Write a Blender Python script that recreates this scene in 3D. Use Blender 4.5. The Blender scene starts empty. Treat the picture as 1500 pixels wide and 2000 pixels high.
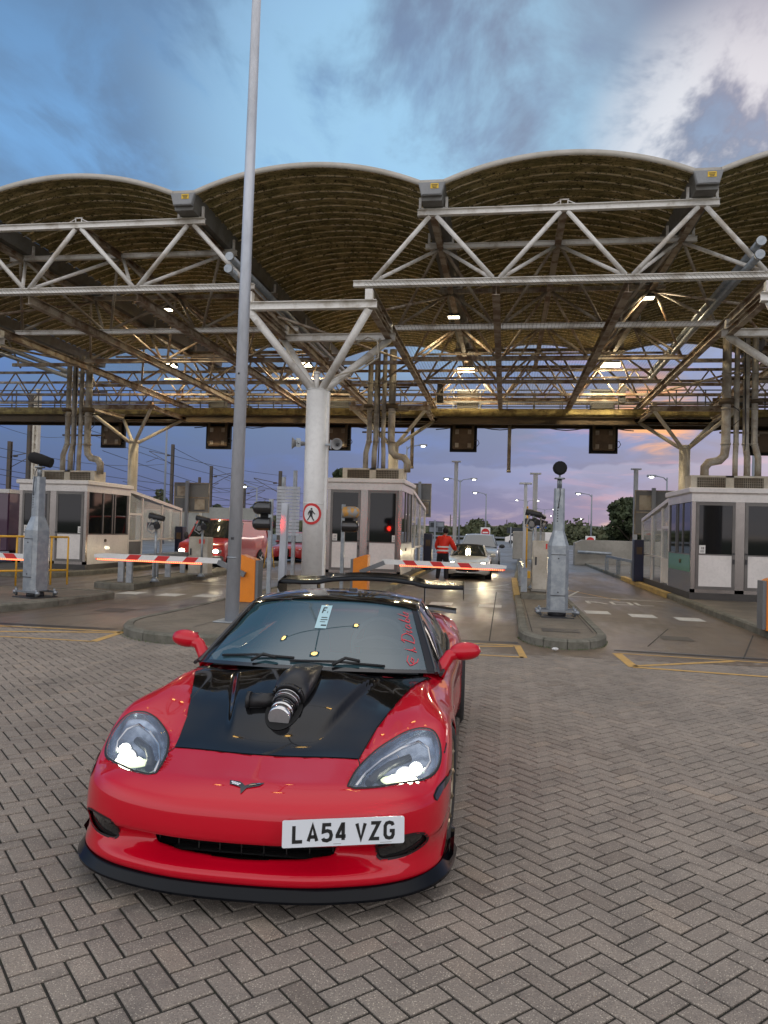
import bpy, bmesh, math, random
import numpy as np
from mathutils import Vector, Matrix
from mathutils.bvhtree import BVHTree
from mathutils.geometry import delaunay_2d_cdt
random.seed(7)
S = bpy.context.scene
COL = S.collection
R_ = math.radians

# ---------------------------------------------------------------- camera
def cam_axes(yaw, pitch, roll):
    cy, sy, cp, sp = math.cos(yaw), math.sin(yaw), math.cos(pitch), math.sin(pitch)
    f = Vector((-sy*cp, cy*cp, sp)); r = Vector((cy, sy, 0)); u = r.cross(f)
    cr, sr = math.cos(roll), math.sin(roll)
    return cr*r+sr*u, -sr*r+cr*u, f
cam = bpy.data.cameras.new('camera'); cam_o = bpy.data.objects.new('camera', cam); COL.objects.link(cam_o)
r_, u_, f_ = cam_axes(.157, .0229, .028)
cam_o.matrix_world = Matrix(((r_.x, u_.x, -f_.x, 0), (r_.y, u_.y, -f_.y, 0), (r_.z, u_.z, -f_.z, 1.68), (0, 0, 0, 1)))
cam.sensor_fit = 'VERTICAL'; cam.sensor_height = 36; cam.lens = 27; cam.clip_start = .05; cam.clip_end = 4000
S.camera = cam_o
S.render.resolution_x = 768; S.render.resolution_y = 1024
S.view_settings.view_transform = 'Standard'; S.view_settings.look = 'None'
S.view_settings.exposure = 0.0; S.view_settings.gamma = 1.0
S.cycles.max_bounces = 8; S.cycles.transparent_max_bounces = 16; S.cycles.glossy_bounces = 5
S.cycles.caustics_reflective = False; S.cycles.caustics_refractive = False
S.cycles.sample_clamp_indirect = 6.0

def lin(r, g, b):
    f = lambda c: ((c/255+.055)/1.055)**2.4 if c > 10 else c/255/12.92
    return (f(r), f(g), f(b), 1)

# ---------------------------------------------------------------- node helper
class NT:
    def __init__(s, tree): s.t = tree; s.n = tree.nodes; s.l = tree.links
    def new(s, typ, **kw):
        n = s.n.new(typ)
        for k, v in kw.items(): setattr(n, k, v)
        return n
    def put(s, sock, v):
        if isinstance(v, bpy.types.NodeSocket): s.l.new(v, sock)
        elif v is not None: sock.default_value = v
    def math(s, op, a, b=None, c=None, clamp=False):
        n = s.new('ShaderNodeMath', operation=op, use_clamp=clamp)
        s.put(n.inputs[0], a); s.put(n.inputs[1], b)
        if c is not None: s.put(n.inputs[2], c)
        return n.outputs[0]
    def mix(s, fac, a, b, mode='MIX'):
        n = s.new('ShaderNodeMix', data_type='RGBA', blend_type=mode, clamp_factor=True)
        s.put(n.inputs[0], fac); s.put(n.inputs[6], a); s.put(n.inputs[7], b)
        return n.outputs[2]
    def ramp(s, fac, stops, interp='LINEAR'):
        n = s.new('ShaderNodeValToRGB'); n.color_ramp.interpolation = interp
        e = n.color_ramp.elements
        while len(e) < len(stops): e.new(.5)
        for k, (p, c) in enumerate(stops):
            e[k].position = p; e[k].color = c if len(c) == 4 else (*c, 1)
        s.put(n.inputs[0], fac); return n.outputs[0]
    def noise(s, vec, scale, detail=4, rough=.55, out='Fac', dist=0):
        n = s.new('ShaderNodeTexNoise'); s.put(n.inputs['Vector'], vec)
        n.inputs['Scale'].default_value = scale; n.inputs['Detail'].default_value = detail
        n.inputs['Roughness'].default_value = rough; n.inputs['Distortion'].default_value = dist
        return n.outputs[out]
    def mapr(s, v, a, b, c=0, d=1, smooth=True):
        n = s.new('ShaderNodeMapRange', interpolation_type='SMOOTHSTEP' if smooth else 'LINEAR')
        s.put(n.inputs[0], v); n.inputs[1].default_value = a; n.inputs[2].default_value = b
        n.inputs[3].default_value = c; n.inputs[4].default_value = d
        return n.outputs[0]
    def mapping(s, vec, scale=(1, 1, 1), loc=(0, 0, 0), rot=(0, 0, 0)):
        n = s.new('ShaderNodeMapping'); s.put(n.inputs[0], vec)
        n.inputs['Scale'].default_value = scale; n.inputs['Location'].default_value = loc; n.inputs['Rotation'].default_value = rot
        return n.outputs[0]

# ---------------------------------------------------------------- world: dusk sky with broken cloud
W = bpy.data.worlds.new('World'); S.world = W; W.use_nodes = True
w = NT(W.node_tree); w.n.clear()
tc = w.new('ShaderNodeTexCoord').outputs['Generated']
sep = w.new('ShaderNodeSeparateXYZ'); w.put(sep.inputs[0], tc)
dx, dy, dz = sep.outputs
zc = w.math('MAXIMUM', dz, 0.0)
az = w.math('ARCTAN2', dx, dy)                     # 0 down the lanes, + to the right
side = w.mapr(az, -.60, .32)
left = w.ramp(zc, [(0, lin(100, 110, 158)), (.04, lin(78, 98, 152)), (.16, lin(92, 122, 180)), (.30, lin(112, 158, 208)), (.42, lin(118, 168, 220)), (.58, lin(100, 135, 175)), (1, lin(150, 165, 190))])
right = w.ramp(zc, [(0, lin(240, 200, 172)), (.03, lin(170, 165, 196)), (.07, lin(118, 134, 186)), (.20, lin(132, 152, 200)), (.36, lin(160, 188, 220)), (.50, lin(136, 158, 190)), (.60, lin(136, 146, 168)), (1, lin(170, 175, 190))])
base = w.mix(side, left, right)
# clouds laid on a layer high above: direction divided by height
inv = w.math('DIVIDE', 1.0, w.math('ADD', zc, .14))
cmb = w.new('ShaderNodeCombineXYZ'); w.put(cmb.inputs[0], w.math('MULTIPLY', dx, inv)); w.put(cmb.inputs[1], w.math('MULTIPLY', dy, inv)); w.put(cmb.inputs[2], 3.7)
cv = cmb.outputs[0]
n1 = w.noise(w.mapping(cv, (1.15, .8, 1), (.9, 2.3, 0)), 1.5, 7, .56, dist=.35)
n2 = w.noise(w.mapping(cv, (1, .6, 1), (5.2, 1.1, 0)), 3.2, 6, .6, dist=.3)
dark = w.mapr(n1, .38, .58)
darkc = w.mix(side, lin(102, 132, 168), lin(132, 138, 160))
darkc = w.mix(w.mapr(zc, .02, .22, 1, 0), darkc, w.mix(side, lin(80, 98, 146), lin(112, 122, 170)))

def spot(p, lo, hi):
    v = Vector(p).normalized(); d = w.new('ShaderNodeVectorMath', operation='DOT_PRODUCT')
    w.put(d.inputs[0], tc); d.inputs[1].default_value = v
    return w.mapr(d.outputs['Value'], lo, hi)
def pdir(px, py):
    return (f_+r_*((px-750)/1500)-u_*((py-1000)/1500))
dark = w.math('MAXIMUM', dark, w.math('MULTIPLY', spot(pdir(1230, 110), .95, .992), w.mapr(n2, .36, .52)))
dark = w.math('MAXIMUM', dark, w.math('MULTIPLY', spot(pdir(300, 200), .93, .99), w.mapr(n2, .44, .66)))
c1 = w.mix(w.math('MULTIPLY', dark, .9), base, darkc)
# thin bright cyan break above the roofs and the white glow to the right
brk = w.math('MULTIPLY', spot(pdir(800, 290), .950, .998), w.mapr(n2, .36, .60))
c2 = w.mix(w.math('MULTIPLY', brk, .85), c1, lin(168, 216, 246))
brk2 = w.math('MULTIPLY', spot(pdir(650, 80), .965, .998), w.mapr(n2, .46, .66))
c2 = w.mix(w.math('MULTIPLY', brk2, .5), c2, lin(150, 192, 232))
gl = w.math('MULTIPLY', spot(pdir(1420, 290), .985, .9990), w.mapr(n2, .47, .60))
c3 = w.mix(w.math('MULTIPLY', gl, .8), c2, lin(242, 243, 248))
pk = w.math('MULTIPLY', spot(pdir(1600, 60), .990, .9995), w.mapr(n2, .35, .55))
c3 = w.mix(w.math('MULTIPLY', pk, .16), c3, lin(230, 190, 190))
# sunset-lit streaks low in the sky at the right
st = w.noise(w.mapping(tc, (3.2, 3.2, 17)), 1.9, 6, .62, dist=.5)
orr = w.math('MULTIPLY', spot(pdir(1280, 812), .9982, .9998), w.mapr(st, .38, .52))
c4 = w.mix(orr, c3, lin(255, 178, 122))
pinkb = w.math('MULTIPLY', spot(pdir(1360, 830), .972, .998), w.mapr(st, .50, .62))
c4 = w.mix(w.math('MULTIPLY', pinkb, .35), c4, lin(226, 160, 175))
# low pale cloud bank with a soft lit upper edge
edge = w.math('ADD', w.math('MULTIPLY', w.math('SUBTRACT', w.noise(w.mapping(tc, (7, 7, 0)), 1.0, 4, .6), .5), .07), w.math('ADD', .085, w.math('MULTIPLY', az, .05)))
dif = w.math('SUBTRACT', edge, zc)
bank = w.math('MULTIPLY', w.mapr(dif, 0, .004), w.mapr(dif, .0, .045, 1, 0))
c5 = w.mix(w.math('MULTIPLY', w.math('MULTIPLY', bank, .45), w.mapr(az, -.25, .1)), c4, lin(160, 168, 205))
# the bright side of the dusk sky is overhead and behind the photographer
back = w.mapr(dy, .35, -.45)
hi = w.math('MAXIMUM', w.mapr(zc, .62, .92), back)
c5 = w.mix(w.math('MULTIPLY', hi, .75), c5, lin(205, 200, 196))
gain = w.math('ADD', 1.0, w.math('ADD', w.math('MULTIPLY', hi, 1.0), w.math('MULTIPLY', w.math('MULTIPLY', back, w.mapr(zc, .75, .45, 0, 1)), .55)))
lum = w.new('ShaderNodeVectorMath', operation='SCALE'); w.put(lum.inputs[0], c5); w.put(lum.inputs[3], gain)
sky = w.new('ShaderNodeTexSky', sky_type='NISHITA'); sky.sun_disc = False
sky.sun_elevation = R_(4); sky.sun_rotation = R_(28)
bg1 = w.new('ShaderNodeBackground'); w.put(bg1.inputs[0], sky.outputs[0]); bg1.inputs[1].default_value = .012
bg2 = w.new('ShaderNodeBackground'); w.put(bg2.inputs[0], lum.outputs[0]); bg2.inputs[1].default_value = 1.0
ad = w.new('ShaderNodeAddShader'); w.l.new(bg1.outputs[0], ad.inputs[0]); w.l.new(bg2.outputs[0], ad.inputs[1])
wo = w.new('ShaderNodeOutputWorld'); w.l.new(ad.outputs[0], wo.inputs[0])

sun = bpy.data.lights.new('sun', 'SUN'); sun.energy = .5; sun.angle = R_(20); sun.color = (1, .86, .74)
sun_o = bpy.data.objects.new('sun', sun); COL.objects.link(sun_o)
sd = Vector((math.sin(R_(28))*math.cos(R_(16)), math.cos(R_(28))*math.cos(R_(16)), math.sin(R_(16))))
sun_o.rotation_euler = sd.to_track_quat('Z', 'Y').to_euler(); sun_o.location = (8, 40, 30)

# ---------------------------------------------------------------- materials
MATS = {}
def mat(name, col, rough=.6, metal=0, var=0, vscale=3, col2=None, bump=0, bscale=40, coat=0, emit=None, estr=0, trans=0, alpha=1, spec=.5, stretch=(1, 1, 1), lo=.35, hi=.65, rvar=0, ior=1.5, fine_=.10):
    m = bpy.data.materials.new(name); m.use_nodes = True
    t = NT(m.node_tree); b = t.n['Principled BSDF']
    c = col if len(col) == 4 else (*col, 1)
    b.inputs['Roughness'].default_value = rough; b.inputs['Metallic'].default_value = metal
    b.inputs['Specular IOR Level'].default_value = spec; b.inputs['IOR'].default_value = ior
    if coat: b.inputs['Coat Weight'].default_value = coat; b.inputs['Coat Roughness'].default_value = .03
    if trans: b.inputs['Transmission Weight'].default_value = trans
    if alpha < 1: b.inputs['Alpha'].default_value = alpha
    if emit: b.inputs['Emission Color'].default_value = (*emit[:3], 1); b.inputs['Emission Strength'].default_value = estr
    gc = t.new('ShaderNodeNewGeometry').outputs['Position'] if (var or bump or rvar) else None
    if gc is not None:
        gc = t.mapping(gc, stretch)
    if var:
        c2 = col2 or tuple(x*.5 for x in c[:3])
        c2 = c2 if len(c2) == 4 else (*c2, 1)
        n = t.noise(gc, vscale, 6, .6, dist=.2)
        fac = t.math('MULTIPLY', t.mapr(n, lo, hi), var)
        fine = t.noise(gc, vscale*9, 3, .6)
        cc = t.mix(fac, c, c2)
        cc = t.mix(t.math('MULTIPLY', t.mapr(fine, .4, .75), fine_), cc, (0.02, .018, .015, 1))
        t.put(b.inputs['Base Color'], cc)
    else: b.inputs['Base Color'].default_value = c
    if rvar:
        t.put(b.inputs['Roughness'], t.mapr(t.noise(gc, vscale*1.3, 4, .6), .3, .7, rough-rvar, rough+rvar))
    if bump:
        bn = t.new('ShaderNodeBump'); bn.inputs['Strength'].default_value = bump; bn.inputs['Distance'].default_value = .01
        t.put(bn.inputs['Height'], t.noise(gc, bscale, 4, .6)); t.l.new(bn.outputs[0], b.inputs['Normal'])
    MATS[name] = m; return m

# ---------------------------------------------------------------- tagging and mesh building
def tag(o, label=None, cat=None, group=None, kind=None):
    if label: o['label'] = label
    if cat: o['category'] = cat
    if group: o['group'] = group
    if kind: o['kind'] = kind
    return o
def empty(name, loc, label, cat, group=None, rz=0):
    o = bpy.data.objects.new(name, None); COL.objects.link(o); o.location = loc; o.rotation_euler = (0, 0, rz)
    o.empty_display_size = .2
    return tag(o, label, cat, group)
def link(name, me, parent=None):
    o = bpy.data.objects.new(name, me); COL.objects.link(o)
    if parent is not None: o.parent = parent
    return o
class MB:
    def __init__(s): s.v = []; s.f = []; s.mi = []; s.sm = []; s.m = 0
    def add(s, vs, fs, smooth=False):
        o = len(s.v); s.v += [tuple(p) for p in vs]
        for f in fs: s.f.append(tuple(i+o for i in f)); s.mi.append(s.m); s.sm.append(smooth)
        return s
    def box(s, x0, y0, z0, x1, y1, z1):
        v = [(x0, y0, z0), (x1, y0, z0), (x1, y1, z0), (x0, y1, z0), (x0, y0, z1), (x1, y0, z1), (x1, y1, z1), (x0, y1, z1)]
        return s.add(v, [(0, 3, 2, 1), (4, 5, 6, 7), (0, 1, 5, 4), (1, 2, 6, 5), (2, 3, 7, 6), (3, 0, 4, 7)])
    def bbox(s, x0, y0, z0, x1, y1, z1, b=.01):
        # box with bevelled vertical edges and top
        v = []; f = []
        def ring(i, z): return [(x0+i+b*0, y0+i, z)]
        pts = lambda k, c: [(x0+k+c, y0+k), (x1-k-c, y0+k), (x1-k, y0+k+c), (x1-k, y1-k-c), (x1-k-c, y1-k), (x0+k+c, y1-k), (x0+k, y1-k-c), (x0+k, y0+k+c)]
        rings = [(b, b, z0), (0, b, z0+b), (0, b, z1-b), (b, b, z1)]
        for k, c, z in rings: v += [(p[0], p[1], z) for p in pts(k, c)]
        for r in range(3):
            for i in range(8): j = (i+1) % 8; f.append((r*8+i, r*8+j, (r+1)*8+j, (r+1)*8+i))
        f.append(tuple(reversed(range(8)))); f.append(tuple(range(24, 32)))
        return s.add(v, f)
    def frame(s, p0, p1, up=(0, 0, 1)):
        p0 = Vector(p0); p1 = Vector(p1); d = (p1-p0).normalized(); u = Vector(up)
        if abs(d.dot(u)) > .98: u = Vector((0, 1, 0))
        a = d.cross(u).normalized(); b = a.cross(d).normalized()
        return p0, p1, a, b
    def beam(s, p0, p1, w, h, up=(0, 0, 1)):
        p0, p1, a, b = s.frame(p0, p1, up); a = a*w/2; b = b*h/2
        v = [p0-a-b, p0+a-b, p0+a+b, p0-a+b, p1-a-b, p1+a-b, p1+a+b, p1-a+b]
        return s.add(v, [(0, 3, 2, 1), (4, 5, 6, 7), (0, 1, 5, 4), (1, 2, 6, 5), (2, 3, 7, 6), (3, 0, 4, 7)])
    def ibeam(s, p0, p1, w, h, up=(0, 0, 1), t=.012):
        p0, p1, a, b = s.frame(p0, p1, up)
        pr = [(-w/2, -h/2), (w/2, -h/2), (w/2, -h/2+t), (t/2, -h/2+t), (t/2, h/2-t), (w/2, h/2-t), (w/2, h/2), (-w/2, h/2), (-w/2, h/2-t), (-t/2, h/2-t), (-t/2, -h/2+t), (-w/2, -h/2+t)]
        n = len(pr); v = [p0+a*x+b*y for x, y in pr]+[p1+a*x+b*y for x, y in pr]
        f = [(i, (i+1) % n, n+(i+1) % n, n+i) for i in range(n)]
        return s.add(v, f+[tuple(reversed(range(n))), tuple(range(n, 2*n))])
    def tube(s, p0, p1, r, n=8, r1=None, cap=True):
        p0, p1, a, b = s.frame(p0, p1); r1 = r if r1 is None else r1
        v = [p0+(a*math.cos(t)+b*math.sin(t))*r for t in [2*math.pi*i/n for i in range(n)]]
        v += [p1+(a*math.cos(t)+b*math.sin(t))*r1 for t in [2*math.pi*i/n for i in range(n)]]
        s.add(v, [(i, (i+1) % n, n+(i+1) % n, n+i) for i in range(n)], True)
        if cap: s.add(v, [tuple(reversed(range(n))), tuple(range(n, 2*n))])
        return s
    def path(s, pts, r, n=8, cap=True):
        pts = [Vector(p) for p in pts]; rs = r if isinstance(r, (list, tuple)) else [r]*len(pts)
        v = []; pa = None
        for i, p in enumerate(pts):
            d = ((pts[min(i+1, len(pts)-1)]-p).normalized()+(p-pts[max(i-1, 0)]).normalized()).normalized()
            if pa is None:
                u = Vector((0, 0, 1)) if abs(d.z) < .9 else Vector((0, 1, 0)); a = d.cross(u).normalized()
            else: a = (pa-d*pa.dot(d)).normalized()
            pa = a; b = a.cross(d)
            v += [p+(a*math.cos(2*math.pi*k/n)+b*math.sin(2*math.pi*k/n))*rs[i] for k in range(n)]
        f = []
        for i in range(len(pts)-1):
            for k in range(n): f.append((i*n+k, i*n+(k+1) % n, (i+1)*n+(k+1) % n, (i+1)*n+k))
        s.add(v, f, True)
        if cap: m = len(pts)-1; s.add(v, [tuple(reversed(range(n))), tuple(range(m*n, m*n+n))])
        return s
    def lathe(s, o, prof, n=16, axis='Z', smooth=True):
        # prof: (r, h) along the axis
        v = []
        for r, h in prof:
            for k in range(n):
                t = 2*math.pi*k/n; c, q = r*math.cos(t), r*math.sin(t)
                p = {'Z': (c, q, h), 'Y': (c, h, q), 'X': (h, c, q)}[axis]
                v.append((o[0]+p[0], o[1]+p[1], o[2]+p[2]))
        f = [(i*n+k, i*n+(k+1) % n, (i+1)*n+(k+1) % n, (i+1)*n+k) for i in range(len(prof)-1) for k in range(n)]
        return s.add(v, f, smooth)
    def prism(s, poly, a, b, axis='Z', caps=True):
        # extrude a 2D polygon between a and b along an axis
        def P(p, h): return {'Z': (p[0], p[1], h), 'Y': (p[0], h, p[1]), 'X': (h, p[0], p[1])}[axis]
        n = len(poly); v = [P(p, a) for p in poly]+[P(p, b) for p in poly]
        f = [(i, (i+1) % n, n+(i+1) % n, n+i) for i in range(n)]
        if caps: f += [tuple(reversed(range(n))), tuple(range(n, 2*n))]
        return s.add(v, f)
    def grid(s, rows, smooth=True, close=False):
        m = len(rows[0]); v = [p for r in rows for p in r]; f = []
        for i in range(len(rows)-1):
            for j in range(m if close else m-1):
                k = (j+1) % m; f.append((i*m+j, i*m+k, (i+1)*m+k, (i+1)*m+j))
        return s.add(v, f, smooth)
    def ball(s, c, rx, ry=None, rz=None, n=12, m=8):
        ry = ry or rx; rz = rz or rx; rows = []
        for i in range(m+1):
            t = math.pi*i/m
            rows.append([(c[0]+rx*math.sin(t)*math.cos(2*math.pi*k/n), c[1]+ry*math.sin(t)*math.sin(2*math.pi*k/n), c[2]+rz*math.cos(t)) for k in range(n)])
        return s.grid(rows, True, True)
    def use(s, k): s.m = k; return s
    def build(s, name, mats, parent=None, label=None, fixn=True, bevel=0):
        me = bpy.data.meshes.new(name); me.from_pydata(s.v, [], s.f)
        for m in (mats if isinstance(mats, (list, tuple)) else [mats]): me.materials.append(MATS[m] if isinstance(m, str) else m)
        me.polygons.foreach_set('material_index', s.mi); me.polygons.foreach_set('use_smooth', s.sm)
        if fixn:
            bm = bmesh.new(); bm.from_mesh(me); bmesh.ops.remove_doubles(bm, verts=bm.verts, dist=1e-5)
            bmesh.ops.recalc_face_normals(bm, faces=bm.faces)
            if bevel: bmesh.ops.bevel(bm, geom=bm.edges[:], offset=bevel, segments=2, affect='EDGES', clamp_overlap=True)
            bm.to_mesh(me); bm.free()
        me.validate(); me.update()
        o = link(name, me, parent)
        if label: o['label'] = label
        return o
def copy_tree(o, parent=None):
    c = o.copy(); COL.objects.link(c)
    if parent is not None: c.parent = parent
    for ch in list(o.children): copy_tree(ch, c)
    return c
def place(proto, loc, label, rz=None):
    c = copy_tree(proto); c.location = loc; c['label'] = label
    if rz is not None: c.rotation_euler = (0, 0, rz)
    return c
def text_mesh(name, body, size, m, parent, loc, rot, extrude=.001, shear=0, align='LEFT', bold=0, sx=1):
    cu = bpy.data.curves.new(name, 'FONT'); cu.body = body; cu.size = size; cu.extrude = extrude; cu.shear = shear
    cu.align_x = align; cu.offset = bold
    tmp = bpy.data.objects.new('tmp', cu); COL.objects.link(tmp)
    bpy.context.view_layer.update()
    me = bpy.data.meshes.new_from_object(tmp.evaluated_get(bpy.context.evaluated_depsgraph_get()))
    bpy.data.objects.remove(tmp); me.materials.clear(); me.materials.append(MATS[m])
    for p in me.polygons: p.material_index = 0
    o = link(name, me, parent); o.location = loc; o.rotation_euler = rot; o.scale = (sx, 1, 1); return o

# common materials
mat('white_steel', (.78, .76, .72), .45, var=.75, vscale=2.3, col2=(.40, .345, .27), bump=.15, lo=.48, hi=.68)
mat('rusty_steel', (.46, .40, .32), .6, var=.9, vscale=2.4, col2=(.16, .085, .04), bump=.3, lo=.40, hi=.62)
mat('old_steel', (.40, .36, .29), .6, var=.9, vscale=1.4, col2=(.14, .09, .05), bump=.3)
mat('galv', (.36, .39, .41), .42, metal=.55, var=.7, vscale=7, col2=(.22, .25, .28), bump=.1, rvar=.1)
mat('galv_pole', (.56, .59, .64), .45, metal=.3, var=.5, vscale=2.2, col2=(.30, .33, .37), stretch=(1, 1, .3))
mat('dark_metal', (.03, .03, .033), .5)
mat('black', (.012, .012, .013), .45)
mat('matte_black', (.008, .008, .008), .9)
mat('grey_paint', (.16, .17, .18), .5, var=.3, vscale=3)
mat('mid_grey', (.30, .30, .30), .55, var=.3, vscale=4)
mat('brown_board', (.13, .085, .05), .7, var=.6, vscale=3, col2=(.06, .04, .025))
mat('cream', (.56, .52, .44), .55, var=.6, vscale=2.2, col2=(.33, .28, .2), bump=.1)
mat('orange', (.80, .24, .008), .38, var=.25, vscale=5, col2=(.6, .16, .006), coat=.2)
mat('yellow', (.72, .40, .03), .5, var=.4, vscale=4, col2=(.45, .24, .03))
mat('white', (.76, .76, .74), .5, var=.15, vscale=4)
mat('red', (.55, .02, .02), .45)
mat('concrete', (.30, .285, .25), .85, var=.6, vscale=.9, col2=(.17, .16, .13), bump=.4)
# ================================================================ ground
def surf(name, col, col2, col3, rough, scale, bump=.3, wet=0, speck=0, stretch=(1, 1, 1)):
    m = bpy.data.materials.new(name); m.use_nodes = True; t = NT(m.node_tree); b = t.n['Principled BSDF']
    P = t.new('ShaderNodeNewGeometry').outputs['Position']
    n = t.noise(t.mapping(P, stretch), scale, 6, .6, dist=.4); n2 = t.noise(P, scale*6, 5, .65); f = t.noise(P, 160, 2, .6)
    c = t.mix(t.mapr(n, .36, .64), col, col2); c = t.mix(t.math('MULTIPLY', t.mapr(n2, .45, .7), .5), c, col3)
    sp = t.new('ShaderNodeTexVoronoi'); t.put(sp.inputs['Vector'], P); sp.inputs['Scale'].default_value = 95
    if speck:
        c = t.mix(t.math('MULTIPLY', t.mapr(sp.outputs['Distance'], .12, .30, 1, 0), speck), c, (.62, .56, .46, 1))
        c = t.mix(t.math('MULTIPLY', t.mapr(f, .42, .72), .45), c, (.03, .028, .026, 1))
    t.put(b.inputs['Base Color'], c)
    if wet: t.put(b.inputs['Roughness'], t.mapr(t.noise(t.mapping(P, (1, .25, 1)), .55, 4, .6), .38, .62, rough-wet, rough))
    else: b.inputs['Roughness'].default_value = rough
    bn = t.new('ShaderNodeBump'); bn.inputs['Strength'].default_value = bump; bn.inputs['Distance'].default_value = .006
    t.put(bn.inputs['Height'], t.math('ADD', t.math('MULTIPLY', f, .7), t.noise(P, 30, 4, .6))); t.l.new(bn.outputs[0], b.inputs['Normal'])
    MATS[name] = m; return t, b, c
c_ = lambda *a: (*a, 1)
surf('lane', c_(.165, .125, .090), c_(.115, .088, .066), c_(.075, .06, .048), .58, .5, .45, wet=.27, stretch=(1, .3, 1))
surf('tarmac', c_(.14, .14, .14), c_(.11, .11, .11), c_(.08, .08, .08), .6, .3, .2, wet=.2)
surf('kerb', c_(.20, .19, .155), c_(.12, .115, .09), c_(.06, .065, .045), .85, 1.6, .6)
surf('island_top', c_(.21, .18, .14), c_(.15, .13, .10), c_(.10, .09, .065), .8, .8, .5, speck=.15)
surf('yellow_kerb', c_(.50, .34, .10), c_(.40, .27, .09), c_(.2, .15, .08), .75, 2, .4)
surf('line_white', c_(.62, .62, .60), c_(.52, .52, .50), c_(.35, .33, .30), .6, 3, .2)
surf('line_yellow', c_(.60, .36, .10), c_(.50, .31, .10), c_(.28, .20, .12), .65, 3, .2)
surf('grass', c_(.07, .10, .03), c_(.10, .12, .04), c_(.05, .07, .02), .9, .2, .3)
surf('joint', c_(.025, .022, .018), c_(.018, .017, .013), c_(.022, .032, .01), .95, 3, .6)
t, b, c = surf('brick', c_(.31, .268, .228), c_(.255, .222, .19), c_(.165, .145, .128), .8, .7, 1.0, speck=1.0)
at = t.new('ShaderNodeAttribute', attribute_name='tone'); at.attribute_type = 'GEOMETRY'
t.put(b.inputs['Base Color'], t.mix(1.0, c, t.ramp(at.outputs['Fac'], [(0, (.80, .76, .72)), (.06, (.92, .89, .86)), (.5, (1, .985, .96)), (.94, (1.06, 1.03, .99)), (1, (1.14, 1.06, .97))]), 'MULTIPLY'))

# one wide sheet reaching the horizon, then flush sheets 4 mm apart
MB().grid([[(-2500, -2500, -.012), (2500, -2500, -.012)], [(-2500, 2500, -.012), (2500, 2500, -.012)]], False).build('ground', 'grass')
tag(bpy.data.objects['ground'], kind='structure')
MB().grid([[(-45, 10.0, -.004), (24, 10.0, -.004)], [(-60, 420, -.004), (30, 420, -.004)]], False).build('road', 'tarmac')
tag(bpy.data.objects['road'], kind='structure')
MB().grid([[(-30, 10.9, 0), (14, 10.9, 0)], [(-30, 36, 0), (14, 36, 0)]], False).build('lane_surface', 'lane')
tag(bpy.data.objects['lane_surface'], kind='structure')
MB().grid([[(-30, -30, -.010), (14, -30, -.010)], [(-30, 10.9, -.010), (14, 10.9, -.010)]], False).build('paving_bed', 'joint')
tag(bpy.data.objects['paving_bed'], kind='structure')

def in_island(x, y):
    # pavers give way to the round ends of the islands
    return False
def pavers():
    U = .1; G = .0056; B = .007
    q = math.sqrt(.5); V = []; F = []; T = []
    rng = random.Random(3)
    for a in range(-160, 240):
        for bb in range(-60, 240):
            k = (a-bb) % 4
            if k == 0: w_, h_ = 2, 1
            elif k == 3: w_, h_ = 1, 2
            else: continue
            cx = ((a+w_/2)-(bb+h_/2))*q*U; cy = ((a+w_/2)+(bb+h_/2))*q*U
            if not (-13 < cx < 9.5 and .9 < cy < 11.2): continue
            if cy > 11.28: continue
            tz = rng.uniform(-.0016, .0012); tx = rng.uniform(-.008, .008); ty = rng.uniform(-.008, .008)
            o = len(V)
            for ins, z in ((G, -.012), (G, -.005), (G+B, -.0006)):
                for (sx, sy) in ((-1, -1), (1, -1), (1, 1), (-1, 1)):
                    lx = sx*(w_*U/2-ins); ly = sy*(h_*U/2-ins)
                    V.append((cx+(lx-ly)*q, cy+(lx+ly)*q, z+tz+lx*tx+ly*ty))
            for r in (0, 4):
                for i in range(4): F.append((o+r+i, o+r+(i+1) % 4, o+r+4+(i+1) % 4, o+r+4+i))
            F.append((o+8, o+9, o+10, o+11))
            tn = rng.random()
            T += [tn]*9
    me = bpy.data.meshes.new('paving'); me.from_pydata(V, [], F); me.materials.append(MATS['brick'])
    at = me.attributes.new('tone', 'FLOAT', 'FACE'); at.data.foreach_set('value', T)
    me.update(); return tag(link('paving', me), kind='structure')
pavers()
# plain pavers outside the part the camera sees close up
m_ = MATS['brick']
for nm, x0, y0, x1, y1 in (('paving_outer', -30, -30, 14, .95),):
    tag(MB().grid([[(x0, y0, -.002), (x1, y0, -.002)], [(x0, y1, -.002), (x1, y1, -.002)]], False).build(nm, 'brick'), kind='structure')

# drainage channel between the pavers and the lanes
def strip(pts, wd, z, name, m, closed=False):
    mb = MB(); pts = [Vector((p[0], p[1], z)) for p in pts]; L = []; Rr = []
    for i, p in enumerate(pts):
        d = (pts[min(i+1, len(pts)-1)]-pts[max(i-1, 0)]).normalized(); n = Vector((-d.y, d.x, 0))*wd/2
        L.append(p+n); Rr.append(p-n)
    mb.grid([L, Rr], False); return mb
tag(strip([(-30, 11.2), (-6.0, 11.28)], .16, .004, '', '').build('drain_channel', 'dark_metal'), kind='structure')
tag(strip([(-3.0, 11.85), (.24, 12.0)], .16, .004, '', '').build('drain_channel', 'dark_metal'), kind='structure')
tag(strip([(1.62, 11.72), (9, 11.1)], .12, .004, '', '').build('drain_channel', 'dark_metal'), kind='structure')
MATS['drain_steel'] = mat('drain_steel', (.25, .27, .29), .35, metal=.7)
tag(strip([(1.62, 11.81), (9, 11.19)], .035, .006, '', '').build('drain_edge', 'drain_steel'), kind='structure')
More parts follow.
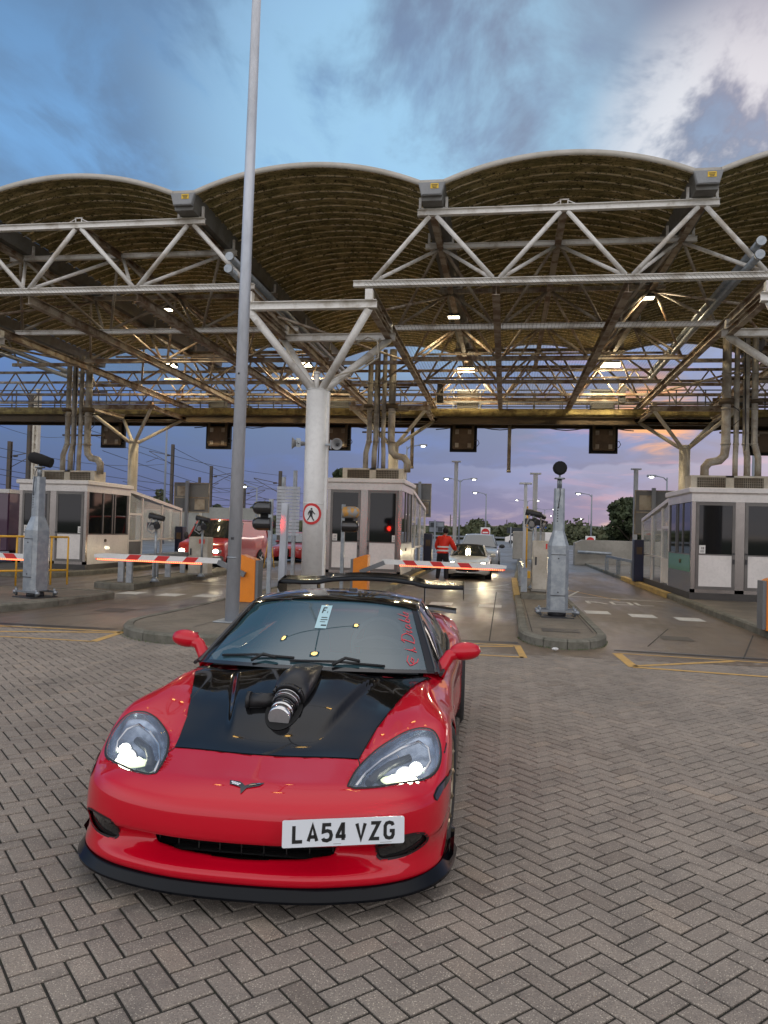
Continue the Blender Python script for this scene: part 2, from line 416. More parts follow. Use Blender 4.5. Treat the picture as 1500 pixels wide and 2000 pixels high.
# painted lines
def lines(name, m, segs, z=.004):
    mb = MB()
    for s_ in segs:
        if len(s_) == 4 and not isinstance(s_[0], (tuple, list)): mb.add([(s_[0], s_[1], z), (s_[2], s_[1], z), (s_[2], s_[3], z), (s_[0], s_[3], z)], [(0, 1, 2, 3)])
        else:
            (x0, y0), (x1, y1), wd = s_
            d = Vector((x1-x0, y1-y0, 0)).normalized(); n = Vector((-d.y, d.x, 0))*wd/2
            mb.add([(x0-n.x, y0-n.y, z), (x1-n.x, y1-n.y, z), (x1+n.x, y1+n.y, z), (x0+n.x, y0+n.y, z)], [(0, 1, 2, 3)])
    return tag(mb.build(name, m), kind='structure')
dash = [(-1.45-.26, 17.55, -1.45+.26, 18.2), (-.62, 17.5, -.12, 18.15), (-2.6, 17.6, -2.1, 18.25)]
dash = [(x-.26, y-.33, x+.26, y+.33) for x, y in ((-2.55, 17.9), (-1.42, 17.85), (-.30, 17.8), (2.03, 17.35), (2.92, 17.0), (3.8, 16.7), (-11.3, 16.7), (-12.4, 16.6), (-8.75, 17.2), (-7.75, 17.15), (-6.9, 17.3), (-10.1, 16.9))]
lines('lane_dashes', 'line_white', dash)
# faint worn word on the far lane, and bars
lines('lane_lines', 'line_white', [((1.65, 21.6), (4.2, 21.0), .10), ((1.7, 21.3), (2.2, 23.6), .08), ((-2.9, 23.2), (.2, 22.9), .10), ((-1.0, 22.6), (.15, 25.4), .08), ((1.9, 24), (3.0, 40), .12), ((-8.8, 20.8), (-5.8, 20.4), .10), ((-9.3, 24.2), (-6, 24.0), .1), ((3.3, 50), (5.2, 160), .25), ((7, 50), (12, 160), .25), ((.8, 60), (1.4, 160), .2), ((5.2, 46), (14, 80), .2), ((6.2, 46), (19, 80), .2), ((7.4, 44), (24, 78), .2)])
let = [((0, 0), (0, 1)), ((0, 1), (.35, .5)), ((.35, .5), (0, .45)), ((.35, .45), (.5, 0)), ((.7, 0), (1.2, 0)), ((.7, 1), (1.2, 1)), ((.7, 0), (.7, 1)), ((1.2, 0), (1.2, 1)), ((1.4, 0), (1.4, 1)), ((1.4, 0), (1.8, 0))]
lines('lane_wording', 'line_white', [((2.1+x0*.85, 19.55+y0*.75), (2.1+x1*.85, 19.55+y1*.75), .09) for (x0, y0), (x1, y1) in let])
Z = .003
lines('yellow_hatching', 'line_yellow', [((-5.72, 11.05), (-12, 10.98), .07), ((-5.66, 10.03), (-12, 10.05), .07), ((-5.66, 10.03), (-5.75, 11.05), .12), ((-5.75, 10.98), (-8.6, 10.1), .10), ((-7.6, 11.0), (-12, 10.2), .08),
    ((.18, 11.72), (-3.2, 11.6), .07), ((.29, 10.64), (-3.2, 10.7), .08), ((.22, 11.72), (.29, 10.6), .10), ((.16, 11.6), (-2.6, 10.75), .10),
    ((1.63, 11.45), (8, 10.85), .06), ((1.66, 10.31), (8, 9.55), .09), ((1.62, 11.45), (1.68, 10.31), .13), ((1.7, 10.4), (3.15, 11.25), .10), ((3.6, 10.15), (5.2, 11.0), .10)], Z)
lines('yellow_lane_lines', 'line_yellow', [((-3.0, 16.2), (-4.2, 21), .07), ((3.0, 20.8), (1.8, 24.2), .06), ((5.0, 14.6), (9, 14.3), .09), ((5.0, 14.85), (9, 14.5), .05)])
# faint cracks and slab joints
mat('crack', (.035, .032, .03), .9)
lines('slab_joints', 'crack', [((2.2, 12.3), (3.0, 14.8), .02), ((3.35, 11.5), (4.35, 14.4), .022), ((-9.3, 11.4), (-8.6, 13.3), .02), ((-13, 14.6), (-6, 14.9), .015), ((-2.8, 15.2), (.2, 15.0), .012), ((-.2, 12), (-.2, 22), .02), ((1.8, 15.6), (4.3, 15.2), .012), ((-7.6, 12.4), (-6.1, 15.9), .015), ((1.6, 19), (4.3, 18.6), .012)], .0045)

# tyre-darkened tracks and oil stains belong to the pavers themselves
t_ = NT(MATS['brick'].node_tree); b_ = t_.n['Principled BSDF']; src = b_.inputs['Base Color'].links[0].from_socket
P_ = t_.new('ShaderNodeNewGeometry').outputs['Position']
st_ = t_.mapr(t_.noise(t_.mapping(P_, (1, .28, 1)), .9, 5, .6, dist=.6), .46, .66); oil = t_.mapr(t_.noise(P_, 2.7, 3, .5), .66, .74)
cc_ = t_.mix(t_.math('MULTIPLY', st_, .22), src, (.10, .09, .08, 1)); cc_ = t_.mix(t_.math('MULTIPLY', oil, .45), cc_, (.06, .05, .045, 1))
t_.put(b_.inputs['Base Color'], cc_)
# ---- islands: outline polygons, a raised kerb and a top
def arc(cx, cy, rx, ry, a0, a1, n=14): return [(cx+rx*math.cos(R_(a0+(a1-a0)*i/n)), cy+ry*math.sin(R_(a0+(a1-a0)*i/n))) for i in range(n+1)]
def inset(poly, d):
    n = len(poly); out = []
    for i in range(n):
        p0 = Vector(poly[i-1]); p1 = Vector(poly[i]); p2 = Vector(poly[(i+1) % n])
        e1 = (p1-p0).normalized(); e2 = (p2-p1).normalized(); nn = (Vector((-e1.y, e1.x))+Vector((-e2.y, e2.x)))
        nn = nn.normalized()/max(.5, math.sqrt(max(.05, (1+e1.dot(e2))/2)))
        out.append((p1.x+nn.x*d, p1.y+nn.y*d))
    return out
def island(poly, h=.14, kw=.14, yellow=None, km='kerb'):
    if sum(poly[i-1][0]*poly[i][1]-poly[i][0]*poly[i-1][1] for i in range(len(poly))) < 0: poly = poly[::-1]
    a = poly; b = inset(poly, .03); c = inset(poly, kw); d = inset(poly, kw+.008)
    mb = MB(); n = len(poly)
    rows = [[(*p, -.03) for p in a], [(*p, h-.03) for p in a], [(*p, h) for p in b], [(*p, h) for p in c], [(*p, h-.012) for p in c]]
    # cut into kerb stones with open joints
    per = []; acc = 0
    for i in range(n):
        p = Vector(a[i]); q = Vector(a[(i+1) % n]); L = (q-p).length; t_ = 0
        st = .46 if L < .6 else .92
        m_ = max(1, round(L/.92)); per.append(m_)
    for i in range(n):
        j = (i+1) % n
        for k_ in range(per[i]):
            L = (Vector(a[j])-Vector(a[i])).length; e_ = .006/max(L, .05)
            t0 = k_/per[i]+(e_ if (L > .6 or i % 3 == 0) else 0); t1 = (k_+1)/per[i]-(e_ if (L > .6 or i % 3 == 2) else 0)
            rr = []
            for row in rows: P0 = Vector(row[i]); P1 = Vector(row[j]); rr.append([P0.lerp(P1, t0), P0.lerp(P1, t1)])
            mb.grid(rr, False)
    mb.grid([[(*p, -.03) for p in inset(poly, .02)], [(*p, h-.02) for p in inset(poly, .02)], [(*p, h-.02) for p in inset(poly, kw)]], False, True)
    k = mb.build('kerb', km); tag(k, kind='structure')
    for p in k.data.polygons: p.use_smooth = False
    mt = MB(); mt.add([(*p, h-.012) for p in d], [tuple(range(n))]); tag(mt.build('traffic_island', 'island_top'), kind='structure')
# island under the tall pole, booth and column (left of centre)
island([(-3.0, 12.2), (-3.0, 36), (-5.85, 36), (-5.85, 13.2)]+arc(-4.45, 11.9, 1.48, 1.75, 170, 360, 20))
# central island
island([(1.62, 13.4), (1.55, 24), (1.4, 46), (.75, 46), (.28, 24), (.26, 13.2)]+arc(.94, 12.7, .68, 1.15, 180, 360, 18))
island([(1.45, 18.6), (1.35, 24), (1.25, 45), (.85, 45), (.42, 24), (.40, 18.6)], .26)
# right booth island
island([(4.5, 13.3), (4.42, 46), (8.2, 46), (8.2, 11.6)]+arc(5.2, 12.3, .7, .9, 268, 182, 8))
# left camera island, small island with guard rail, left booth island
island([(-9.9, 10.9)]+[(-9.3, 11.9), (-8.95, 12.6), (-8.6, 13.9), (-8.5, 15.9), (-8.75, 16.2), (-9.9, 16.3), (-14, 16.2), (-14, 10.9)])
island([(-9.7, 17.9), (-9.1, 18.0), (-9.6, 33), (-10.1, 33), (-10.3, 18.2)], .16)
island([(-13.1, 20.6), (-12.6, 24), (-13.0, 40), (-16.6, 40), (-17.5, 20.6)], .15)
# yellow painted kerb stones
for nm, pts in (('a', [(-3.02, 21.5), (-3.02, 30)]), ('b', [(4.44, 22.3), (4.44, 31)]), ('c', [(.27, 19.5), (.29, 27)]), ('d', [(-5.87, 22.5), (-5.87, 36)])):
    (x0, y0), (x1, y1) = pts; mb = MB()
    n = int((y1-y0)/.92)
    for i in range(n):
        yy = y0+i*.92; mb.bbox(x0-.012, yy+.006, .0, x0+.15*(1 if x0 in (.27, 4.44) else -1)+(.012 if x0 in (.27, 4.44) else -.012), yy+.914, .152, .008) if x0 in (.27, 4.44) else mb.bbox(x0-.15 if x0 == -3.02 else x0-.02, yy+.006, 0, x0+.012 if x0 == -3.02 else x0+.15, yy+.914, .152, .008)
    tag(mb.build('painted_kerb', 'yellow_kerb'), kind='structure')

lines('island_joints', 'crack', [((-5.6, 13.6), (-3.1, 13.4), .014), ((-5.7, 15.0), (-3.1, 14.9), .014), ((-5.7, 16.4), (-3.1, 16.3), .014), ((-5.7, 17.8), (-3.1, 17.7), .014), ((-5.7, 19.4), (-3.1, 19.3), .014), ((-4.6, 11.0), (-4.5, 19), .012), ((.45, 13.0), (1.45, 13.0), .014), ((.45, 14.2), (1.5, 14.2), .014), ((.45, 16.2), (1.5, 16.2), .014), ((.46, 12.4), (.46, 18.4), .012), ((1.42, 12.6), (1.40, 18.4), .012), ((-13, 14.4), (-8.8, 14.4), .014), ((-13, 12.8), (-9.1, 12.8), .014)], .1325)
mat('manhole', (.10, .09, .08), .6, metal=.3, var=.5, vscale=8)
lines('manhole_cover', 'manhole', [(.62, 12.55, 1.22, 13.0)], .1335)
lines('manhole_cover', 'manhole', [(-7.6, 13.4, -7.0, 14.0), (2.6, 13.2, 3.1, 13.7)], .0055)
# ================================================================ canopy
CX = -4.2; SP = 5.2                     # column line and arch spacing
YF = 15.3; YR = 30.3; ZB = 6.78; ZT = 8.15; ZG = 8.42
# roof sheet: ribbed, mossy
m = bpy.data.materials.new('roof_sheet'); m.use_nodes = True; t = NT(m.node_tree); b = t.n['Principled BSDF']
P = t.new('ShaderNodeNewGeometry').outputs['Position']
n = t.noise(P, 2.0, 6, .65); n2 = t.noise(t.mapping(P, (1, 6, 1)), 3.2, 5, .7); n3 = t.noise(P, 17, 5, .75)
c = t.mix(t.mapr(n, .36, .62), (.42, .335, .155, 1), (.23, .195, .075, 1))
c = t.mix(t.math('MULTIPLY', t.mapr(n2, .46, .58), .7), c, (.08, .07, .03, 1))
c = t.mix(t.mapr(n3, .55, .63), c, (.022, .02, .012, 1))
t.put(b.inputs['Base Color'], c); b.inputs['Roughness'].default_value = .85
MATS['roof_sheet'] = m
m = bpy.data.materials.new('roof_rib'); m.use_nodes = True; t = NT(m.node_tree); b = t.n['Principled BSDF']
P = t.new('ShaderNodeNewGeometry').outputs['Position']; n = t.noise(P, 11, 5, .7); n2 = t.noise(P, 1.6, 4, .6)
c = t.mix(t.mapr(n2, .38, .62), (.86, .76, .55, 1), (.62, .50, .26, 1)); c = t.mix(t.mapr(n, .50, .60), c, (.05, .04, .02, 1))
t.put(b.inputs['Base Color'], c); b.inputs['Roughness'].default_value = .7; MATS['roof_rib'] = m
mat('roof_edge', (.50, .47, .42), .5, var=.5, vscale=1.5, col2=(.36, .33, .27))
mat('gutter', (.17, .17, .16), .6, var=.6, vscale=2, col2=(.08, .07, .05))
mat('box_grey', (.28, .29, .30), .5, var=.3, vscale=3)
mat('notice_yellow', (.75, .48, .02), .5)
mat('grating', (.42, .34, .13), .7, var=.9, vscale=4, col2=(.14, .10, .04), bump=.4)
mat('lamp_glow', (1, .9, .7), .4, emit=(1, .86, .58), estr=22)
mat('lamp_glow_near', (1, .9, .7), .4, emit=(1, .88, .62), estr=7)
canopy = empty('toll_canopy', (CX, YF, 0), 'long steel space frame toll canopy with mossy barrel vault roofs over the lanes', 'canopy')
KO = Vector((CX, YF, 0))
class CB(MB):
    def build(s, name, m, parent=None, **k):
        par = parent or canopy
        off = KO if par is canopy or par.parent is canopy else Vector((0, 0, 0))
        s.v = [(p[0]-KO.x, p[1]-KO.y, p[2]) for p in s.v]
        return MB.build(s, name, m, par, **k)
arches = range(-3, 4)                   # arch i is centred on CX + i*SP
HW = SP/2-.24; RISE = .47
def archz(x): # x from the arch centre
    Rr = (HW*HW+RISE*RISE)/(2*RISE); return ZG+.14+math.sqrt(Rr*Rr-x*x)-(Rr-RISE)
for i in arches:
    cx = CX+i*SP
    if i == 3: pass
    xs = [-HW+2*HW*k/26 for k in range(27)]
    # sheet: top and underside profile stepped into ribs along the depth
    pitch = .37; nrib = int((YR-YF+.4)/pitch); y0 = YF-.28
    mb = CB(); rows = []; ribs = CB()
    for r in range(nrib):
        ya = y0+r*pitch
        for yy, dz in ((ya, 0), (ya+pitch*.16, 0), (ya+pitch*.24, .045), (ya+pitch*.92, .045)):
            rows.append([(cx+x, yy, archz(x)+dz) for x in xs])
    mb.grid(rows, True)
    mb.grid([[(cx+x, y0, archz(x)+.075) for x in xs], [(cx+x, y0+nrib*pitch, archz(x)+.075) for x in xs]], True)
    vault = mb.build('roof_vault', 'roof_sheet', fixn=False)
    for r in range(nrib):
        ya = y0+r*pitch
        ribs.grid([[(cx+x, ya+.005, archz(x)-.012) for x in xs], [(cx+x, ya+pitch*.13, archz(x)-.012) for x in xs]], True)
        ribs.grid([[(cx+x, ya+.005, archz(x)-.012) for x in xs], [(cx+x, ya+.002, archz(x)+.002) for x in xs]], True)
    ribs.build('roof_ribs', 'roof_rib', vault, fixn=False)
    ed = CB(); 
    for yy in (y0-.012, y0+nrib*pitch-.03):
        ed = CB()
        q = [[(cx+x, yy, archz(x)-.03) for x in xs], [(cx+x, yy-.02, archz(x)-.03) for x in xs], [(cx+x, yy-.02, archz(x)+.078) for x in xs], [(cx+x, yy+.05, archz(x)+.08) for x in xs]]
        ed.grid(q, True); ed.build('edge_trim', 'roof_edge', vault)
    pass
    # gutter on the right of each arch
    gx = cx+SP/2
    g = CB(); g.prism([(gx-.26, ZG+.17), (gx-.20, ZG-.18), (gx+.20, ZG-.18), (gx+.26, ZG+.17)], YF-.25, YR, 'Y'); gut = g.build('gutter', 'gutter')
    g = CB(); g.beam((gx-.30, YF-.27, ZG+.19), (gx+.30, YF-.27, ZG+.19), .05, .06); g.build('edge_trim', 'roof_edge', gut)
    g = CB(); g.prism([(gx-.27, ZG+.155), (gx-.20, ZG-.10), (gx+.20, ZG-.10), (gx+.27, ZG+.155)], YF-.33, YF-.25, 'Y')
    g.prism([(gx-.25, ZG+.135), (gx-.19, ZG-.085), (gx+.19, ZG-.085), (gx+.25, ZG+.135)], YF-.345, YF-.33, 'Y'); bx = g.build('end_box', 'box_grey', gut)
    g = CB(); g.box(gx-.02, YF-.352, ZG+.02, gx+.14, YF-.346, ZG+.12); nb = g.build('notice', 'notice_yellow', gut)
    g = CB()
    for k in range(3): g.box(gx+.0+.01*k, YF-.355, ZG+.085-.027*k, gx+.12-.01*k, YF-.3525, ZG+.097-.027*k)
    g.build('notice_text', 'dark_metal', gut)
    # cradle under the gutter on truss arches
rng = random.Random(11)
TY = [15.42, 17.3, 20.6, 24.0, 27.4, 30.2]; BY = [15.6, 19.1, 22.6, 26.1, 29.6]
def zt(k): return ZT
tops = CX+SP/2                           # truss bays span CX+SP/2 .. CX+3SP/2, repeated every 2 SP
def cradle(gx, y):
    g = CB(); z0 = ZT+.07; z1 = ZG-.12
    g.beam((gx-.27, y, z1-.08), (gx+.27, y, z1-.08), .05, .05)
    for s_ in (-1, 1): g.beam((gx+s_*.27, y, z0), (gx+s_*.27, y, z1+.16), .05, .05)
    g.beam((gx-.02, y-.01, z0), (gx-.02, y-.01, z1-.05), .03, .03); g.beam((gx+.12, y-.01, z0), (gx+.12, y-.01, z1-.05), .03, .03)
    return g.build('gutter_cradle', 'white_steel')
for bay in (-2, 0, 2):                   # truss bay centred on arch (bay+1)
    xa = CX+(bay+.5)*SP; xm = xa+SP/2; xb = xa+SP
    bx_ = [xa-SP/4, xa+SP/4, xa+3*SP/4, xa+5*SP/4]
    # top chords
    for k, y in enumerate(TY):
        M = 'white_steel' if k < 2 else 'rusty_steel'
        g = CB()
        if k == 0: g.ibeam((xa-.32, y, ZT), (xb+.32, y, ZT), .11, .13)
        else: g.ibeam((xa-.35, y, ZT), (xb+.35, y, ZT), .1, .11)
        if k == 0:
            for q in (-.07, .07): g.beam((xm+q, y, ZT+.06), (xm+q, y, ZT+.17), .02, .02)
            g.beam((xm-.09, y, ZT+.17), (xm+.09, y, ZT+.17), .02, .02)
            g.beam((xm-.24, y, ZT+.07), (xm-.07, y, ZT+.15), .015, .015); g.beam((xm+.24, y, ZT+.07), (xm+.07, y, ZT+.15), .015, .015)
        g.build('top_chord', M)
        if k in (0, 1, 2, 3, 4): cradle(xa, y); cradle(xb, y)
    for x in (xa, xm, xb):
        g = CB(); g.ibeam((x, TY[0]+.06, ZT-.01), (x, TY[-1], ZT-.01), .14, .13); g.build('roof_beam', 'rusty_steel')
    # bottom chords
    for k, y in enumerate(BY):
        g = CB(); g.ibeam((bx_[0]-(.35 if k == 0 else .1), y, ZB), (bx_[-1]+.1, y, ZB), .12, .12)
        g.build('bottom_chord', 'white_steel' if k < 2 else 'rusty_steel')
    for x in bx_:
        g = CB(); g.ibeam((x, BY[0]+.07, ZB-.16), (x, 31.3, ZB-.22), .16, .20); g.build('floor_beam', 'rusty_steel')
    # diagonals
    def tb(p, q, r, m, nm='diagonal_tube'):
        g = CB(); g.tube(p, q, r, 8); g.build(nm, m)
    for k, y in enumerate(BY):
        M = 'white_steel' if k < 1 else ('old_steel' if k < 2 else 'rusty_steel')
        for j, x in enumerate((xa, xm, xb)):
            for bq in (bx_[j], bx_[j+1]):
                s_ = .07 if bq < x else -.07
                if k == 0: tb((x-s_, TY[0], ZT-.07), (bq+s_, y-.02, ZB+.06), .050, M)
                if True:
                    tb((x-s_, TY[k+1], ZT-.07), (bq+s_*1.6, y, ZB+.06), .040, M, 'bracing_tube' if k > 1 else 'diagonal_tube')
                if 0 < k < 5 and (bay < 2 or k < 3):
                    tb((x-s_, TY[k], ZT-.07), (bq+s_*1.6, y, ZB+.06), .036, M, 'bracing_tube')
    # posts hanging lamps
# column heads, support beams and columns: white in front, cream behind
def column_head(x, y, zt_, front):
    M = 'white_steel' if front else 'cream'
    g = CB(); g.tube((x, y, .1), (x, y, zt_-.02), .245 if front else .19, 20); g.tube((x, y, zt_-.02), (x, y, zt_), .255 if front else .2, 20)
    if front: g.tube((x, y, .12), (x, y, .2), .33, 16); g.tube((x-.0, y, 2.2), (x, y, 2.22), .25, 20); g.beam((x+.26, y-.02, .15), (x+.26, y-.02, zt_-.05), .05, .10)
    else: g.tube((x, y, zt_-.02), (x, y, zt_+.10), .21, 16)
    col = g.build('column', 'white_paint_pole' if front else M)
    if front:
        g = CB(); g.tube((x-.03, y, zt_), (x-.03, y, zt_+.36), .06, 10); g.tube((x-.03, y, zt_+.36), (x-.03, y, zt_+.40), .075, 10); g.build('drain_stub', 'white_steel', None)
    tz = 6.35 if front else 6.05
    w_ = SP/4
    tips = [(x-w_, y-1.0), (x+w_, y-1.0), (x-w_, y+1.7), (x+w_, y+1.7)] if front else [(x-w_, y-1.3), (x+w_, y-1.3), (x-w_, y+1.6), (x+w_, y+1.6)]
    for (tx, ty) in tips:
        g = CB(); d = Vector((tx-x, ty-y, 0)).normalized()*.12
        g.tube((x+d.x, y+d.y, zt_-.03), (tx, ty, tz-.08), .085 if front else .065, 10)
        g.build('column_arm', M)
    for ty in (tips[0][1], tips[2][1]):
        g = CB(); g.ibeam((x-w_-.16, ty, tz), (x+w_+.16, ty, tz), .16, .17)
        for s_ in (-1, 1): g.box(x+s_*w_-.08, ty-.09, tz+.08, x+s_*w_+.08, ty+.09, tz+.30 if front else tz+.2)
        g.build('support_beam', 'white_steel' if front else 'rusty_steel')
    for s_ in (-1, 1):
        g = CB(); g.ibeam((x+s_*w_, tips[0][1], tz+.01), (x+s_*w_, tips[2][1], tz+.01), .15, .15); g.build('support_beam', 'rusty_steel')
    return col
m = mat('white_paint_pole', (.74, .74, .72), .4, var=.35, vscale=1.1, col2=(.55, .53, .50), bump=.08)
for i in (-2, 0, 2):
    column_head(CX+i*SP, 16.6, 4.75, True)
    column_head(CX+i*SP, 28.4, 4.85, False)
# pipes above the front columns
for i in (-2, 0, 2):
    x = CX+i*SP
    for dx_ in (-1.55, ):
        for dz_ in (.0, .19):
            g = CB(); g.tube((x-1.62+dz_*.1, 15.2, 7.02+dz_*1.35), (x-1.5, 27, 7.0+dz_), .075, 10); g.tube((x-1.62+dz_*.1, 15.12, 7.02+dz_*1.35), (x-1.62+dz_*.1, 15.2, 7.02+dz_*1.35), .09, 12); g.build('drain_pipe', 'galv')
    g = CB(); g.path([(x+.5, 18.0, 6.1), (x+.9, 17.7, 6.2), (x+1.2, 17.3, 6.0), (x+1.25, 17.2, 5.6), (x+.9, 17.0, 5.3), (x+.4, 16.9, 5.15), (x+.2, 16.8, 5.0)], .02, 6)
    g.path([(x+1.1, 18.2, 6.3), (x+1.15, 17.8, 5.8), (x+.7, 17.3, 5.35), (x+.25, 16.85, 4.9)], .015, 6); g.build('cable_loop', 'cream')
# catwalk along the rear
X0, X1 = CX-4.2*SP, CX+3.3*SP
g = CB(); g.box(X0, 29.9, 6.20, X1, 31.2, 6.28); g.beam((X0, 29.88, 6.36), (X1, 29.88, 6.36), .05, .22); g.build('catwalk_deck', 'grating')

mat('dark_rust', (.07, .05, .03), .7, var=.6, vscale=2, col2=(.12, .08, .04))
g = CB(); g.ibeam((X0, 30.0, 6.02), (X1, 30.0, 6.02), .2, .28); g.build('catwalk_beam', 'dark_rust')
g = CB(); g.ibeam((X0, 31.1, 6.02), (X1, 31.1, 6.02), .2, .28); g.build('catwalk_beam', 'dark_rust')
g = CB()
for z in (6.75, 7.2):
    for y in (29.95, 31.15): g.beam((X0, y, z), (X1, y, z), .04, .04)
x = X0
while x < X1:
    for y in (29.95, 31.15): g.beam((x, y, 6.28), (x, y, 7.2), .04, .04)
    x += 1.04
g.build('catwalk_railing', 'grey_paint')
# sagging lower edge of the soffit netting between beams
g = CB()
for k in range(-13, 14):
    xa = CX+k*SP/4*1.0
for bay in (-2, 0, 2):
    xa = CX+(bay+.5)*SP
    for j in range(3):
        x0 = xa-SP/4+j*SP/2; pts = [(x0+SP/2*q/8, 31.25, 5.95-.12*abs(math.cos(math.pi*q/8))**3) for q in range(9)]
        g.path(pts, .02, 5)
g.build('net_rope', 'matte_black')
# bird netting slung under the frame: a fine knotted mesh
m = bpy.data.materials.new('netting'); m.use_nodes = True; t = NT(m.node_tree); b = t.n['Principled BSDF']
b.inputs['Base Color'].default_value = (.16, .15, .13, 1); b.inputs['Roughness'].default_value = .9
P = t.new('ShaderNodeNewGeometry').outputs['Position']; sp = t.new('ShaderNodeSeparateXYZ'); t.put(sp.inputs[0], P)
def saw(s_, per): return t.math('LESS_THAN', t.math('PINGPONG', s_, per/2), .0035)
a1 = saw(t.math('ADD', sp.outputs[0], sp.outputs[2]), .085); a2 = saw(t.math('ADD', sp.outputs[1], sp.outputs[2]), .085)
t.put(b.inputs['Alpha'], t.math('MAXIMUM', a1, a2)); MATS['netting'] = m
for bay in (-2, 0, 2):
    xa = CX+(bay+.5)*SP-SP/4; xb = xa+SP*1.5
    g = CB(); rows = []
    for q in range(13):
        y = 15.5+(30-15.5)*q/12
        rows.append([(xa+(xb-xa)*k/18, y, ZB-.13-.05*abs(math.sin(math.pi*k/6))) for k in range(19)])
    g.grid(rows); o = g.build('bird_net', 'netting', fixn=False)
    g = CB(); g.grid([[(xa-.1+(xb-xa+.1)*k/18, 15.52, ZB-.13) for k in range(19)], [(xa-.1+(xb-xa+.1)*k/18, 15.50, ZB+.02) for k in range(19)]]); g.build('net_edge', 'netting', fixn=False)
# purlins hanging low with short drop posts, some solid plates, and box units at the rear
for bay in (-2, 0, 2):
    xa = CX+(bay+.5)*SP
    for x in (xa, xa+SP):
        g = CB(); g.box(x-.42, 30.55, 6.6, x+.42, 30.95, 7.35); g.build('control_box', 'dark_metal')
    for y in (24.4, 28.2):
        g = CB(); g.beam((xa-SP/4, y, ZB+.55), (xa+5*SP/4, y, ZB+.55), .06, .06); g.build('cross_rail', 'rusty_steel')
for x in (CX+1.65, CX+3.1+SP): 
    g = CB(); g.box(x-.12, 28.9, 6.55, x+.12, 29.1, 7.35); g.build('vent_box', 'dark_metal')

# lattice girder running the full width above the catwalk, between all column lines
for y, z1 in ((28.9, 7.75), (31.0, 7.75)):
    g = CB(); g.beam((X0, y, z1), (X1, y, z1), .09, .09); g.beam((X0, y, 6.85), (X1, y, 6.85), .08, .08); g.build('lattice_chord', 'rusty_steel')
    g = CB(); n_ = int((X1-X0)/1.3)
    for q in range(n_):
        xa = X0+q*1.3; g.tube((xa, y, 6.85), (xa+.65, y, z1), .03, 6); g.tube((xa+.65, y, z1), (xa+1.3, y, 6.85), .03, 6)
    g.build('lattice_web', 'rusty_steel')['kind'] = 'stuff'
for i in (-2, 0, 2):
    x = CX+i*SP
    for y in (22.6, 26.1):
        g = CB(); g.beam((x-SP/4, y, ZB-.1), (x+SP/4, y, ZB-.1), .09, .1); g.build('cross_rail', 'rusty_steel')
    g = CB(); g.tube((x-SP/4, 17.5, ZB-.1), (x+SP/4, 22.6, ZB-.1), .035, 6); g.tube((x+SP/4, 22.6, ZB-.1), (x-SP/4, 28, ZB-.1), .035, 6); g.build('wind_brace', 'rusty_steel')
    for s_ in (-1, 1):
        g = CB(); g.tube((x+s_*SP/4, 17.2, ZB-.1), (x+s_*SP/2, 20.6, ZT-.1), .035, 6); g.tube((x+s_*SP/4, 23, ZB-.1), (x+s_*SP/2, 24, ZT-.1), .035, 6); g.build('wind_brace', 'rusty_steel')
# ================================================================ lamps, panels and rods under the canopy
def flood(x, y, z, label, big=True, energy=90):
    o = empty('floodlight', (x, y, z), label, 'floodlight', 'floodlights under the canopy')
    g = MB(); g.prism([(-.30, .10), (.30, .10), (.38, -.06), (-.38, -.06)] if big else [(-.16, .05), (.16, .05), (.19, -.03), (-.19, -.03)], -.16, .16, 'Y')
    g.beam((0, 0, .08), (0, 0, .5), .04, .04); g.build('housing', 'dark_metal', o)
    g = MB()
    if big:
        g.box(-.33, -.14, -.075, .33, .14, -.062); g.box(-.31, -.166, -.05, .31, -.161, .02)
    else: g.box(-.165, -.13, -.045, .165, .13, -.034)
    g.build('lens', 'lamp_glow' if big else 'lamp_glow_near', o)
    l = bpy.data.lights.new('lamp', 'AREA'); l.shape = 'RECTANGLE'; l.size = .6 if big else .3; l.size_y = .25; l.energy = energy; l.color = (1, .80, .50)
    lo = bpy.data.objects.new('lamp', l); COL.objects.link(lo); lo.parent = o; lo.location = (0, 0, -.10)
    if big:
        l2 = bpy.data.lights.new('lamp', 'POINT'); l2.energy = energy*.10; l2.color = (1, .78, .46); l2.shadow_soft_size = .12
        lo = bpy.data.objects.new('lamp', l2); COL.objects.link(lo); lo.parent = o; lo.location = (0, -.55, -.25)
    return o
G1 = CX+SP/2
flood(G1-.02, 29.2, 7.85, 'large lit floodlight behind the truss, straight above the silver convertible', energy=210)
flood(G1+SP, 28.4, 7.85, 'large lit floodlight behind the truss, above and right of the central camera post', energy=210)
flood(CX-SP*.5-.8, 27.6, 7.75, 'large lit floodlight just left of the tall grey pole', energy=210)
flood(CX-SP*1.5-.9, 27.6, 7.75, 'large lit floodlight at the far left edge under the canopy', energy=180)
flood(G1-.05, 22.6, 8.05, 'small lit floodlight under the middle truss, left of its centre', False, 90)
flood(G1+SP-.05, 20.9, 8.0, 'small lit floodlight under the middle truss, right of its centre', False, 90)
flood(CX-SP-.75, 21.5, 8.1, 'small lit floodlight under the left truss, above the left booth', False, 90)
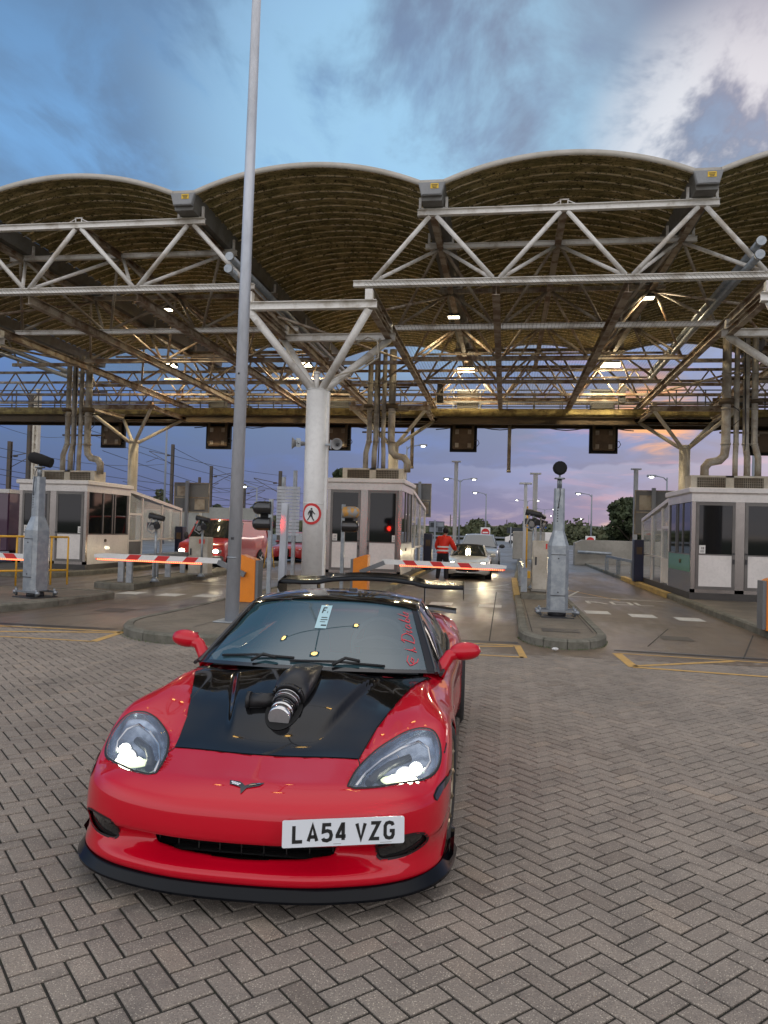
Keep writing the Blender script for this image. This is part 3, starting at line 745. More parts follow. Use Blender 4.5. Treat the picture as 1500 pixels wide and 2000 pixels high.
# hanging lane signs seen from behind
def sign_box(x, y, z, label):
    o = empty('lane_sign', (x, y, z), label, 'hanging sign', 'lane signs hanging from the rear catwalk')
    g = MB(); g.box(-.54, .05, -.52, .54, .22, .52); g.build('casing', 'matte_black', o)
    g = MB(); g.bbox(-.42, -.06, -.42, .42, .05, .42, .03); bk = g.build('back_panel', 'brown_board', o)
    for sx in (-1, 1):
        for sz in (-1, 1): g = MB(); g.box(sx*.25-.07, -.075, sz*.27-.09, sx*.25+.07, -.06, sz*.27+.09); g.build('cover_plate', 'old_steel', bk)
    g = MB()
    for sx in (-.38, .38): g.box(sx-.05, -.08, -.3, sx+.05, .08, .85)
    g.box(-.45, -.1, .78, .45, .1, .88); g.build('hanger', 'dark_rust', o)
    g = MB(); g.path([(.42, -.02, -.1), (.58, -.03, -.05), (.64, -.03, -.18), (.56, -.02, -.3), (.42, 0, -.28)], .016, 6); g.build('cable', 'dark_metal', o)
    return o
yS = 30.9
sign_box(-1.75, yS, 5.42, 'square hanging lane sign with brown back, above the silver convertible')
sign_box(3.72, yS, 5.42, 'square hanging lane sign with brown back, right of the camera post beside the sunset cloud')
sign_box(-6.93, yS, 5.42, 'square hanging lane sign with brown back, between the white column and the middle booth pipes')
sign_box(9.6, yS, 5.42, 'square hanging lane sign with brown back, partly behind the right booth pipes')
sign_box(-12.1, yS, 5.42, 'square hanging lane sign with brown back, just left of the tall grey pole')
sign_box(-16.9, yS, 5.42, 'square hanging lane sign with brown back, behind the left booth pipes')
for x, z0, lb in ((.08, 4.05, 'long brown rod hanging between the two middle lane signs'), (-3.75, 4.15, 'brown rod hanging right of the middle booth column')):
    g = MB(); g.tube((0, 0, 6.1-z0), (0, 0, 0), .07, 8); g.tube((0, 0, .0), (0, 0, .08), .085, 8); o = g.build('hanging_rod', 'old_steel'); o.location = (x, 30.4, z0); tag(o, lb, 'rod', 'rods hanging from the catwalk')
# pipe stacks rising from each booth roof into the frame
def pipes(x, y, label, mir=1, z=3.3):
    o = empty('pipe_stack', (x, y, z), label, 'pipes', 'vertical pipe stacks above the booths')
    Zt = 3.9
    def pp(dx, dy, pts, r, nm='pipe', m='pipe_cream'):
        g = MB(); g.path(pts, r, 10)
        for q in range(3): 
            zz = .9+q*.95; g.tube((pts[-1][0], pts[-1][1], zz), (pts[-1][0], pts[-1][1], zz+.05), r*1.18, 10)
        g.build(nm, m, o)
    for dx, r in ((-.30, .085), (-.08, .085), (.16, .07)):
        k = dx*mir; pp(dx, 0, [(k*1.25, -.1, 0), (k*1.25, -.1, .55), (k, 0, .95), (k, 0, Zt)], r)
    k = .42*mir
    pp(0, 0, [(k+.55*mir, -.1, -.05), (k+.55*mir, -.1, .28), (k+.44*mir, -.08, .42), (k+.16*mir, 0, .48), (k+.03*mir, 0, .62), (k, 0, .86), (k, 0, 2.2), (k, 0, Zt)], .115)
    g = MB()
    for zz in (1.95, 1.25, 2.7): g.beam((-.55, .12, zz), (.95, .12, zz), .05, .05)
    g.tube((k, 0, 2.0), (k, 0, 2.14), .2, 10); g.tube((-.35*mir, 0, 2.02), (-.35*mir, 0, 2.12), .16, 8)
    g.build('pipe_bracket', 'dark_rust', o)
    g = MB(); g.path([(k+.12, -.1, 1.95), (k+.3, -.12, 1.8), (k+.3, -.12, 1.55), (k+.14, -.1, 1.4)], .012, 5); g.path([(.03, -.1, 0), (.05, -.1, 1.2), (.0, -.1, 3.8)], .018, 6); g.build('cable', 'dark_metal', o)
    return o
mat('pipe_cream', (.42, .39, .33), .55, var=.8, vscale=2.6, col2=(.17, .13, .09), bump=.2)
# ================================================================ booths
mat('booth_white', (.82, .78, .74), .35, var=.25, vscale=1.5, col2=(.5, .48, .45), coat=.3)
mat('booth_frame', (.17, .16, .15), .32, metal=.4, var=.3, vscale=3)
mat('steel_bright', (.34, .31, .29), .24, metal=.85, var=.3, vscale=2, col2=(.24, .22, .21))
mat('dark_glass', (.006, .007, .009), .04, spec=.45)
mat('clear_glass', (.75, .8, .8), .02, alpha=.30, spec=.8)
mat('plinth', (.06, .055, .05), .6, var=.4, vscale=3)
mat('green_panel', (.03, .22, .10), .3, coat=.5)
mat('paper', (.75, .74, .70), .6)
mat('mesh_dark', (.10, .085, .06), .8, var=.5, vscale=6)
mat('navy', (.015, .02, .05), .35)
mat('sticker_red', (.65, .05, .03), .5)
def booth(loc, label, side, sidecol, num, H=2.65):
    # local: front face at y=0 (facing -y), width 2.35 centred on x=0, z=0 on the island; side = lane side with service window (+1/-1)
    o = empty('toll_booth', loc, label, 'toll booth', 'toll booths on the islands')
    w_ = 1.17; L = 7.0
    g = MB(); g.box(-w_-.03, -.03, 0, w_+.03, L, .17); g.build('plinth', 'plinth', o)
    # corner posts and centre post
    g = MB()
    for x0, x1 in ((-w_, -w_+.10), (w_-.10, w_), (-.11, .11)): g.box(x0, 0, .17, x1, .12, H-.16)
    g.box(-w_, 0, .17, w_, .11, .26); g.build('front_frame', 'steel_bright', o)
    for sx in (-1, 1):
        xa, xb = (.115*sx, (w_-.105)*sx); xa, xb = min(xa, xb), max(xa, xb)
        d = MB(); d.box(xa, -.018, .26, xa+.075, .1, H-.17); d.box(xb-.075, -.018, .26, xb, .1, H-.17); d.box(xa+.075, -.018, H-.25, xb-.075, .1, H-.17); d.box(xa+.075, -.018, .26, xb-.075, .1, .335); d.box(xa+.075, -.020, 1.13, xb-.075, .1, 1.16)
        dr = d.build('door', 'booth_frame', o)
        d = MB(); d.box(xa+.075, -.004, 1.16, xb-.075, .012, H-.25); d.build('window', 'dark_glass', dr)
        d = MB(); d.box(xa+.078, -.010, .338, xb-.078, .01, 1.128); d.build('lower_panel', 'booth_white', dr)
        d = MB(); hx = xa+.035 if sx > 0 else xb-.035; d.box(hx-.02, -.05, .92, hx+.02, -.018, 1.04); d.box(hx-.03, -.04, 1.16, hx+.03, -.02, 1.2); d.build('handle', 'dark_metal', dr)
        d = MB(); px = (xb-.17) if sx*1 > 0 and num != '18' else xa+.085
        if num == '18' and sx > 0: px = xb-.17
        d.box(px, -.009, 1.17, px+.15, -.0045, 1.38); nt = d.build('notice', 'paper', dr)
        d = MB()
        for q in range(3): d.box(px+.03, -.011, 1.20+q*.02, px+.12, -.0095, 1.208+q*.02)
        d.build('notice_text', 'dark_metal', dr)
        text_mesh('booth_number', num, .085, 'black', dr, (px+.035, -.011, 1.275), (R_(90), 0, 0), bold=.001)
    # cornice band and roof slab, canted corner shows on the lane side
    g = MB(); g.box(-w_-.01, -.02, H-.16, w_+.01, 2.86, H+.06); g.build('fascia', 'booth_white', o)
    g = MB(); g.bbox(-w_-.09, -.10, H+.06, w_+.09, 2.92, H+.20, .02); g.build('roof', 'booth_white', o)
    # side walls
    for sx in (-1, 1):
        xo = w_*sx; xi = (w_-.07)*sx; a, bq = min(xo, xi), max(xo, xi)
        low = MB(); low.box(a, .12, .17, bq, 2.75, 1.12)
        sw = low.build('side_panel', sidecol if sx == side else 'booth_white', o)
        if sx == side and sidecol == 'steel_bright':
            gg = MB(); xx = xo+.004*sx; gg.box(min(xx, xo), .13, .68, max(xx, xo), 2.7, 1.115); gg.build('green_band', 'green_panel', sw)
        gg = MB(); gg.tube((xo, 1.2, .93), (xo+.03*sx, 1.2, .93), .055, 10); gg.build('crest', 'brown_board', sw)
        gl = MB(); gl.box(a+.02, .14, 1.14, bq-.02, 2.74, H-.17); gl.build('side_window', 'dark_glass', o)
        fr = MB()
        for yy in (.12, 1.0, 1.62, 1.78, 2.62): fr.box(a-.004, yy, 1.12, bq+.004, yy+(.06 if yy not in (.12,) else .03), H-.165)
        fr.box(a-.004, .12, 1.115, bq+.004, 2.75, 1.15); fr.build('window_frame', 'booth_frame', o)
        # service porch behind with a sloping top
        P_ = MB(); y0, y1 = 2.78, L+.25
        def rail(p, q, wd=.07): P_.beam(p, q, wd, wd, (0, 1, 0))
        xx = xo-.035*sx
        for yy, zz in ((y0+.03, H), (y0+1.05, H-.17), (y0+2.7, H-.36), (y1, H-.52)): P_.beam((xx, yy, .17), (xx, yy, zz-.04), .07, .07)
        P_.beam((xx, y0, H+.02), (xx, y1+.05, H-.52), .08, .11); P_.beam((xx, y0+.06, 1.85), (xx, y0+1.02, 1.85), .06, .08)
        P_.beam((xx, y0+.06, .90), (xx, y0+1.02, .90), .06, .06); P_.beam((xx, y0+1.08, .95), (xx, y1-.03, .95), .06, .06)
        pr = P_.build('porch_frame', 'booth_white', o)
        P_ = MB(); P_.box(xx-.008, y0+.06, 1.9, xx+.008, y1-.03, H-.33) if False else P_.prism([(y0+.06, 1.9), (y0+1.02, 1.9), (y0+1.02, H-.33), (y0+.06, H-.08)], xx-.008, xx+.008, 'X')
        P_.prism([(y0+1.09, .99), (y1-.04, .99), (y1-.04, H-.6), (y0+1.09, H-.27)], xx-.008, xx+.008, 'X'); P_.prism([(y0+.07, .94), (y0+1.01, .94), (y0+1.01, 1.80), (y0+.07, 1.80)], xx-.008, xx+.008, 'X'); P_.build('porch_glass', 'clear_glass', o)
        P_ = MB(); P_.box(xx-.015, y0+.07, .2, xx+.015, y0+1.01, .87); P_.build('porch_panel', 'grey_paint' if sidecol == 'booth_white' and side > 0 and num == '16' else 'booth_white', o)
    g = MB(); g.box(-w_+.1, 3.0, .17, w_-.1, 3.06, H-.1); g.build('rear_wall', 'grey_paint', o)
    g = MB(); g.prism([(2.75, H+.02), (2.75, H+.06), (L+.32, H-.47), (L+.32, H-.51)], -w_, w_, 'X'); g.build('porch_roof', 'booth_white', o)
    # ticket machine on the lane side
    g = MB(); xs = (w_+.02)*side; g.bbox(min(xs, xs+.32*side), L-.4, .02, max(xs, xs+.32*side), L+.0, 1.45, .02); tm = g.build('ticket_machine', 'navy', o)
    g = MB(); g.box(min(xs, xs+.32*side)+.08, L-.415, .95, max(xs, xs+.32*side)-.06, L-.39, 1.2); g.build('label_plate', 'brown_board', tm)
    return o
def ac_unit(loc, label):
    o = empty('air_handler', loc, label, 'rooftop unit', 'rooftop air units')
    g = MB()
    g.box(-.95, 0, 0, -.80, .7, .36); g.box(.85, 0, 0, 1.0, .7, .36); g.box(-.08, 0, 0, .12, .7, .36); g.box(-.80, 0, .31, .85, .7, .36); g.box(-.8, .2, 0, .85, .7, .31)
    g.build('casing', 'cream', o)
    for x0, x1 in ((-.80, -.08), (.12, .85)):
        g = MB(); g.box(x0, .03, 0, x1, .2, .31)
        gr = g.build('grille', 'mesh_dark', o)
        g = MB(); n = 14
        for q in range(n): xx = x0+(x1-x0)*(q+.5)/n; g.box(xx-.004, .02, .0, xx+.004, .03, .31)
        for q in range(5): g.box(x0, .012, .03+q*.065, x1, .02, .038+q*.065)
        g.build('wire', 'old_steel', gr)
    return o
H_ = .13
b1 = booth((-4.33, 23.4, H_), 'booth with pinkish white front standing behind the white column, chrome centre post', 1, 'booth_white', '17', 2.92)
b2 = booth((5.87, 20.6, H_), 'booth at the right edge with a green band on its steel side wall', -1, 'steel_bright', '18')
b3 = booth((-14.3, 22.6, H_), 'booth at the left with a long cream side wall, beside the purple vehicle', 1, 'booth_white', '16')
ac_unit((-4.2, 23.9, H_+3.12), 'louvred cream air unit on the roof of the middle booth')
ac_unit((5.75, 21.2, H_+2.85), 'louvred cream air unit on the roof of the right booth')
ac_unit((-14.3, 23.3, H_+2.85), 'louvred cream air unit on the roof of the left booth')
pipes(-4.1, 24.3, 'cream ducts rising from the middle booth roof, right of the white column', z=3.57)
pipes(6.2, 21.7, 'cream ducts rising from the right booth roof', -1)
pipes(-14.2, 23.6, 'cream ducts rising from the left booth roof with a bend to the right')

# ================================================================ lane furniture
def camera_post(loc, label, rz=0, ballcam=True):
    o = empty('camera_post', loc, label, 'camera post', 'galvanised camera posts on the islands', rz)
    def octo(a, b=None):
        b = b or a; k = .30
        return [(-a+a*k*1.1, -b), (a-a*k*1.1, -b), (a, -b+b*k*1.1), (a, b-b*k*1.1), (a-a*k*1.1, b), (-a+a*k*1.1, b), (-a, b-b*k*1.1), (-a, -b+b*k*1.1)]
    g = MB(); g.box(-.30, -.30, 0, .30, .30, .02); g.tube((0, 0, .02), (0, 0, .10), .17, 8); g.build('footing', 'dark_metal', o)
    g = MB()
    for sx in (-1, 1):
        g.beam((-.36, sx*.2, .12), (.36, sx*.2, .12), .05, .04)
        for sy in (-1, 1): g.tube((sx*.32, sy*.2, .03), (sx*.32, sy*.2, .18), .025, 6); g.ball((sx*.36, sy*.2, .10), .05, n=8, m=5)
    g.build('levelling_frame', 'drain_steel', o)
    g = MB(); rings = [(octo(.195), .14), (octo(.192), 1.34), (octo(.105), 1.62), (octo(.096), 2.42)]
    rows = [[(p[0], p[1], z) for p in r] for r, z in rings]; g.grid(rows, False, True); g.add(rows[-1], [tuple(range(8))]); body = g.build('housing', 'galv', o)
    g = MB(); g.box(-.13, -.202, .42, .13, -.1935, 1.16); hb = g.build('hatch', 'galv', body)
    g = MB()
    for z in (.40, 1.165): g.box(-.135, -.2035, z, .135, -.194, z+.012)
    g.tube((0, -.21, 1.10), (0, -.2, 1.10), .014, 8); g.tube((0, -.21, .47), (0, -.2, .47), .014, 8); g.build('hatch_seam', 'dark_metal', body)
    g = MB()
    for q in range(6): g.tube((-.03, -.106, 1.80+q*.05), (-.03, -.097, 1.80+q*.05), .014, 6)
    g.path([(-.02, -.115, 2.05), (-.01, -.125, 2.15), (.01, -.13, 2.3), (.0, -.1, 2.5), (0, -.05, 2.62)], .008, 5); g.build('cable', 'dark_metal', o)
    g = MB(); g.tube((0, 0, 2.42), (0, 0, 2.62), .045, 8); g.tube((0, 0, 2.6), (0, 0, 2.625), .10, 10); g.beam((0, 0, 2.62), (0, 0, 2.70), .03, .08); g.build('neck', 'galv', o)
    g = MB()
    if ballcam: g.path([(0, .12, 2.82), (0, -.02, 2.81), (0, -.16, 2.80)], [.13, .135, .125], 14); g.tube((0, -.17, 2.80), (0, -.175, 2.80), .1, 14)
    else: g.path([(-.17, -.1, 2.82), (-.12, -.08, 2.81), (.0, 0, 2.77), (.2, .12, 2.70)], [.09, .115, .115, .10], 12)
    g.build('camera_head', 'matte_black', o)
    return o
camera_post((1.0, 14.9, .13), 'galvanised camera post with round black camera head on the central island')
camera_post((-9.3, 14.2, .13), 'galvanised camera post with tilted black camera head on the far left island', R_(-22), False)

def barrier(loc, arm_dir, label, arm_len, ang, lit=True, cab=True, flip=1):
    o = empty('barrier_gate', loc, label, 'barrier', 'orange barrier gates with striped arms', 0)
    g = MB(); g.prism([(-.17, 0), (.17, 0), (.17, .84), (.14, .87), (-.13, .96), (-.17, .95)] if flip > 0 else [(.17, 0), (-.17, 0), (-.17, .84), (-.14, .87), (.13, .96), (.17, .95)], -.17, .17, 'Y'); c_b = g.build('cabinet', 'orange', o, bevel=.008)
    g = MB(); g.box(.171*flip if flip > 0 else -.231, -.15, .02, .23 if flip > 0 else -.171, .15, .85); g.build('side_cover', 'grey_paint', o)
    if arm_len:
        s_ = arm_dir; y = -.24
        p0 = Vector((.02*s_, y, .56)); p1 = Vector((.58*s_, y-.02, .80)); 
        g = MB(); g.beam(p0, p1, .10, .10); g.tube((0.02*s_, y+.08, .58), (.02*s_, -.1, .58), .05, 10); g.build('arm_bracket', 'grey_paint', o)
        d = Vector((math.cos(ang)*s_, 0, math.sin(ang))); q0 = p1+Vector((-.05*s_, 0, .02)); q1 = q0+d*arm_len
        g = MB(); up = Vector((-d.z, 0, d.x)) if s_ > 0 else Vector((d.z, 0, -d.x)); h = .055
        a, bq = q0, q1
        yy = Vector((0, .025, 0))
        v = []
        for p, hh in ((a, h), (bq-d*.25, h), (bq, h*.55)):
            for sg in (-1, 1): v += [p+up*hh*sg-yy, p+up*hh*sg+yy]
        g.grid([[v[0], v[4], v[8]], [v[2], v[6], v[10]], [v[3], v[7], v[11]], [v[1], v[5], v[9]], [v[0], v[4], v[8]]], False); arm = g.build('arm', 'white', o)
        n = int((arm_len-.5)/.62)
        for i in range(n):
            c0 = a+d*(.55+i*.62)
            g = MB(); sk = .09; pts = [c0-up*.052, c0+d*.26-up*.052, c0+d*(.26-sk)+up*.052, c0-d*sk+up*.052]
            g.add([p-yy*1.12 for p in pts], [(0, 1, 2, 3)]); g.build('red_stripe', 'red', arm)
        if lit:
            g = MB(); m_ = int((arm_len-.45)/.045)
            for i in range(m_):
                c0 = a+d*(.42+i*.045)-up*.072; g.box(c0.x-.014, c0.y-.02, c0.z-.014, c0.x+.014, c0.y+.02, c0.z+.014)
            g.build('warning_lights', 'arm_led', arm)
            g = MB(); g.beam(a+d*.4-up*.066, bq-d*.03-up*.066, .03, .02); g.build('light_strip', 'arm_led_dim', arm)
    return o
mat('arm_led', (1, .25, .12), .4, emit=(1, .16, .06), estr=4)
mat('arm_led_dim', (.7, .06, .03), .4, emit=(1, .08, .03), estr=.9)
barrier((-5.15, 15.15, .13), -1, 'orange barrier between the tall pole and the grey post, its arm reaching left', 2.75, R_(.5))
barrier((-3.28, 17.6, .13), 1, 'orange barrier behind the white column with its arm across the middle lane', 2.8, R_(-.6), flip=-1)
barrier((4.62, 14.2, .13), 1, 'orange barrier at the right edge of the picture', 0, 0, flip=-1)
# the far-left gate reaches in from outside the picture
barrier((-15.2, 15.1, .13), 1, 'striped barrier arm at the far left in front of the yellow railing', 5.2, R_(-.6))

def traffic_light(loc, label, rz=0, m='lens_black', cap=None, red=True):
    o = empty('traffic_light', loc, label, 'traffic light', 'two-lamp lane signals on posts', rz)
    g = MB(); g.beam((0, 0, 0), (0, 0, 2.1), .075, .075, (0, 1, 0)); g.box(-.1, -.1, 0, .1, .1, .02); g.build('post', 'galv', o)
    for k, z in enumerate((1.92, 1.60)):
        g = MB(); prof = [(.0, -.33), (.08, -.32), (.12, -.28), (.135, -.22), (.135, .02), (.14, .03), (.14, .05), (.0, .05)]
        g.lathe((-.04, 0, z), [(r, h) for r, h in prof], 16, 'X'); hd = g.build('signal_head', m if not (cap and k == 0) else cap, o)
        g = MB(); g.box(-.06, -.04, z-.05, .03, .04, z+.05); g.build('bracket', 'galv', o)
    return o
mat('lens_black', (.015, .015, .016), .25, coat=.6)
mat('worn_grey', (.30, .30, .29), .5, var=1, vscale=9, col2=(.55, .28, .06), lo=.48, hi=.55)
mat('signal_grey', (.34, .36, .40), .35, var=.4, vscale=8, coat=.3)
traffic_light((-4.66, 14.9, .13), 'two-lamp signal with black hoods on a post right of the orange barrier')
t2 = traffic_light((-3.66, 17.2, .13), 'two-lamp signal with a paint-worn upper hood, in front of the middle booth', R_(180), 'lens_black', 'worn_grey')
traffic_light((4.75, 13.6, .13), 'two-lamp signal with grey hoods at the right edge', 0, 'signal_grey')
# the lit side faces the booths: red lamps whose glow falls on the booth fronts
mat('red_lamp', (1, .05, .03), .4, emit=(1, .03, .015), estr=70)
for o in [o for o in bpy.data.objects if o.name.startswith('traffic_light')]:
    s_ = -1 if abs(o.rotation_euler[2]) > 1 else 1
    g = MB(); g.box(-.22, .0 if s_ > 0 else -.13, 1.5, .0, .13 if s_ > 0 else 0, 2.02); g.build('signal_case', 'matte_black', o)
    g = MB(); y = .135*s_; g.tube((-.11, y, 1.6), (-.11, y+.012*s_, 1.6), .085, 16); g.build('red_lens', 'red_lamp', o)
    g = MB(); rr_ = [[(-.11+.10*math.cos(a), y+yy*s_, 1.6+.10*math.sin(a)) for a in [2*math.pi*k/20 for k in range(20)]] for yy in (-.01, .24)]; g.grid(rr_, True, True); g.build('visor', 'matte_black', o)
    l = bpy.data.lights.new('red_glow', 'SPOT'); l.energy = .5; l.color = (1, .04, .02); l.spot_size = R_(80); l.shadow_soft_size = .05
    lo = bpy.data.objects.new('red_glow', l); COL.objects.link(lo); lo.parent = o; lo.location = (-.11, y+.04*s_, 1.6); lo.rotation_euler = (R_(90), 0, 0) if s_ > 0 else (R_(-90), 0, 0)

# tall galvanised lighting mast on the left island
o = empty('lighting_mast', (-4.32, 11.9, .13), 'tall tapered grey lighting mast crossing the whole picture height', 'lamp post')
g = MB(); g.tube((0, 0, 0), (.10, 0, 12.75), .112, 20, .062); g.build('mast', 'galv_pole', o)
mat('lamp_flood', (1, .85, .6), .4, emit=(1, .58, .16), estr=16)
for k, (ax, ay) in enumerate(((1, .1), (-1, -.1), (.15, -1), (-.1, 1))):
    g = MB(); g.tube((.1, 0, 12.7), (.1+ax*2.2, ay*2.2, 12.55), .035, 8); arm_ = g.build('crown_arm', 'galv_pole', o)
    g = MB(); g.bbox(.1+ax*2.4-.24, ay*2.4-.18, 12.44, .1+ax*2.4+.24, ay*2.4+.18, 12.62, .02); g.build('lamp_head', 'dark_metal', arm_)
    g = MB(); g.ball((.1+ax*2.4, ay*2.4, 12.43), .17, .15, .07, 14, 8); g.build('lamp_glass', 'lamp_flood', arm_)

g = MB(); g.bbox(-.24, -.24, 0, .24, .24, .02, .01); g.tube((0, 0, 1.02), (0, 0, 1.045), .1135, 20); g.build('base_plate', 'galv', o)
g = MB(); g.box(-.02, -.1125, 1.32, .03, -.10, 1.36); g.tube((.02, -.105, 4.0), (.02, -.095, 4.0), .018, 8); g.build('fixing', 'dark_metal', o)

# leaning grey post beside the barrier
g = MB(); g.ibeam((0, 0, 0), (.03, .02, 2.05), .13, .16, (0, 1, 0)); g.box(-.15, -.12, 0, .15, .12, .02); o = g.build('steel_post', 'galv_pole'); o.location = (-4.6, 15.6, .13)
tag(o, 'plain grey steel post with flat sides, left of the white column', 'post')
# tall slatted panel on two posts further back
o = empty('slatted_screen', (-6.55, 22.6, 0), 'pale slatted panel on two posts, left of the white column', 'screen')
g = MB()
for q in range(15): g.box(-.34, -.02, 1.42+q*.1, .38, .01, 1.505+q*.1)
g.build('slats', 'galv_pole', o)
for xx, h in ((-.16, 3.2), (.2, 3.4)):
    g = MB(); g.beam((xx, .06, 0), (xx, .06, h), .10, .10); g.build('post', 'galv', o)

# pedestrian sign and fittings on the white column
o = empty('prohibition_sign', (CX-.0, 16.33, 1.98), 'round red ringed no pedestrians sign on the white column', 'sign')
def curved_disc(r0, r1, y, m, nm, par=None, n=40, Rc=.262):
    g = MB(); rows = []
    for rr in (r0, (r0+r1)/2, r1):
        row = []
        for k in range(n):
            a = 2*math.pi*k/n; x = rr*math.cos(a); z = rr*math.sin(a); th = x/Rc
            row.append((Rc*math.sin(th), -(Rc+y)*math.cos(th)+.27, z))
        rows.append(row)
    g.grid(rows, True, True); return g.build(nm, m, par, fixn=False)
curved_disc(.0, .235, .004, 'red', 'ring', o); curved_disc(.0, .178, .008, 'white', 'face', o)
# walking figure
fig = [[(-.01, .105), (.015, .115), (.03, .095), (.02, .075), (-.01, .078)], [(-.03, .07), (.03, .07), (.055, .03), (.085, .0), (.075, -.012), (.04, .015), (.03, .03), (.03, -.03), (.04, -.075), (.07, -.125), (.05, -.135), (.018, -.08), (0, -.045), (-.03, -.085), (-.065, -.13), (-.082, -.12), (-.045, -.07), (-.025, -.02), (-.025, .025), (-.05, .0), (-.045, -.03), (-.06, -.03), (-.065, .01)]]
g = MB()
for poly in fig:
    tri = delaunay_2d_cdt([Vector(p) for p in poly], [(i, (i+1) % len(poly)) for i in range(len(poly))], [], 1, 1e-6)
    v = []
    for p in tri[0]: x = p.x*1.15; z = p.y*1.15; th = x/.262; v.append((.262*math.sin(th), -(.274)*math.cos(th)+.27, z))
    g.add(v, [tuple(f) for f in tri[2]])
g.build('walking_figure', 'black', o, fixn=False)
def horn(loc, label, sx, m='cream'):
    o = empty('loudspeaker', loc, label, 'loudspeaker', 'loudspeakers on the white column')
    g = MB(); g.beam((-.28*sx, 0, 0), (-.05*sx, 0, 0), .04, .04); g.beam((-.16*sx, 0, -.1), (-.16*sx, 0, .1), .02, .1); g.build('bracket', 'galv', o)
    g = MB(); g.lathe((0, 0, 0), [(.035, .2), (.05, .1), (.055, .02), (.075, -.06), (.125, -.12), (.13, -.13), (.12, -.125), (.06, -.05), (.03, -.02), (0, -.02)], 18, 'Y'); h = g.build('horn', 'mid_grey', o)
    g = MB(); g.ball((0, -.07, 0), .035, n=10, m=6); g.build('centre_cap', 'dark_metal', h)
    return o
a_ = horn((CX+.52, 16.5, 3.52), 'round grey horn loudspeaker on the right of the white column', 1)
a_ = horn((CX-.42, 16.6, 3.55), 'grey horn loudspeaker on the left of the white column, seen side on', -1); a_.rotation_euler = (0, 0, R_(-70))

# guard rails, equipment posts, cabinets
def bench_rail(loc, label, L, rz):
    o = empty('guard_rail', loc, label, 'guard rail', 'low galvanised guard rails', rz)
    g = MB(); g.beam((0, -.06, .62), (0, L, .62), .05, .10); g.build('rail', 'galv', o)
    for yy in (0.05, L*.5, L-.1):
        g = MB(); g.beam((0.0, yy, 0), (0, yy, .58), .15, .09, (0, 1, 0)); g.build('post', 'galv', o)
    return o
bench_rail((-9.42, 18.3, .15), 'galvanised rail on the small island, nearer to the left booth', 5.0, R_(2))
bench_rail((-9.75, 18.5, .15), 'galvanised rail on the small island, left one of the parallel pair', 4.5, R_(3))
bench_rail((4.62, 29.0, .15), 'low galvanised guard rail in front of the concrete blocks at the right', 6.5, R_(1))
bench_rail((.48, 18.9, .27), 'short galvanised rail on the central island, left of the cabinet', 4.2, R_(0))
def gantry_cam(loc, label, h=1.75, rz=0):
    o = empty('sensor_post', loc, label, 'sensor post', 'posts with small lane sensors', rz)
    g = MB(); g.tube((0, 0, 0), (0, 0, h), .035, 8); g.tube((0, 0, 0), (0, 0, .12), .13, 10, .04); g.build('post', 'galv', o)
    g = MB(); g.path([(.2, 0, h-.1), (-.2, .03, h-.02)], [.07, .09], 8); g.tube((0, 0, h-.25), (.1, -.16, h-.3), .085, 10); g.box(-.22, -.08, h-.35, -.06, .08, h-.2); g.build('sensor', 'dark_metal', o)
    g = MB(); g.path([(-.1, -.05, h-.1), (-.2, -.12, h-.4), (-.05, -.1, h-.5), (.08, -.06, h-.35)], .02, 6); g.tube((-.05, -.1, h-.32), (-.05, -.17, h-.35), .07, 10); g.build('cable', 'mid_grey', o)
    return o
gantry_cam((-9.0, 18.9, .15), 'sensor post on the small island in front of the left booth', 1.75)
gantry_cam((-8.75, 21.4, .15), 'sensor post in front of the red van', 1.75)
gantry_cam((.72, 20.2, .27), 'sensor post behind the cabinet on the central island', 2.0)
gantry_cam((1.02, 22.8, .27), 'sensor post furthest back on the central island', 2.0, 1.0)
def cabinet(loc, label, w_=.62, h=1.15):
    o = empty('control_cabinet', loc, label, 'cabinet', 'pale control cabinets on the islands')
    g = MB(); g.bbox(-w_/2, 0, .04, w_/2, .42, h, .015); g.build('casing', 'cream', o)
    g = MB(); g.box(-w_/2-.02, -.02, 0, w_/2+.02, .44, .045); g.build('plinth', 'concrete', o)
    g = MB(); g.box(.02, -.006, h-.2, .2, -.001, h-.07); g.build('warning_label', 'sticker_red', o)
    g = MB(); g.box(-w_/2+.06, -.02, h*.52, -w_/2+.10, -.002, h*.52+.2); g.build('handle', 'dark_metal', o)
    return o
cabinet((.98, 19.4, .26), 'cream control cabinet with red label on the central island, behind the camera post', .58, 1.25)
cabinet((-9.2, 22.2, .15), 'cream control cabinet with red label in front of the red van', .62, 1.15)
# slim steel columns without lamps (closed sign gantries)
def slim(loc, label, h, wd=.16):
    g = MB(); g.ibeam((0, 0, 0), (0, 0, h), wd, wd, (0, 1, 0)); g.box(-.2, -.12, h, .2, .12, h+.05); g.box(-.16, -.16, 0, .16, .16, .03); o = g.build('steel_column', 'galv_pole')
    o.location = loc; return tag(o, label, 'steel column', 'bare steel columns beside the lanes')
slim((1.05, 28.5, .2), 'bare steel column behind the central island cabinet', 3.65)
slim((5.3, 33, .15), 'bare steel column in front of the concrete blocks', 4.3)
slim((-2.2, 34, .15), 'bare steel column right of the middle booth', 4.6)
slim((5.05, 25.8, .15), 'short bare post between the right booth and concrete blocks', 1.75, .14)
slim((.62, 25.0, .26), 'slim steel column on the left edge of the central island', 3.0, .1)
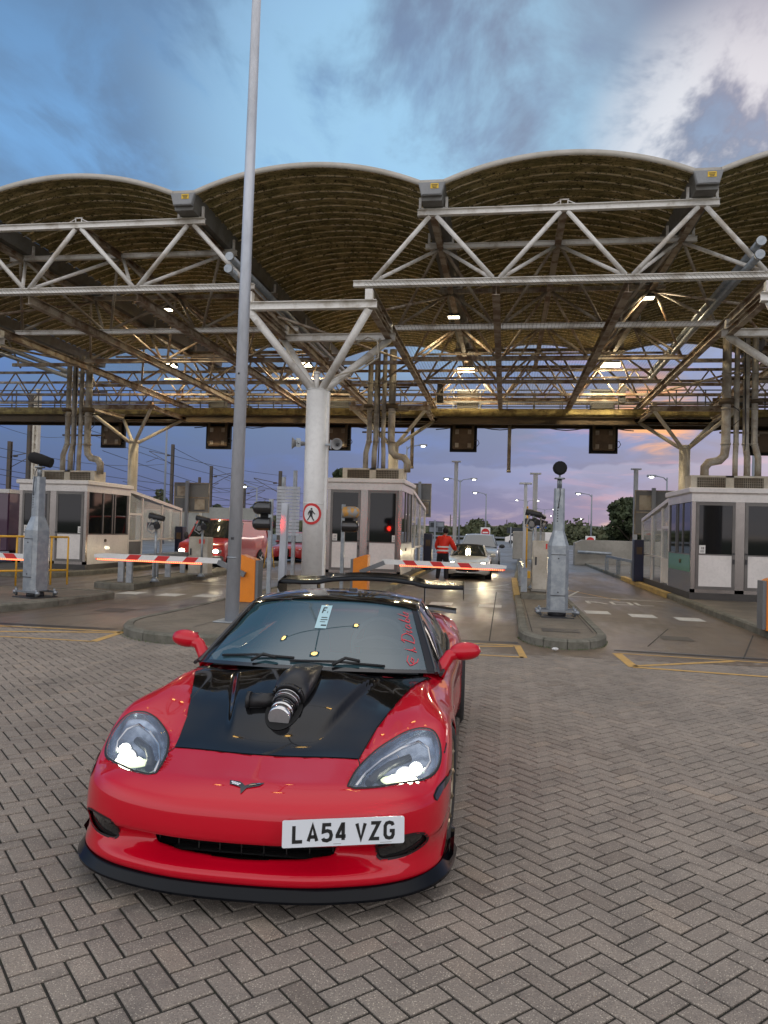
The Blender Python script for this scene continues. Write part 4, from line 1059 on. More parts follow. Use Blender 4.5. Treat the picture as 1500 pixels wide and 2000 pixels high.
# yellow railings at far left
o = empty('yellow_railing', (-11.5, 15.4, .13), 'yellow tubular railing at the far left behind the camera post', 'railing')
for a, bq in (((-3.2, .5), (0, .7)), ((0, .7), (1.0, 1.9))):
    g = MB()
    for z in (.35, 1.15): g.tube((a[0], a[1], z), (bq[0], bq[1], z), .025, 8)
    n = max(2, int(Vector((bq[0]-a[0], bq[1]-a[1])).length/.38))
    for i in range(n+1):
        x = a[0]+(bq[0]-a[0])*i/n; y = a[1]+(bq[1]-a[1])*i/n; g.tube((x, y, 0), (x, y, 1.15), .022, 8)
    g.build('rail_panel', 'yellow', o)
g = MB(); g.beam((-3.2, .45, .08), (0, .65, .08), .12, .14); g.build('kick_board', 'yellow', o)
# yellow props by the right booth and behind the orange barriers
def aframe(loc, label):
    g = MB()
    for dx in (-.14, .14): g.path([(dx, 0, 0), (dx*.15, 0, .85)], .012, 6)
    g.tube((0, 0, .1), (0, 0, .85), .03, 8); o = g.build('yellow_prop', 'yellow'); o.location = loc; return tag(o, label, 'marker frame')
aframe((-5.95, 19.0, .62), 'thin yellow frame seen above the left orange barrier')
g = MB(); g.tube((0, 0, 0), (0, 0, 1.15), .03, 8); g.tube((.45, 0, 0), (.45, 0, 1.15), .03, 8); g.tube((-.02, 0, 1.13), (.5, 0, 1.13), .03, 8); o = g.build('yellow_hoop', 'yellow'); o.location = (5.1, 15.9, .13); tag(o, 'yellow hoop rail at the right edge behind the orange barrier', 'hoop rail')
g = MB(); g.tube((0, 0, 0), (0, 0, 2.2), .025, 8); g.box(-.12, -.08, .15, .12, .08, .35); o = g.build('marker_pole', 'yellow'); o.location = (.62, 22.4, .26); tag(o, 'thin yellow marker pole on the central island', 'pole')
# storm grate and litter at far left
g = MB()
for q in range(8): g.box(-8.9-.1*q, 11.7, .003, -8.84-.1*q, 12.15, .012)
tag(g.build('drain_grate', 'dark_metal'), 'iron drain grate in the lane at the far left edge', 'drain grate')
# desks, screens and dim ceiling light inside the booths
mat('screen_glow', (.1, .2, .25), .4, emit=(.35, .55, .6), estr=.6); mat('booth_lamp', (1, 1, 1), .5, emit=(1, .95, .85), estr=.8)
for b_ in (b1, b2, b3):
    g = MB(); g.box(-.95, .5, .95, .95, 1.1, 1.0); g.box(-.9, .55, .17, -.85, 1.05, .95); g.box(.85, .55, .17, .9, 1.05, .95); dk = g.build('desk', 'cream', b_)
    for x in (-.5, .45):
        g = MB(); g.box(x-.2, .75, 1.08, x+.2, .78, 1.34); g.box(x-.03, .78, 1.0, x+.03, .82, 1.1); g.build('monitor', 'dark_metal', dk)
        g = MB(); g.box(x-.18, .782, 1.10, x+.18, .785, 1.32); g.build('screen', 'screen_glow', dk)
# oil drum lids of grit, litter and weeds along the kerbs
mat('litter', (.6, .6, .58), .7); mat('weed', (.07, .11, .03), .8)
rng = random.Random(9)
for k, (x, y, lb) in enumerate(((-8.45, 11.75, 'crumpled white litter by the drain grate at the far left'), (.75, 11.3, 'scrap of white litter on the pavers in front of the central island'))):
    g = MB(); rows = []
    for i in range(5): rows.append([(.05*math.cos(a)*math.sin(math.pi*(i+.3)/5)*rng.uniform(.6, 1.3), .04*math.sin(a)*math.sin(math.pi*(i+.3)/5)*rng.uniform(.6, 1.3), .01+.012*i) for a in [2*math.pi*q/9 for q in range(9)]])
    g.grid(rows, False, True); o = g.build('litter', 'litter'); o.location = (x, y, .004); tag(o, lb, 'litter')
g = MB()
for _ in range(420):
    t_ = rng.random(); a = R_(170+190*t_); rr = 1.0+rng.uniform(.0, .035)
    x = -4.45+1.48*math.cos(a)*rr; y = 11.9+1.75*math.sin(a)*rr
    if rng.random() < .45: a = R_(180+180*rng.random()); x = .94+.68*math.cos(a)*rr; y = 12.7+1.15*math.sin(a)*rr
    h = rng.uniform(.01, .035); d = rng.uniform(-.012, .012); e = rng.uniform(-.012, .012)
    g.add([(x-.004, y, -.01), (x+.004, y, -.01), (x+d, y+e, h)], [(0, 1, 2)])
tag(g.build('moss_tufts', 'weed', fixn=False), 'low moss and weeds growing along the island kerbs', 'weeds', kind='stuff')
# ================================================================ the red sports car
def paint(name, col, col2, rough=.28, coat=1.0, flake=True):
    m = bpy.data.materials.new(name); m.use_nodes = True; t = NT(m.node_tree); b = t.n['Principled BSDF']
    lw = t.new('ShaderNodeLayerWeight'); lw.inputs[0].default_value = .35
    t.put(b.inputs['Base Color'], t.mix(lw.outputs['Facing'], (*col, 1), (*col2, 1)))
    b.inputs['Roughness'].default_value = rough; b.inputs['Coat Weight'].default_value = coat; b.inputs['Coat Roughness'].default_value = .025
    b.inputs['Coat IOR'].default_value = 1.5; b.inputs['Specular IOR Level'].default_value = .08
    MATS[name] = m; return m
paint('car_red', (.54, .0012, .016), (.48, .001, .014), .30, coat=.95)
paint('car_black', (.004, .004, .0045), (.004, .004, .0045), .10, coat=.6)
mat('gloss_black', (.010, .010, .011), .12, coat=.5)
mat('splitter_black', (.004, .005, .007), .14, spec=.18, rvar=.1, vscale=6)
mat('seam', (.012, .002, .003), .6)
mat('trim_rubber', (.012, .012, .012), .55)
mat('tyre', (.014, .014, .014), .75, var=.3, vscale=10, col2=(.03, .028, .025))
mat('gold_rim', (.50, .42, .27), .28, metal=.8)
mat('windscreen_glass', (.03, .085, .105), .012, alpha=.72, spec=1.0, ior=1.95)  # teal base colour stands in for sky reflected in the glass
mat('side_glass', (.006, .007, .008), .03, spec=.7)
mat('chrome', (.7, .7, .7), .15, metal=1, rvar=.08, vscale=20)
mat('lamp_silver', (.42, .50, .62), .20, metal=.8, var=.8, vscale=9, col2=(.10, .14, .22))
mat('lamp_dark', (.03, .035, .045), .3)
mat('lens_glass', (.40, .46, .54), .01, alpha=.17, spec=.9, ior=1.55)
mat('beam_core', (1, 1, .85), .4, emit=(1, 1, .80), estr=20)
mat('beam_spill', (.9, .95, .6), .5, emit=(.80, .92, .62), estr=1.1)
mat('beam_halo', (.9, .95, .7), .5, emit=(.97, 1, .78), estr=5)
mat('plate_white', (.72, .76, .80), .35)
mat('ink_black', (.006, .006, .006), .5)
mat('lamp_lens_smoked', (.018, .018, .018), .12, coat=.6)
mat('duct_black', (.014, .014, .015), .32, bump=.04, bscale=300)
mat('cabin_trim', (.055, .06, .065), .75)
mat('cabin_light', (.16, .18, .19), .75)
mat('script_red', (.62, .05, .07), .5)
CAR = empty('sports_car', (-1.112, 3.19, 0), 'red sports car with black bonnet, roof and rear wing in the foreground', 'car', rz=.037)
def cr(ts, vs, t):
    # smooth monotone-ish interpolation of a table
    ts = np.asarray(ts, float); vs = np.asarray(vs, float); t = np.asarray(t, float)
    h = np.diff(ts); d = np.diff(vs, axis=0)/h.reshape((-1,)+(1,)*(vs.ndim-1))
    m_ = np.zeros_like(vs); m_[0] = d[0]; m_[-1] = d[-1]
    hh = h.reshape((-1,)+(1,)*(vs.ndim-1)); m_[1:-1] = (d[:-1]*hh[1:]+d[1:]*hh[:-1])/(hh[1:]+hh[:-1])
    i = np.clip(np.searchsorted(ts, t, side='right')-1, 0, len(ts)-2)
    sh = i.shape+(1,)*(vs.ndim-1)
    s_ = ((t-ts[i])/h[i]).reshape(sh); H = h[i].reshape(sh)
    return (2*s_**3-3*s_**2+1)*vs[i]+(s_**3-2*s_**2+s_)*H*m_[i]+(-2*s_**3+3*s_**2)*vs[i+1]+(s_**3-s_**2)*H*m_[i+1]
HX = [0, .2, .4, .55, .68, .78, .86, .93]
HT = {
 -.1: [.490, .488, .482, .475, .465, .455, .445, .43],
 .12: [.522, .520, .512, .502, .488, .475, .462, .45],
 .30: [.552, .550, .545, .536, .522, .506, .490, .47],
 .50: [.592, .592, .586, .582, .582, .576, .558, .53],
 .70: [.655, .654, .640, .646, .668, .672, .652, .60],
 .95: [.735, .732, .712, .714, .742, .754, .736, .675],
 1.2: [.792, .789, .765, .758, .780, .796, .780, .715],
 1.5: [.825, .822, .80, .785, .784, .800, .785, .725],
 1.8: [.83, .825, .80, .785, .784, .787, .760, .70],
 2.3: [.795, .795, .795, .795, .798, .798, .775, .71],
 2.8: [.82, .82, .82, .82, .825, .82, .80, .74],
 3.2: [.835, .835, .835, .845, .855, .855, .83, .77],
 3.6: [.85, .85, .85, .865, .885, .885, .86, .79],
 4.0: [.88, .88, .88, .88, .885, .88, .85, .79],
 4.3: [.89, .89, .89, .885, .87, .85, .82, .77],
 4.5: [.87, .87, .87, .86, .85, .83, .80, .76]}
HY = sorted(HT); HV = np.array([HT[k] for k in HY])
def Hf(x, y):
    x = np.abs(np.atleast_1d(np.asarray(x, float))); y = np.atleast_1d(np.asarray(y, float))
    x = np.clip(x, 0, .93); y = np.clip(y, -.1, 4.5)
    rows = cr(HY, HV, y); out = np.empty(len(y))
    # interpolate each row across x
    hx = np.array(HX)
    for k in range(len(y)): out[k] = cr(hx, rows[k], x[k:k+1])[0]
    return out
# plan outline, nose centre round to tail centre
OUT = [(0, 0), (.15, .004), (.32, .022), (.48, .062), (.62, .115), (.725, .180), (.805, .262), (.860, .365), (.890, .50), (.905, .70), (.912, .93), (.910, 1.25), (.886, 1.6), (.872, 2.1), (.878, 2.6), (.90, 3.1), (.918, 3.55), (.908, 3.9), (.865, 4.18), (.76, 4.34), (.55, 4.41), (.28, 4.43), (0, 4.435)]
OUTA = np.array(OUT); seg = np.r_[0, np.cumsum(np.linalg.norm(np.diff(OUTA, axis=0), axis=1))]
# profiles: (inset, z) bottom to shoulder
PF = [(.075, .124), (.018, .134), (.0, .155), (.006, .185), (.055, .212), (.090, .250), (.070, .288), (.012, .312), (.0, .345), (.002, .395), (.012, .442), (.045, .482), (.105, .512)]
PC = [(.075, .124), (.018, .134), (.0, .155), (.004, .185), (.012, .215), (.016, .250), (.010, .285), (.0, .312), (.0, .350), (.003, .400), (.012, .448), (.038, .488), (.085, .515)]
PW = [(.10, .13), (.05, .14), (.03, .17), (.015, .22), (.006, .27), (.0, .32), (.0, .37), (.002, .42), (.003, .50), (.006, .56), (.018, .622), (.042, .668), (.082, .70)]
PD = [(.13, .12), (.07, .13), (.045, .17), (.04, .24), (.045, .31), (.05, .38), (.045, .44), (.03, .50), (.012, .555), (.005, .61), (.012, .66), (.035, .705), (.075, .735)]
PR = [(.12, .14), (.05, .15), (.02, .20), (.006, .27), (.0, .34), (.0, .41), (.002, .48), (.005, .55), (.012, .62), (.024, .68), (.044, .735), (.07, .775), (.11, .805)]
PT = [(.15, .20), (.08, .21), (.05, .25), (.03, .31), (.015, .37), (.0, .44), (.0, .51), (.005, .58), (.012, .65), (.02, .72), (.03, .79), (.05, .85), (.09, .875)]
KEY = [(0, PF), (3, PF), (5.0, PC), (7, PC), (9.2, PW), (11, PW), (12.2, PD), (14, PD), (15.8, PR), (17.2, PR), (19, PT), (22, PT)]
def build_body():
    NU, NV, NI = 210, 60, 26
    ku = np.interp([k for k, _ in KEY], range(len(OUT)), seg)
    kv = np.array([p for _, p in KEY], float)
    U = np.linspace(0, seg[-1], NU)
    # denser at the nose
    U = np.r_[np.linspace(0, 1.5, 90), np.linspace(1.5, seg[-1], NU-89)[1:]]; NU = len(U)
    P2 = cr(seg, OUTA, U); P2[0, 0] = 0; P2[-1, 0] = 0
    PRF = cr(ku, kv, U)                                    # NU x 13 x 2
    T = np.gradient(P2, axis=0); T[0] = (1, 0); T[-1] = (-1, 0); T /= np.linalg.norm(T, axis=1)[:, None]
    Nn = np.stack([-T[:, 1], T[:, 0]], 1)                    # inward normal
    rows = []
    vk = np.linspace(0, 12, NV)
    prof = cr(np.arange(13), PRF.transpose(1, 0, 2), vk)   # NV x NU x 2
    pts = np.zeros((NV+NI, NU, 3))
    for j in range(NV):
        pts[j, :, :2] = P2+Nn*prof[j, :, 0:1]; pts[j, :, 2] = prof[j, :, 1]
    # clamp near centre plane
    pts[:NV, 0, 0] = 0; pts[:NV, -1, 0] = 0
    last = pts[NV-1]
    spine = np.stack([np.zeros(NU), np.clip(last[:, 1], .55, 3.9)], 1)
    h_last = Hf(last[:, 0], last[:, 1]); dz = last[:, 2]-h_last
    for j in range(1, NI+1):
        s_ = j/NI; q = s_**1.15
        xy = last[:, :2]*(1-q)+spine*q
        z = Hf(xy[:, 0], xy[:, 1])+dz*max(0, 1-s_*4)**2
        pts[NV+j-1, :, :2] = xy; pts[NV+j-1, :, 2] = z
    # ease the turn-over from the fascia to the top surface
    for _ in range(10):
        for j in range(NV-5, NV+3): pts[j] = .5*pts[j]+.25*(pts[j-1]+pts[j+1])
    return pts
PTS = build_body()
bm = bmesh.new()
nv, nu = PTS.shape[:2]
V = [[bm.verts.new(PTS[j, i]) for i in range(nu)] for j in range(nv)]
VM = [[bm.verts.new((-PTS[j, i, 0], PTS[j, i, 1], PTS[j, i, 2])) for i in range(nu)] for j in range(nv)]
for A, fl in ((V, 0), (VM, 1)):
    for j in range(nv-1):
        for i in range(nu-1):
            q = [A[j][i], A[j][i+1], A[j+1][i+1], A[j+1][i]]
            try: bm.faces.new(q if not fl else q[::-1])
            except ValueError: pass
bmesh.ops.remove_doubles(bm, verts=bm.verts, dist=2e-4)
bmesh.ops.dissolve_degenerate(bm, edges=bm.edges, dist=1e-5)
bmesh.ops.recalc_face_normals(bm, faces=bm.faces)
for f in bm.faces: f.smooth = True
BV = BVHTree.FromBMesh(bm)
def pip(p, poly):
    x, y = p; c = False; n = len(poly)
    for i in range(n):
        x0, y0 = poly[i-1]; x1, y1 = poly[i]
        if (y0 > y) != (y1 > y) and x < (x1-x0)*(y-y0)/(y1-y0)+x0: c = not c
    return c
def nearest(p, poly):
    b = None; P = Vector(p)
    for i in range(len(poly)):
        a0 = Vector(poly[i-1]); a1 = Vector(poly[i]); d = a1-a0; L = d.dot(d)
        t = 0 if L == 0 else max(0, min(1, (P-a0).dot(d)/L)); q = a0+d*t; dd = (q-P).length
        if b is None or dd < b[0]: b = (dd, q)
    return b[1]
def smooth_poly(poly, n=8):
    # closed Catmull-Rom through the points
    P = [Vector(p) for p in poly]; out = []
    for i in range(len(P)):
        a, b_, c, d = P[i-1], P[i], P[(i+1) % len(P)], P[(i+2) % len(P)]
        for k in range(n):
            t = k/n; out.append(tuple(.5*((2*b_)+(c-a)*t+(2*a-5*b_+4*c-d)*t*t+(3*b_-a-3*c+d)*t**3)))
    return out
# projection frames: axes (u, v) and the ray direction into the body
def frm(d, up=(0, 0, 1)):
    d = Vector(d).normalized(); a = d.cross(Vector(up)).normalized(); return (a, a.cross(d).normalized(), d)
FR_TOP = (Vector((1, 0, 0)), Vector((0, 1, 0)), Vector((0, 0, -1)))
FR_FRONT = (Vector((1, 0, 0)), Vector((0, 0, 1)), Vector((0, 1, 0)))
def cut(bm, poly, fr, test, snap=True):
    a, b_, d = fr
    kill = [f for f in bm.faces if test(f.calc_center_median(), f.normal) and pip((f.calc_center_median().dot(a), f.calc_center_median().dot(b_)), poly)]
    if not kill: return
    ks = set(kill); bd = set()
    for f in kill:
        for v in f.verts:
            if any(g not in ks for g in v.link_faces): bd.add(v)
    bmesh.ops.delete(bm, geom=kill, context='FACES_ONLY')
    for v in bd:
        if v.is_valid and snap:
            p = (v.co.dot(a), v.co.dot(b_)); q = nearest(p, poly); dl = a*(q.x-p[0])+b_*(q.y-p[1])
            if dl.length < .03: v.co += dl
    bmesh.ops.delete(bm, geom=[v for v in bm.verts if not v.link_faces], context='VERTS')
def patch(poly, fr, off, step=.02, back=3, holes=(), flip=False, far=None, tree=None):
    # mesh inside a polygon, dropped onto the body along the ray direction
    a, b_, d = fr
    us = [p[0] for p in poly]; vs = [p[1] for p in poly]
    pts = []; L = 0
    bnd = []
    for i in range(len(poly)):
        p0 = Vector(poly[i]); p1 = Vector(poly[(i+1) % len(poly)]); n = max(1, int((p1-p0).length/step))
        for k in range(n): bnd.append(p0+(p1-p0)*k/n)
    nb = len(bnd); edges = [(i, (i+1) % nb) for i in range(nb)]
    x = min(us)+step/2; pts = list(bnd)
    bt = [tuple(p) for p in bnd]
    while x < max(us):
        y = min(vs)+step/2
        while y < max(vs):
            if pip((x, y), bt):
                q = nearest((x, y), bt)
                if (q-Vector((x, y))).length > step*.45: pts.append(Vector((x, y)))
            y += step
        x += step
    vs2, es, fs, *_ = delaunay_2d_cdt([Vector((p[0], p[1])) for p in pts], edges, [], 1, 1e-7)
    V3 = []
    for p in vs2:
        o = a*p.x+b_*p.y-d*back
        hit = (tree or BV).ray_cast(o, d)
        if hit[0] is None:
            hit = (tree or BV).find_nearest(a*p.x+b_*p.y+(far or Vector((0, 0, 0))))
        nn = hit[1]; nn = nn if nn.dot(d) < 0 else -nn
        V3.append(hit[0]+nn*off)
    return V3, [tuple(f) for f in fs], [tuple(p) for p in bnd]
def mesh_obj(name, V3, F, m, parent, smooth=True, solid=0):
    me = bpy.data.meshes.new(name); me.from_pydata([tuple(v) for v in V3], [], F); me.materials.append(MATS[m])
    b2 = bmesh.new(); b2.from_mesh(me); bmesh.ops.recalc_face_normals(b2, faces=b2.faces)
    for f in b2.faces: f.smooth = smooth
    b2.to_mesh(me); b2.free(); o = link(name, me, parent)
    return o
def ribbon(pts2, fr, wd, off, m, name, parent, closed=True, back=3, round_=False, tree=None):
    # narrow strip following a curve drawn on the body
    a, b_, d = fr; P = [Vector(p) for p in pts2]; n = len(P); L = []; Rr = []; C_ = []
    for i, p in enumerate(P):
        t = (P[(i+1) % n if closed else min(i+1, n-1)]-P[i-1 if closed else max(i-1, 0)]).normalized(); nn = Vector((-t.y, t.x))*wd/2
        for lst, q, o_ in ((L, p+nn, off), (C_, p, off+(.004 if round_ else 0)), (Rr, p-nn, off)):
            h = (tree or BV).ray_cast(a*q.x+b_*q.y-d*back, d)
            if h[0] is None: h = (tree or BV).find_nearest(a*q.x+b_*q.y)
            k = h[1] if h[1].dot(d) < 0 else -h[1]; lst.append(h[0]+k*o_)
    g = MB(); g.grid([L, C_, Rr], True, closed); o = g.build(name, m, parent); return o
def mir(poly): return [(-x, y) for x, y in poly][::-1]

# wheel openings
def arch_poly(cy, cz, R): return [(cy+R*math.cos(2*math.pi*k/72), cz+R*math.sin(2*math.pi*k/72)) for k in range(72)]
FR_SIDE = (Vector((0, 1, 0)), Vector((0, 0, 1)), Vector((-1, 0, 0)))
WF, WR = (.975, .315), (3.615, .33)
for cy, cz in (WF, WR):
    cut(bm, arch_poly(cy, cz, .332), FR_SIDE, lambda c, n: abs(c.x) > .6 and c.z < .665)
# lamp, grille and fog openings -- outlines measured on the photograph
HL = smooth_poly([(.452, .225), (.474, .38), (.535, .545), (.622, .645), (.712, .695), (.795, .690), (.838, .625), (.846, .53), (.805, .43), (.705, .328), (.592, .242), (.50, .205), (.462, .205)], 6)
GR = [(-.43, .300), (-.28, .303), (0, .306), (.28, .303), (.43, .300), (.405, .243), (.28, .229), (0, .222), (-.28, .229), (-.405, .243)]
FG = smooth_poly([(.605, .322), (.66, .334), (.75, .336), (.80, .318), (.806, .275), (.74, .248), (.66, .236), (.612, .235), (.595, .26)], 5)
CABIN = [(-.70, 1.60), (-.68, 1.52), (-.55, 1.44), (-.3, 1.37), (0, 1.35), (.3, 1.37), (.55, 1.44), (.68, 1.52), (.70, 1.60), (.62, 2.0), (.60, 3.2), (-.60, 3.2), (-.62, 2.0)]
# surface panels are made from the uncut body, then the openings are cut
side_test = lambda c, n: True
HOODP = [(0, .417), (.10, .418), (.19, .424), (.30, .438), (.40, .448), (.458, .452), (.474, .56), (.508, .74), (.578, .97), (.655, 1.22), (.72, 1.43), (.742, 1.53), (.68, 1.505), (.55, 1.425), (.35, 1.36), (.15, 1.335), (0, 1.33)]
HOOD = HOODP+[(-x, y) for x, y in HOODP[1:-1]][::-1]
def sstep(a, b, v): t = max(0, min(1, (v-a)/(b-a))); return t*t*(3-2*t)
hv, hf, _ = patch(HOOD, FR_TOP, .0045, .0125)
nh = []
for v in hv:
    x, y, z = v; ax = abs(x)
    edge = .185+max(0, y-.44)*.27                 # crease of the power dome
    up = .028*sstep(.50, .86, y)*(1-sstep(edge-.014, edge+.026, ax))+.010*sstep(.42, .7, y)*(1-sstep(.02, edge, ax))
    nh.append((x, y, z+up*(1-sstep(1.25, 1.33, y)*.8)))
HTREE = BVHTree.FromPolygons([Vector(p) for p in nh], hf)
hood = mesh_obj('bonnet', nh, hf, 'car_black', CAR)
ribbon(HOOD, FR_TOP, .009, .0012, 'seam', 'bonnet_gap', hood)
for sg in (1, -1):
    P_ = HL if sg > 0 else mir(HL)
    # headlight: dark rim, sunken silver bowl, beam and clear cover
    hv_, hf_, bnd = patch(P_, FR_TOP, .004, .02)
    lamp = mesh_obj('headlight', hv_, hf_, 'lens_glass', CAR)
    ribbon(P_, FR_TOP, .012, .002, 'trim_rubber', 'rim', lamp, round_=True)
    # bowl: the outline pushed down and shrunk
    cx = sum(p[0] for p in P_)/len(P_); cy = sum(p[1] for p in P_)/len(P_)
    rows = []
    for k, (sh, dp) in enumerate(((1.0, .004), (.97, .03), (.90, .055), (.70, .075), (.35, .085), (.02, .088))):
        row = []
        for p in P_:
            q = (cx+(p[0]-cx)*sh, cy+(p[1]-cy)*sh); h = BV.ray_cast(Vector((q[0], q[1], 3)), Vector((0, 0, -1)))
            row.append((q[0], q[1]+dp*.55, h[0].z-dp))
        rows.append(row)
    g = MB(); g.grid(rows, True, True); g.build('reflector', 'lamp_silver', lamp)
    # light pipes: bright curved strips inside the bowl
    def onb(x, y, dp): h = BV.ray_cast(Vector((x, y, 3)), Vector((0, 0, -1))); return (x, y+dp*.3, h[0].z-dp)
    g = MB(); g.path([onb(sg*x, y, .022) for x, y in ((.478, .25), (.505, .37), (.565, .50), (.65, .59), (.735, .635))], .008, 8); g.path([onb(sg*x, y, .022) for x, y in ((.735, .635), (.785, .60), (.80, .53), (.77, .46))], .007, 8); g.build('light_guide', 'chrome', lamp)
    g = MB(); g.path([onb(sg*x, y, .03) for x, y in ((.53, .30), (.56, .39), (.61, .475), (.70, .54))], .02, 8); g.build('inner_trim', 'lamp_dark', lamp)
    for px_, py_, rr, m_, nm_ in ((.690, .415, .044, 'beam_core', 'beam'), (.735, .490, .030, 'beam_core', 'beam')):
        c0 = Vector(onb(sg*px_, py_, .042)); dr = Vector((0, -.90, .35)).normalized()
        g = MB(); g.tube(c0, c0+dr*.018, rr*1.22, 20, rr*1.15); g.build('projector', 'chrome', lamp)
        g = MB(); c1 = c0+dr*.019; g.ball(c1, rr, rr*.6, rr, 16, 8); g.build(nm_, m_, lamp)
    c0 = Vector(onb(sg*.665, .395, .05)); g = MB(); g.ball(c0, .092, .070, .014, 20, 10); g.build('beam_scatter', 'beam_spill', lamp)  # glowing flattened balls, here and below, imitate beam glare in the bowl
    c0 = Vector(onb(sg*.68, .405, .04)); g = MB(); g.ball(c0, .068, .052, .016, 16, 8); g.build('beam_halo', 'beam_halo', lamp)
    sp_ = bpy.data.lights.new('beam_light', 'SPOT'); sp_.energy = 9; sp_.color = (1, 1, .86); sp_.spot_size = R_(85); sp_.spot_blend = .9; sp_.shadow_soft_size = .04
    so = bpy.data.objects.new('beam_light', sp_); COL.objects.link(so); so.parent = lamp; so.location = Vector(onb(sg*.66, .24, -.05))+Vector((0, -.02, .01)); so.rotation_euler = (R_(80), 0, R_(180))
    # fog lamp
    F_ = FG if sg > 0 else mir(FG)
    fv, ff, _ = patch(F_, FR_FRONT, -.016, .02); fl = mesh_obj('fog_lamp', fv, ff, 'lamp_lens_smoked', CAR)
    ribbon(F_, FR_FRONT, .010, .0005, 'seam', 'rim', fl)
# emblem, side markers, number plate are set on the body surface
def cast(x, z, y0=-1, d=(0, 1, 0)):
    h = BV.ray_cast(Vector((x, y0, z)), Vector(d)); return h[0], (h[1] if h[1].dot(Vector(d)) < 0 else -h[1])

# crossed-flag emblem
def em(poly, m, nm, off, par):
    P = [(p[0], p[1]) for p in poly]; V3, F3, _ = patch([(x, y) for x, y in P], FR_TOP, off, .006)
    return mesh_obj(nm, V3, F3, m, par)
ex, ey = -.003, .128
def E_(pts): return [(ex+x, ey+y*1.75) for x, y in pts]
ebase = em(E_([(-.078, .020), (-.070, .004), (-.030, -.003), (-.016, -.006), (-.002, -.028), (.014, -.007), (.030, -.004), (.066, .004), (.083, .018), (.030, .013), (.014, .006), (.0, .001), (-.014, .010), (-.030, .016)]), 'gloss_black', 'emblem', .004, CAR)
for k, (px_, py_) in enumerate(((-.062, .0125), (-.050, .0105), (-.038, .008), (-.026, .006), (-.056, .0065), (-.044, .0045), (-.032, .002))):
    em(E_([(px_-.005, py_-.0022), (px_+.005, py_-.003), (px_+.005, py_+.0018), (px_-.005, py_+.0026)]), 'plate_white', 'chequer', .006, ebase)
em(E_([(.020, .0005), (.034, .003), (.050, .007), (.044, .0095), (.030, .007), (.020, .0045)]), 'gold_rim', 'bar', .006, ebase)
em(E_([(.052, .008), (.068, .0115), (.064, .0145), (.05, .0105)]), 'lamp_silver', 'bar', .006, ebase)
# side marker lamps
for sg in (1, -1):
    FRS = (Vector((0, 1, 0)), Vector((0, 0, 1)), Vector((-sg, 0, 0)))
    pl = [(.34, .448), (.352, .44), (.42, .462), (.53, .476), (.60, .484), (.645, .497), (.60, .502), (.50, .497), (.40, .480), (.345, .460)]
    V3, F3, _ = patch(pl, FRS, .007, .012); mk = mesh_obj('side_marker', V3, F3, 'gloss_black', CAR)
    ribbon(pl, FRS, .009, .002, 'trim_rubber', 'rim', mk)
# panel gaps: bumper to wing, door outline
for sg in (1, -1):
    FRS = (Vector((0, 1, 0)), Vector((0, 0, 1)), Vector((-sg, 0, 0)))
    ribbon([(sg*.842, .545), (sg*.866, .60), (sg*.872, .66), (sg*.905, .70)], FR_TOP, .005, .0012, 'seam', 'panel_gap', CAR, False)
    ribbon([(sg*.478, .36), (sg*.47, .42), (sg*.458, .452)], FR_TOP, .005, .0012, 'seam', 'panel_gap', CAR, False)
    ribbon([(1.62, .74), (1.60, .55), (1.56, .35), (1.52, .19)], FRS, .006, .0012, 'seam', 'door_gap', CAR, False)
    ribbon([(2.86, .76), (2.93, .6), (2.90, .4), (2.80, .2)], FRS, .006, .0012, 'seam', 'door_gap', CAR, False)
    # side vent behind the front wheel
    vt = [(1.36, .60), (1.52, .55), (1.50, .36), (1.42, .30), (1.37, .40)]
    V3, F3, _ = patch(vt, FRS, .002, .02); mesh_obj('side_vent', V3, F3, 'matte_black', CAR)
# now open up the body
for sg in (1, -1):
    q = [(sum(p[0] for p in HL)/len(HL), sum(p[1] for p in HL)/len(HL))][0]
    P_ = [(q[0]+(x-q[0])*.985, q[1]+(y-q[1])*.985) for x, y in HL]; P_ = P_ if sg > 0 else mir(P_)
    cut(bm, P_, FR_TOP, lambda c, n: c.z > .42)
    cut(bm, FG if sg > 0 else mir(FG), FR_FRONT, lambda c, n: c.y < .5)
cut(bm, GR, FR_FRONT, lambda c, n: c.y < .4)
HI = [(x*.978, .95+(y-.95)*.982) for x, y in HOOD]; cut(bm, HI, FR_TOP, lambda c, n: c.z > .5)
g = MB(); g.box(-.6, .5, .40, .6, 1.5, .41); g.box(-.70, 1.28, .66, .70, 1.72, .70); g.build('engine_tray', 'matte_black', CAR)
cut(bm, CABIN, FR_TOP, lambda c, n: c.z > .6, False)
me = bpy.data.meshes.new('body'); bm.to_mesh(me); bm.free(); me.materials.append(MATS['car_red'])
body = link('body', me, CAR)
so_ = body.modifiers.new('thick', 'SOLIDIFY'); so_.thickness = .006; so_.offset = -1
# grille: dark slats set back in the mouth, and a floor behind everything
g = MB(); g.box(-.47, .24, .19, .47, .25, .34); g.box(-.34, .16, .205, .34, .25, .212)
g.box(-.66, .45, .20, .66, .46, .50); g.build('grille_backing', 'matte_black', CAR)
g = MB()
for z in (.245, .270, .293): g.grid([[(x, .105+abs(x)**2*.35, z), (x, .125+abs(x)**2*.35, z+.004)] for x in [-.43+.86*k/20 for k in range(21)]])
for k in range(9): x = -.40+.1*k; y = .102+abs(x)**2*.35; g.box(x-.0025, y, .225, x+.0025, y+.01, .302)
g.build('grille', 'gloss_black', CAR)
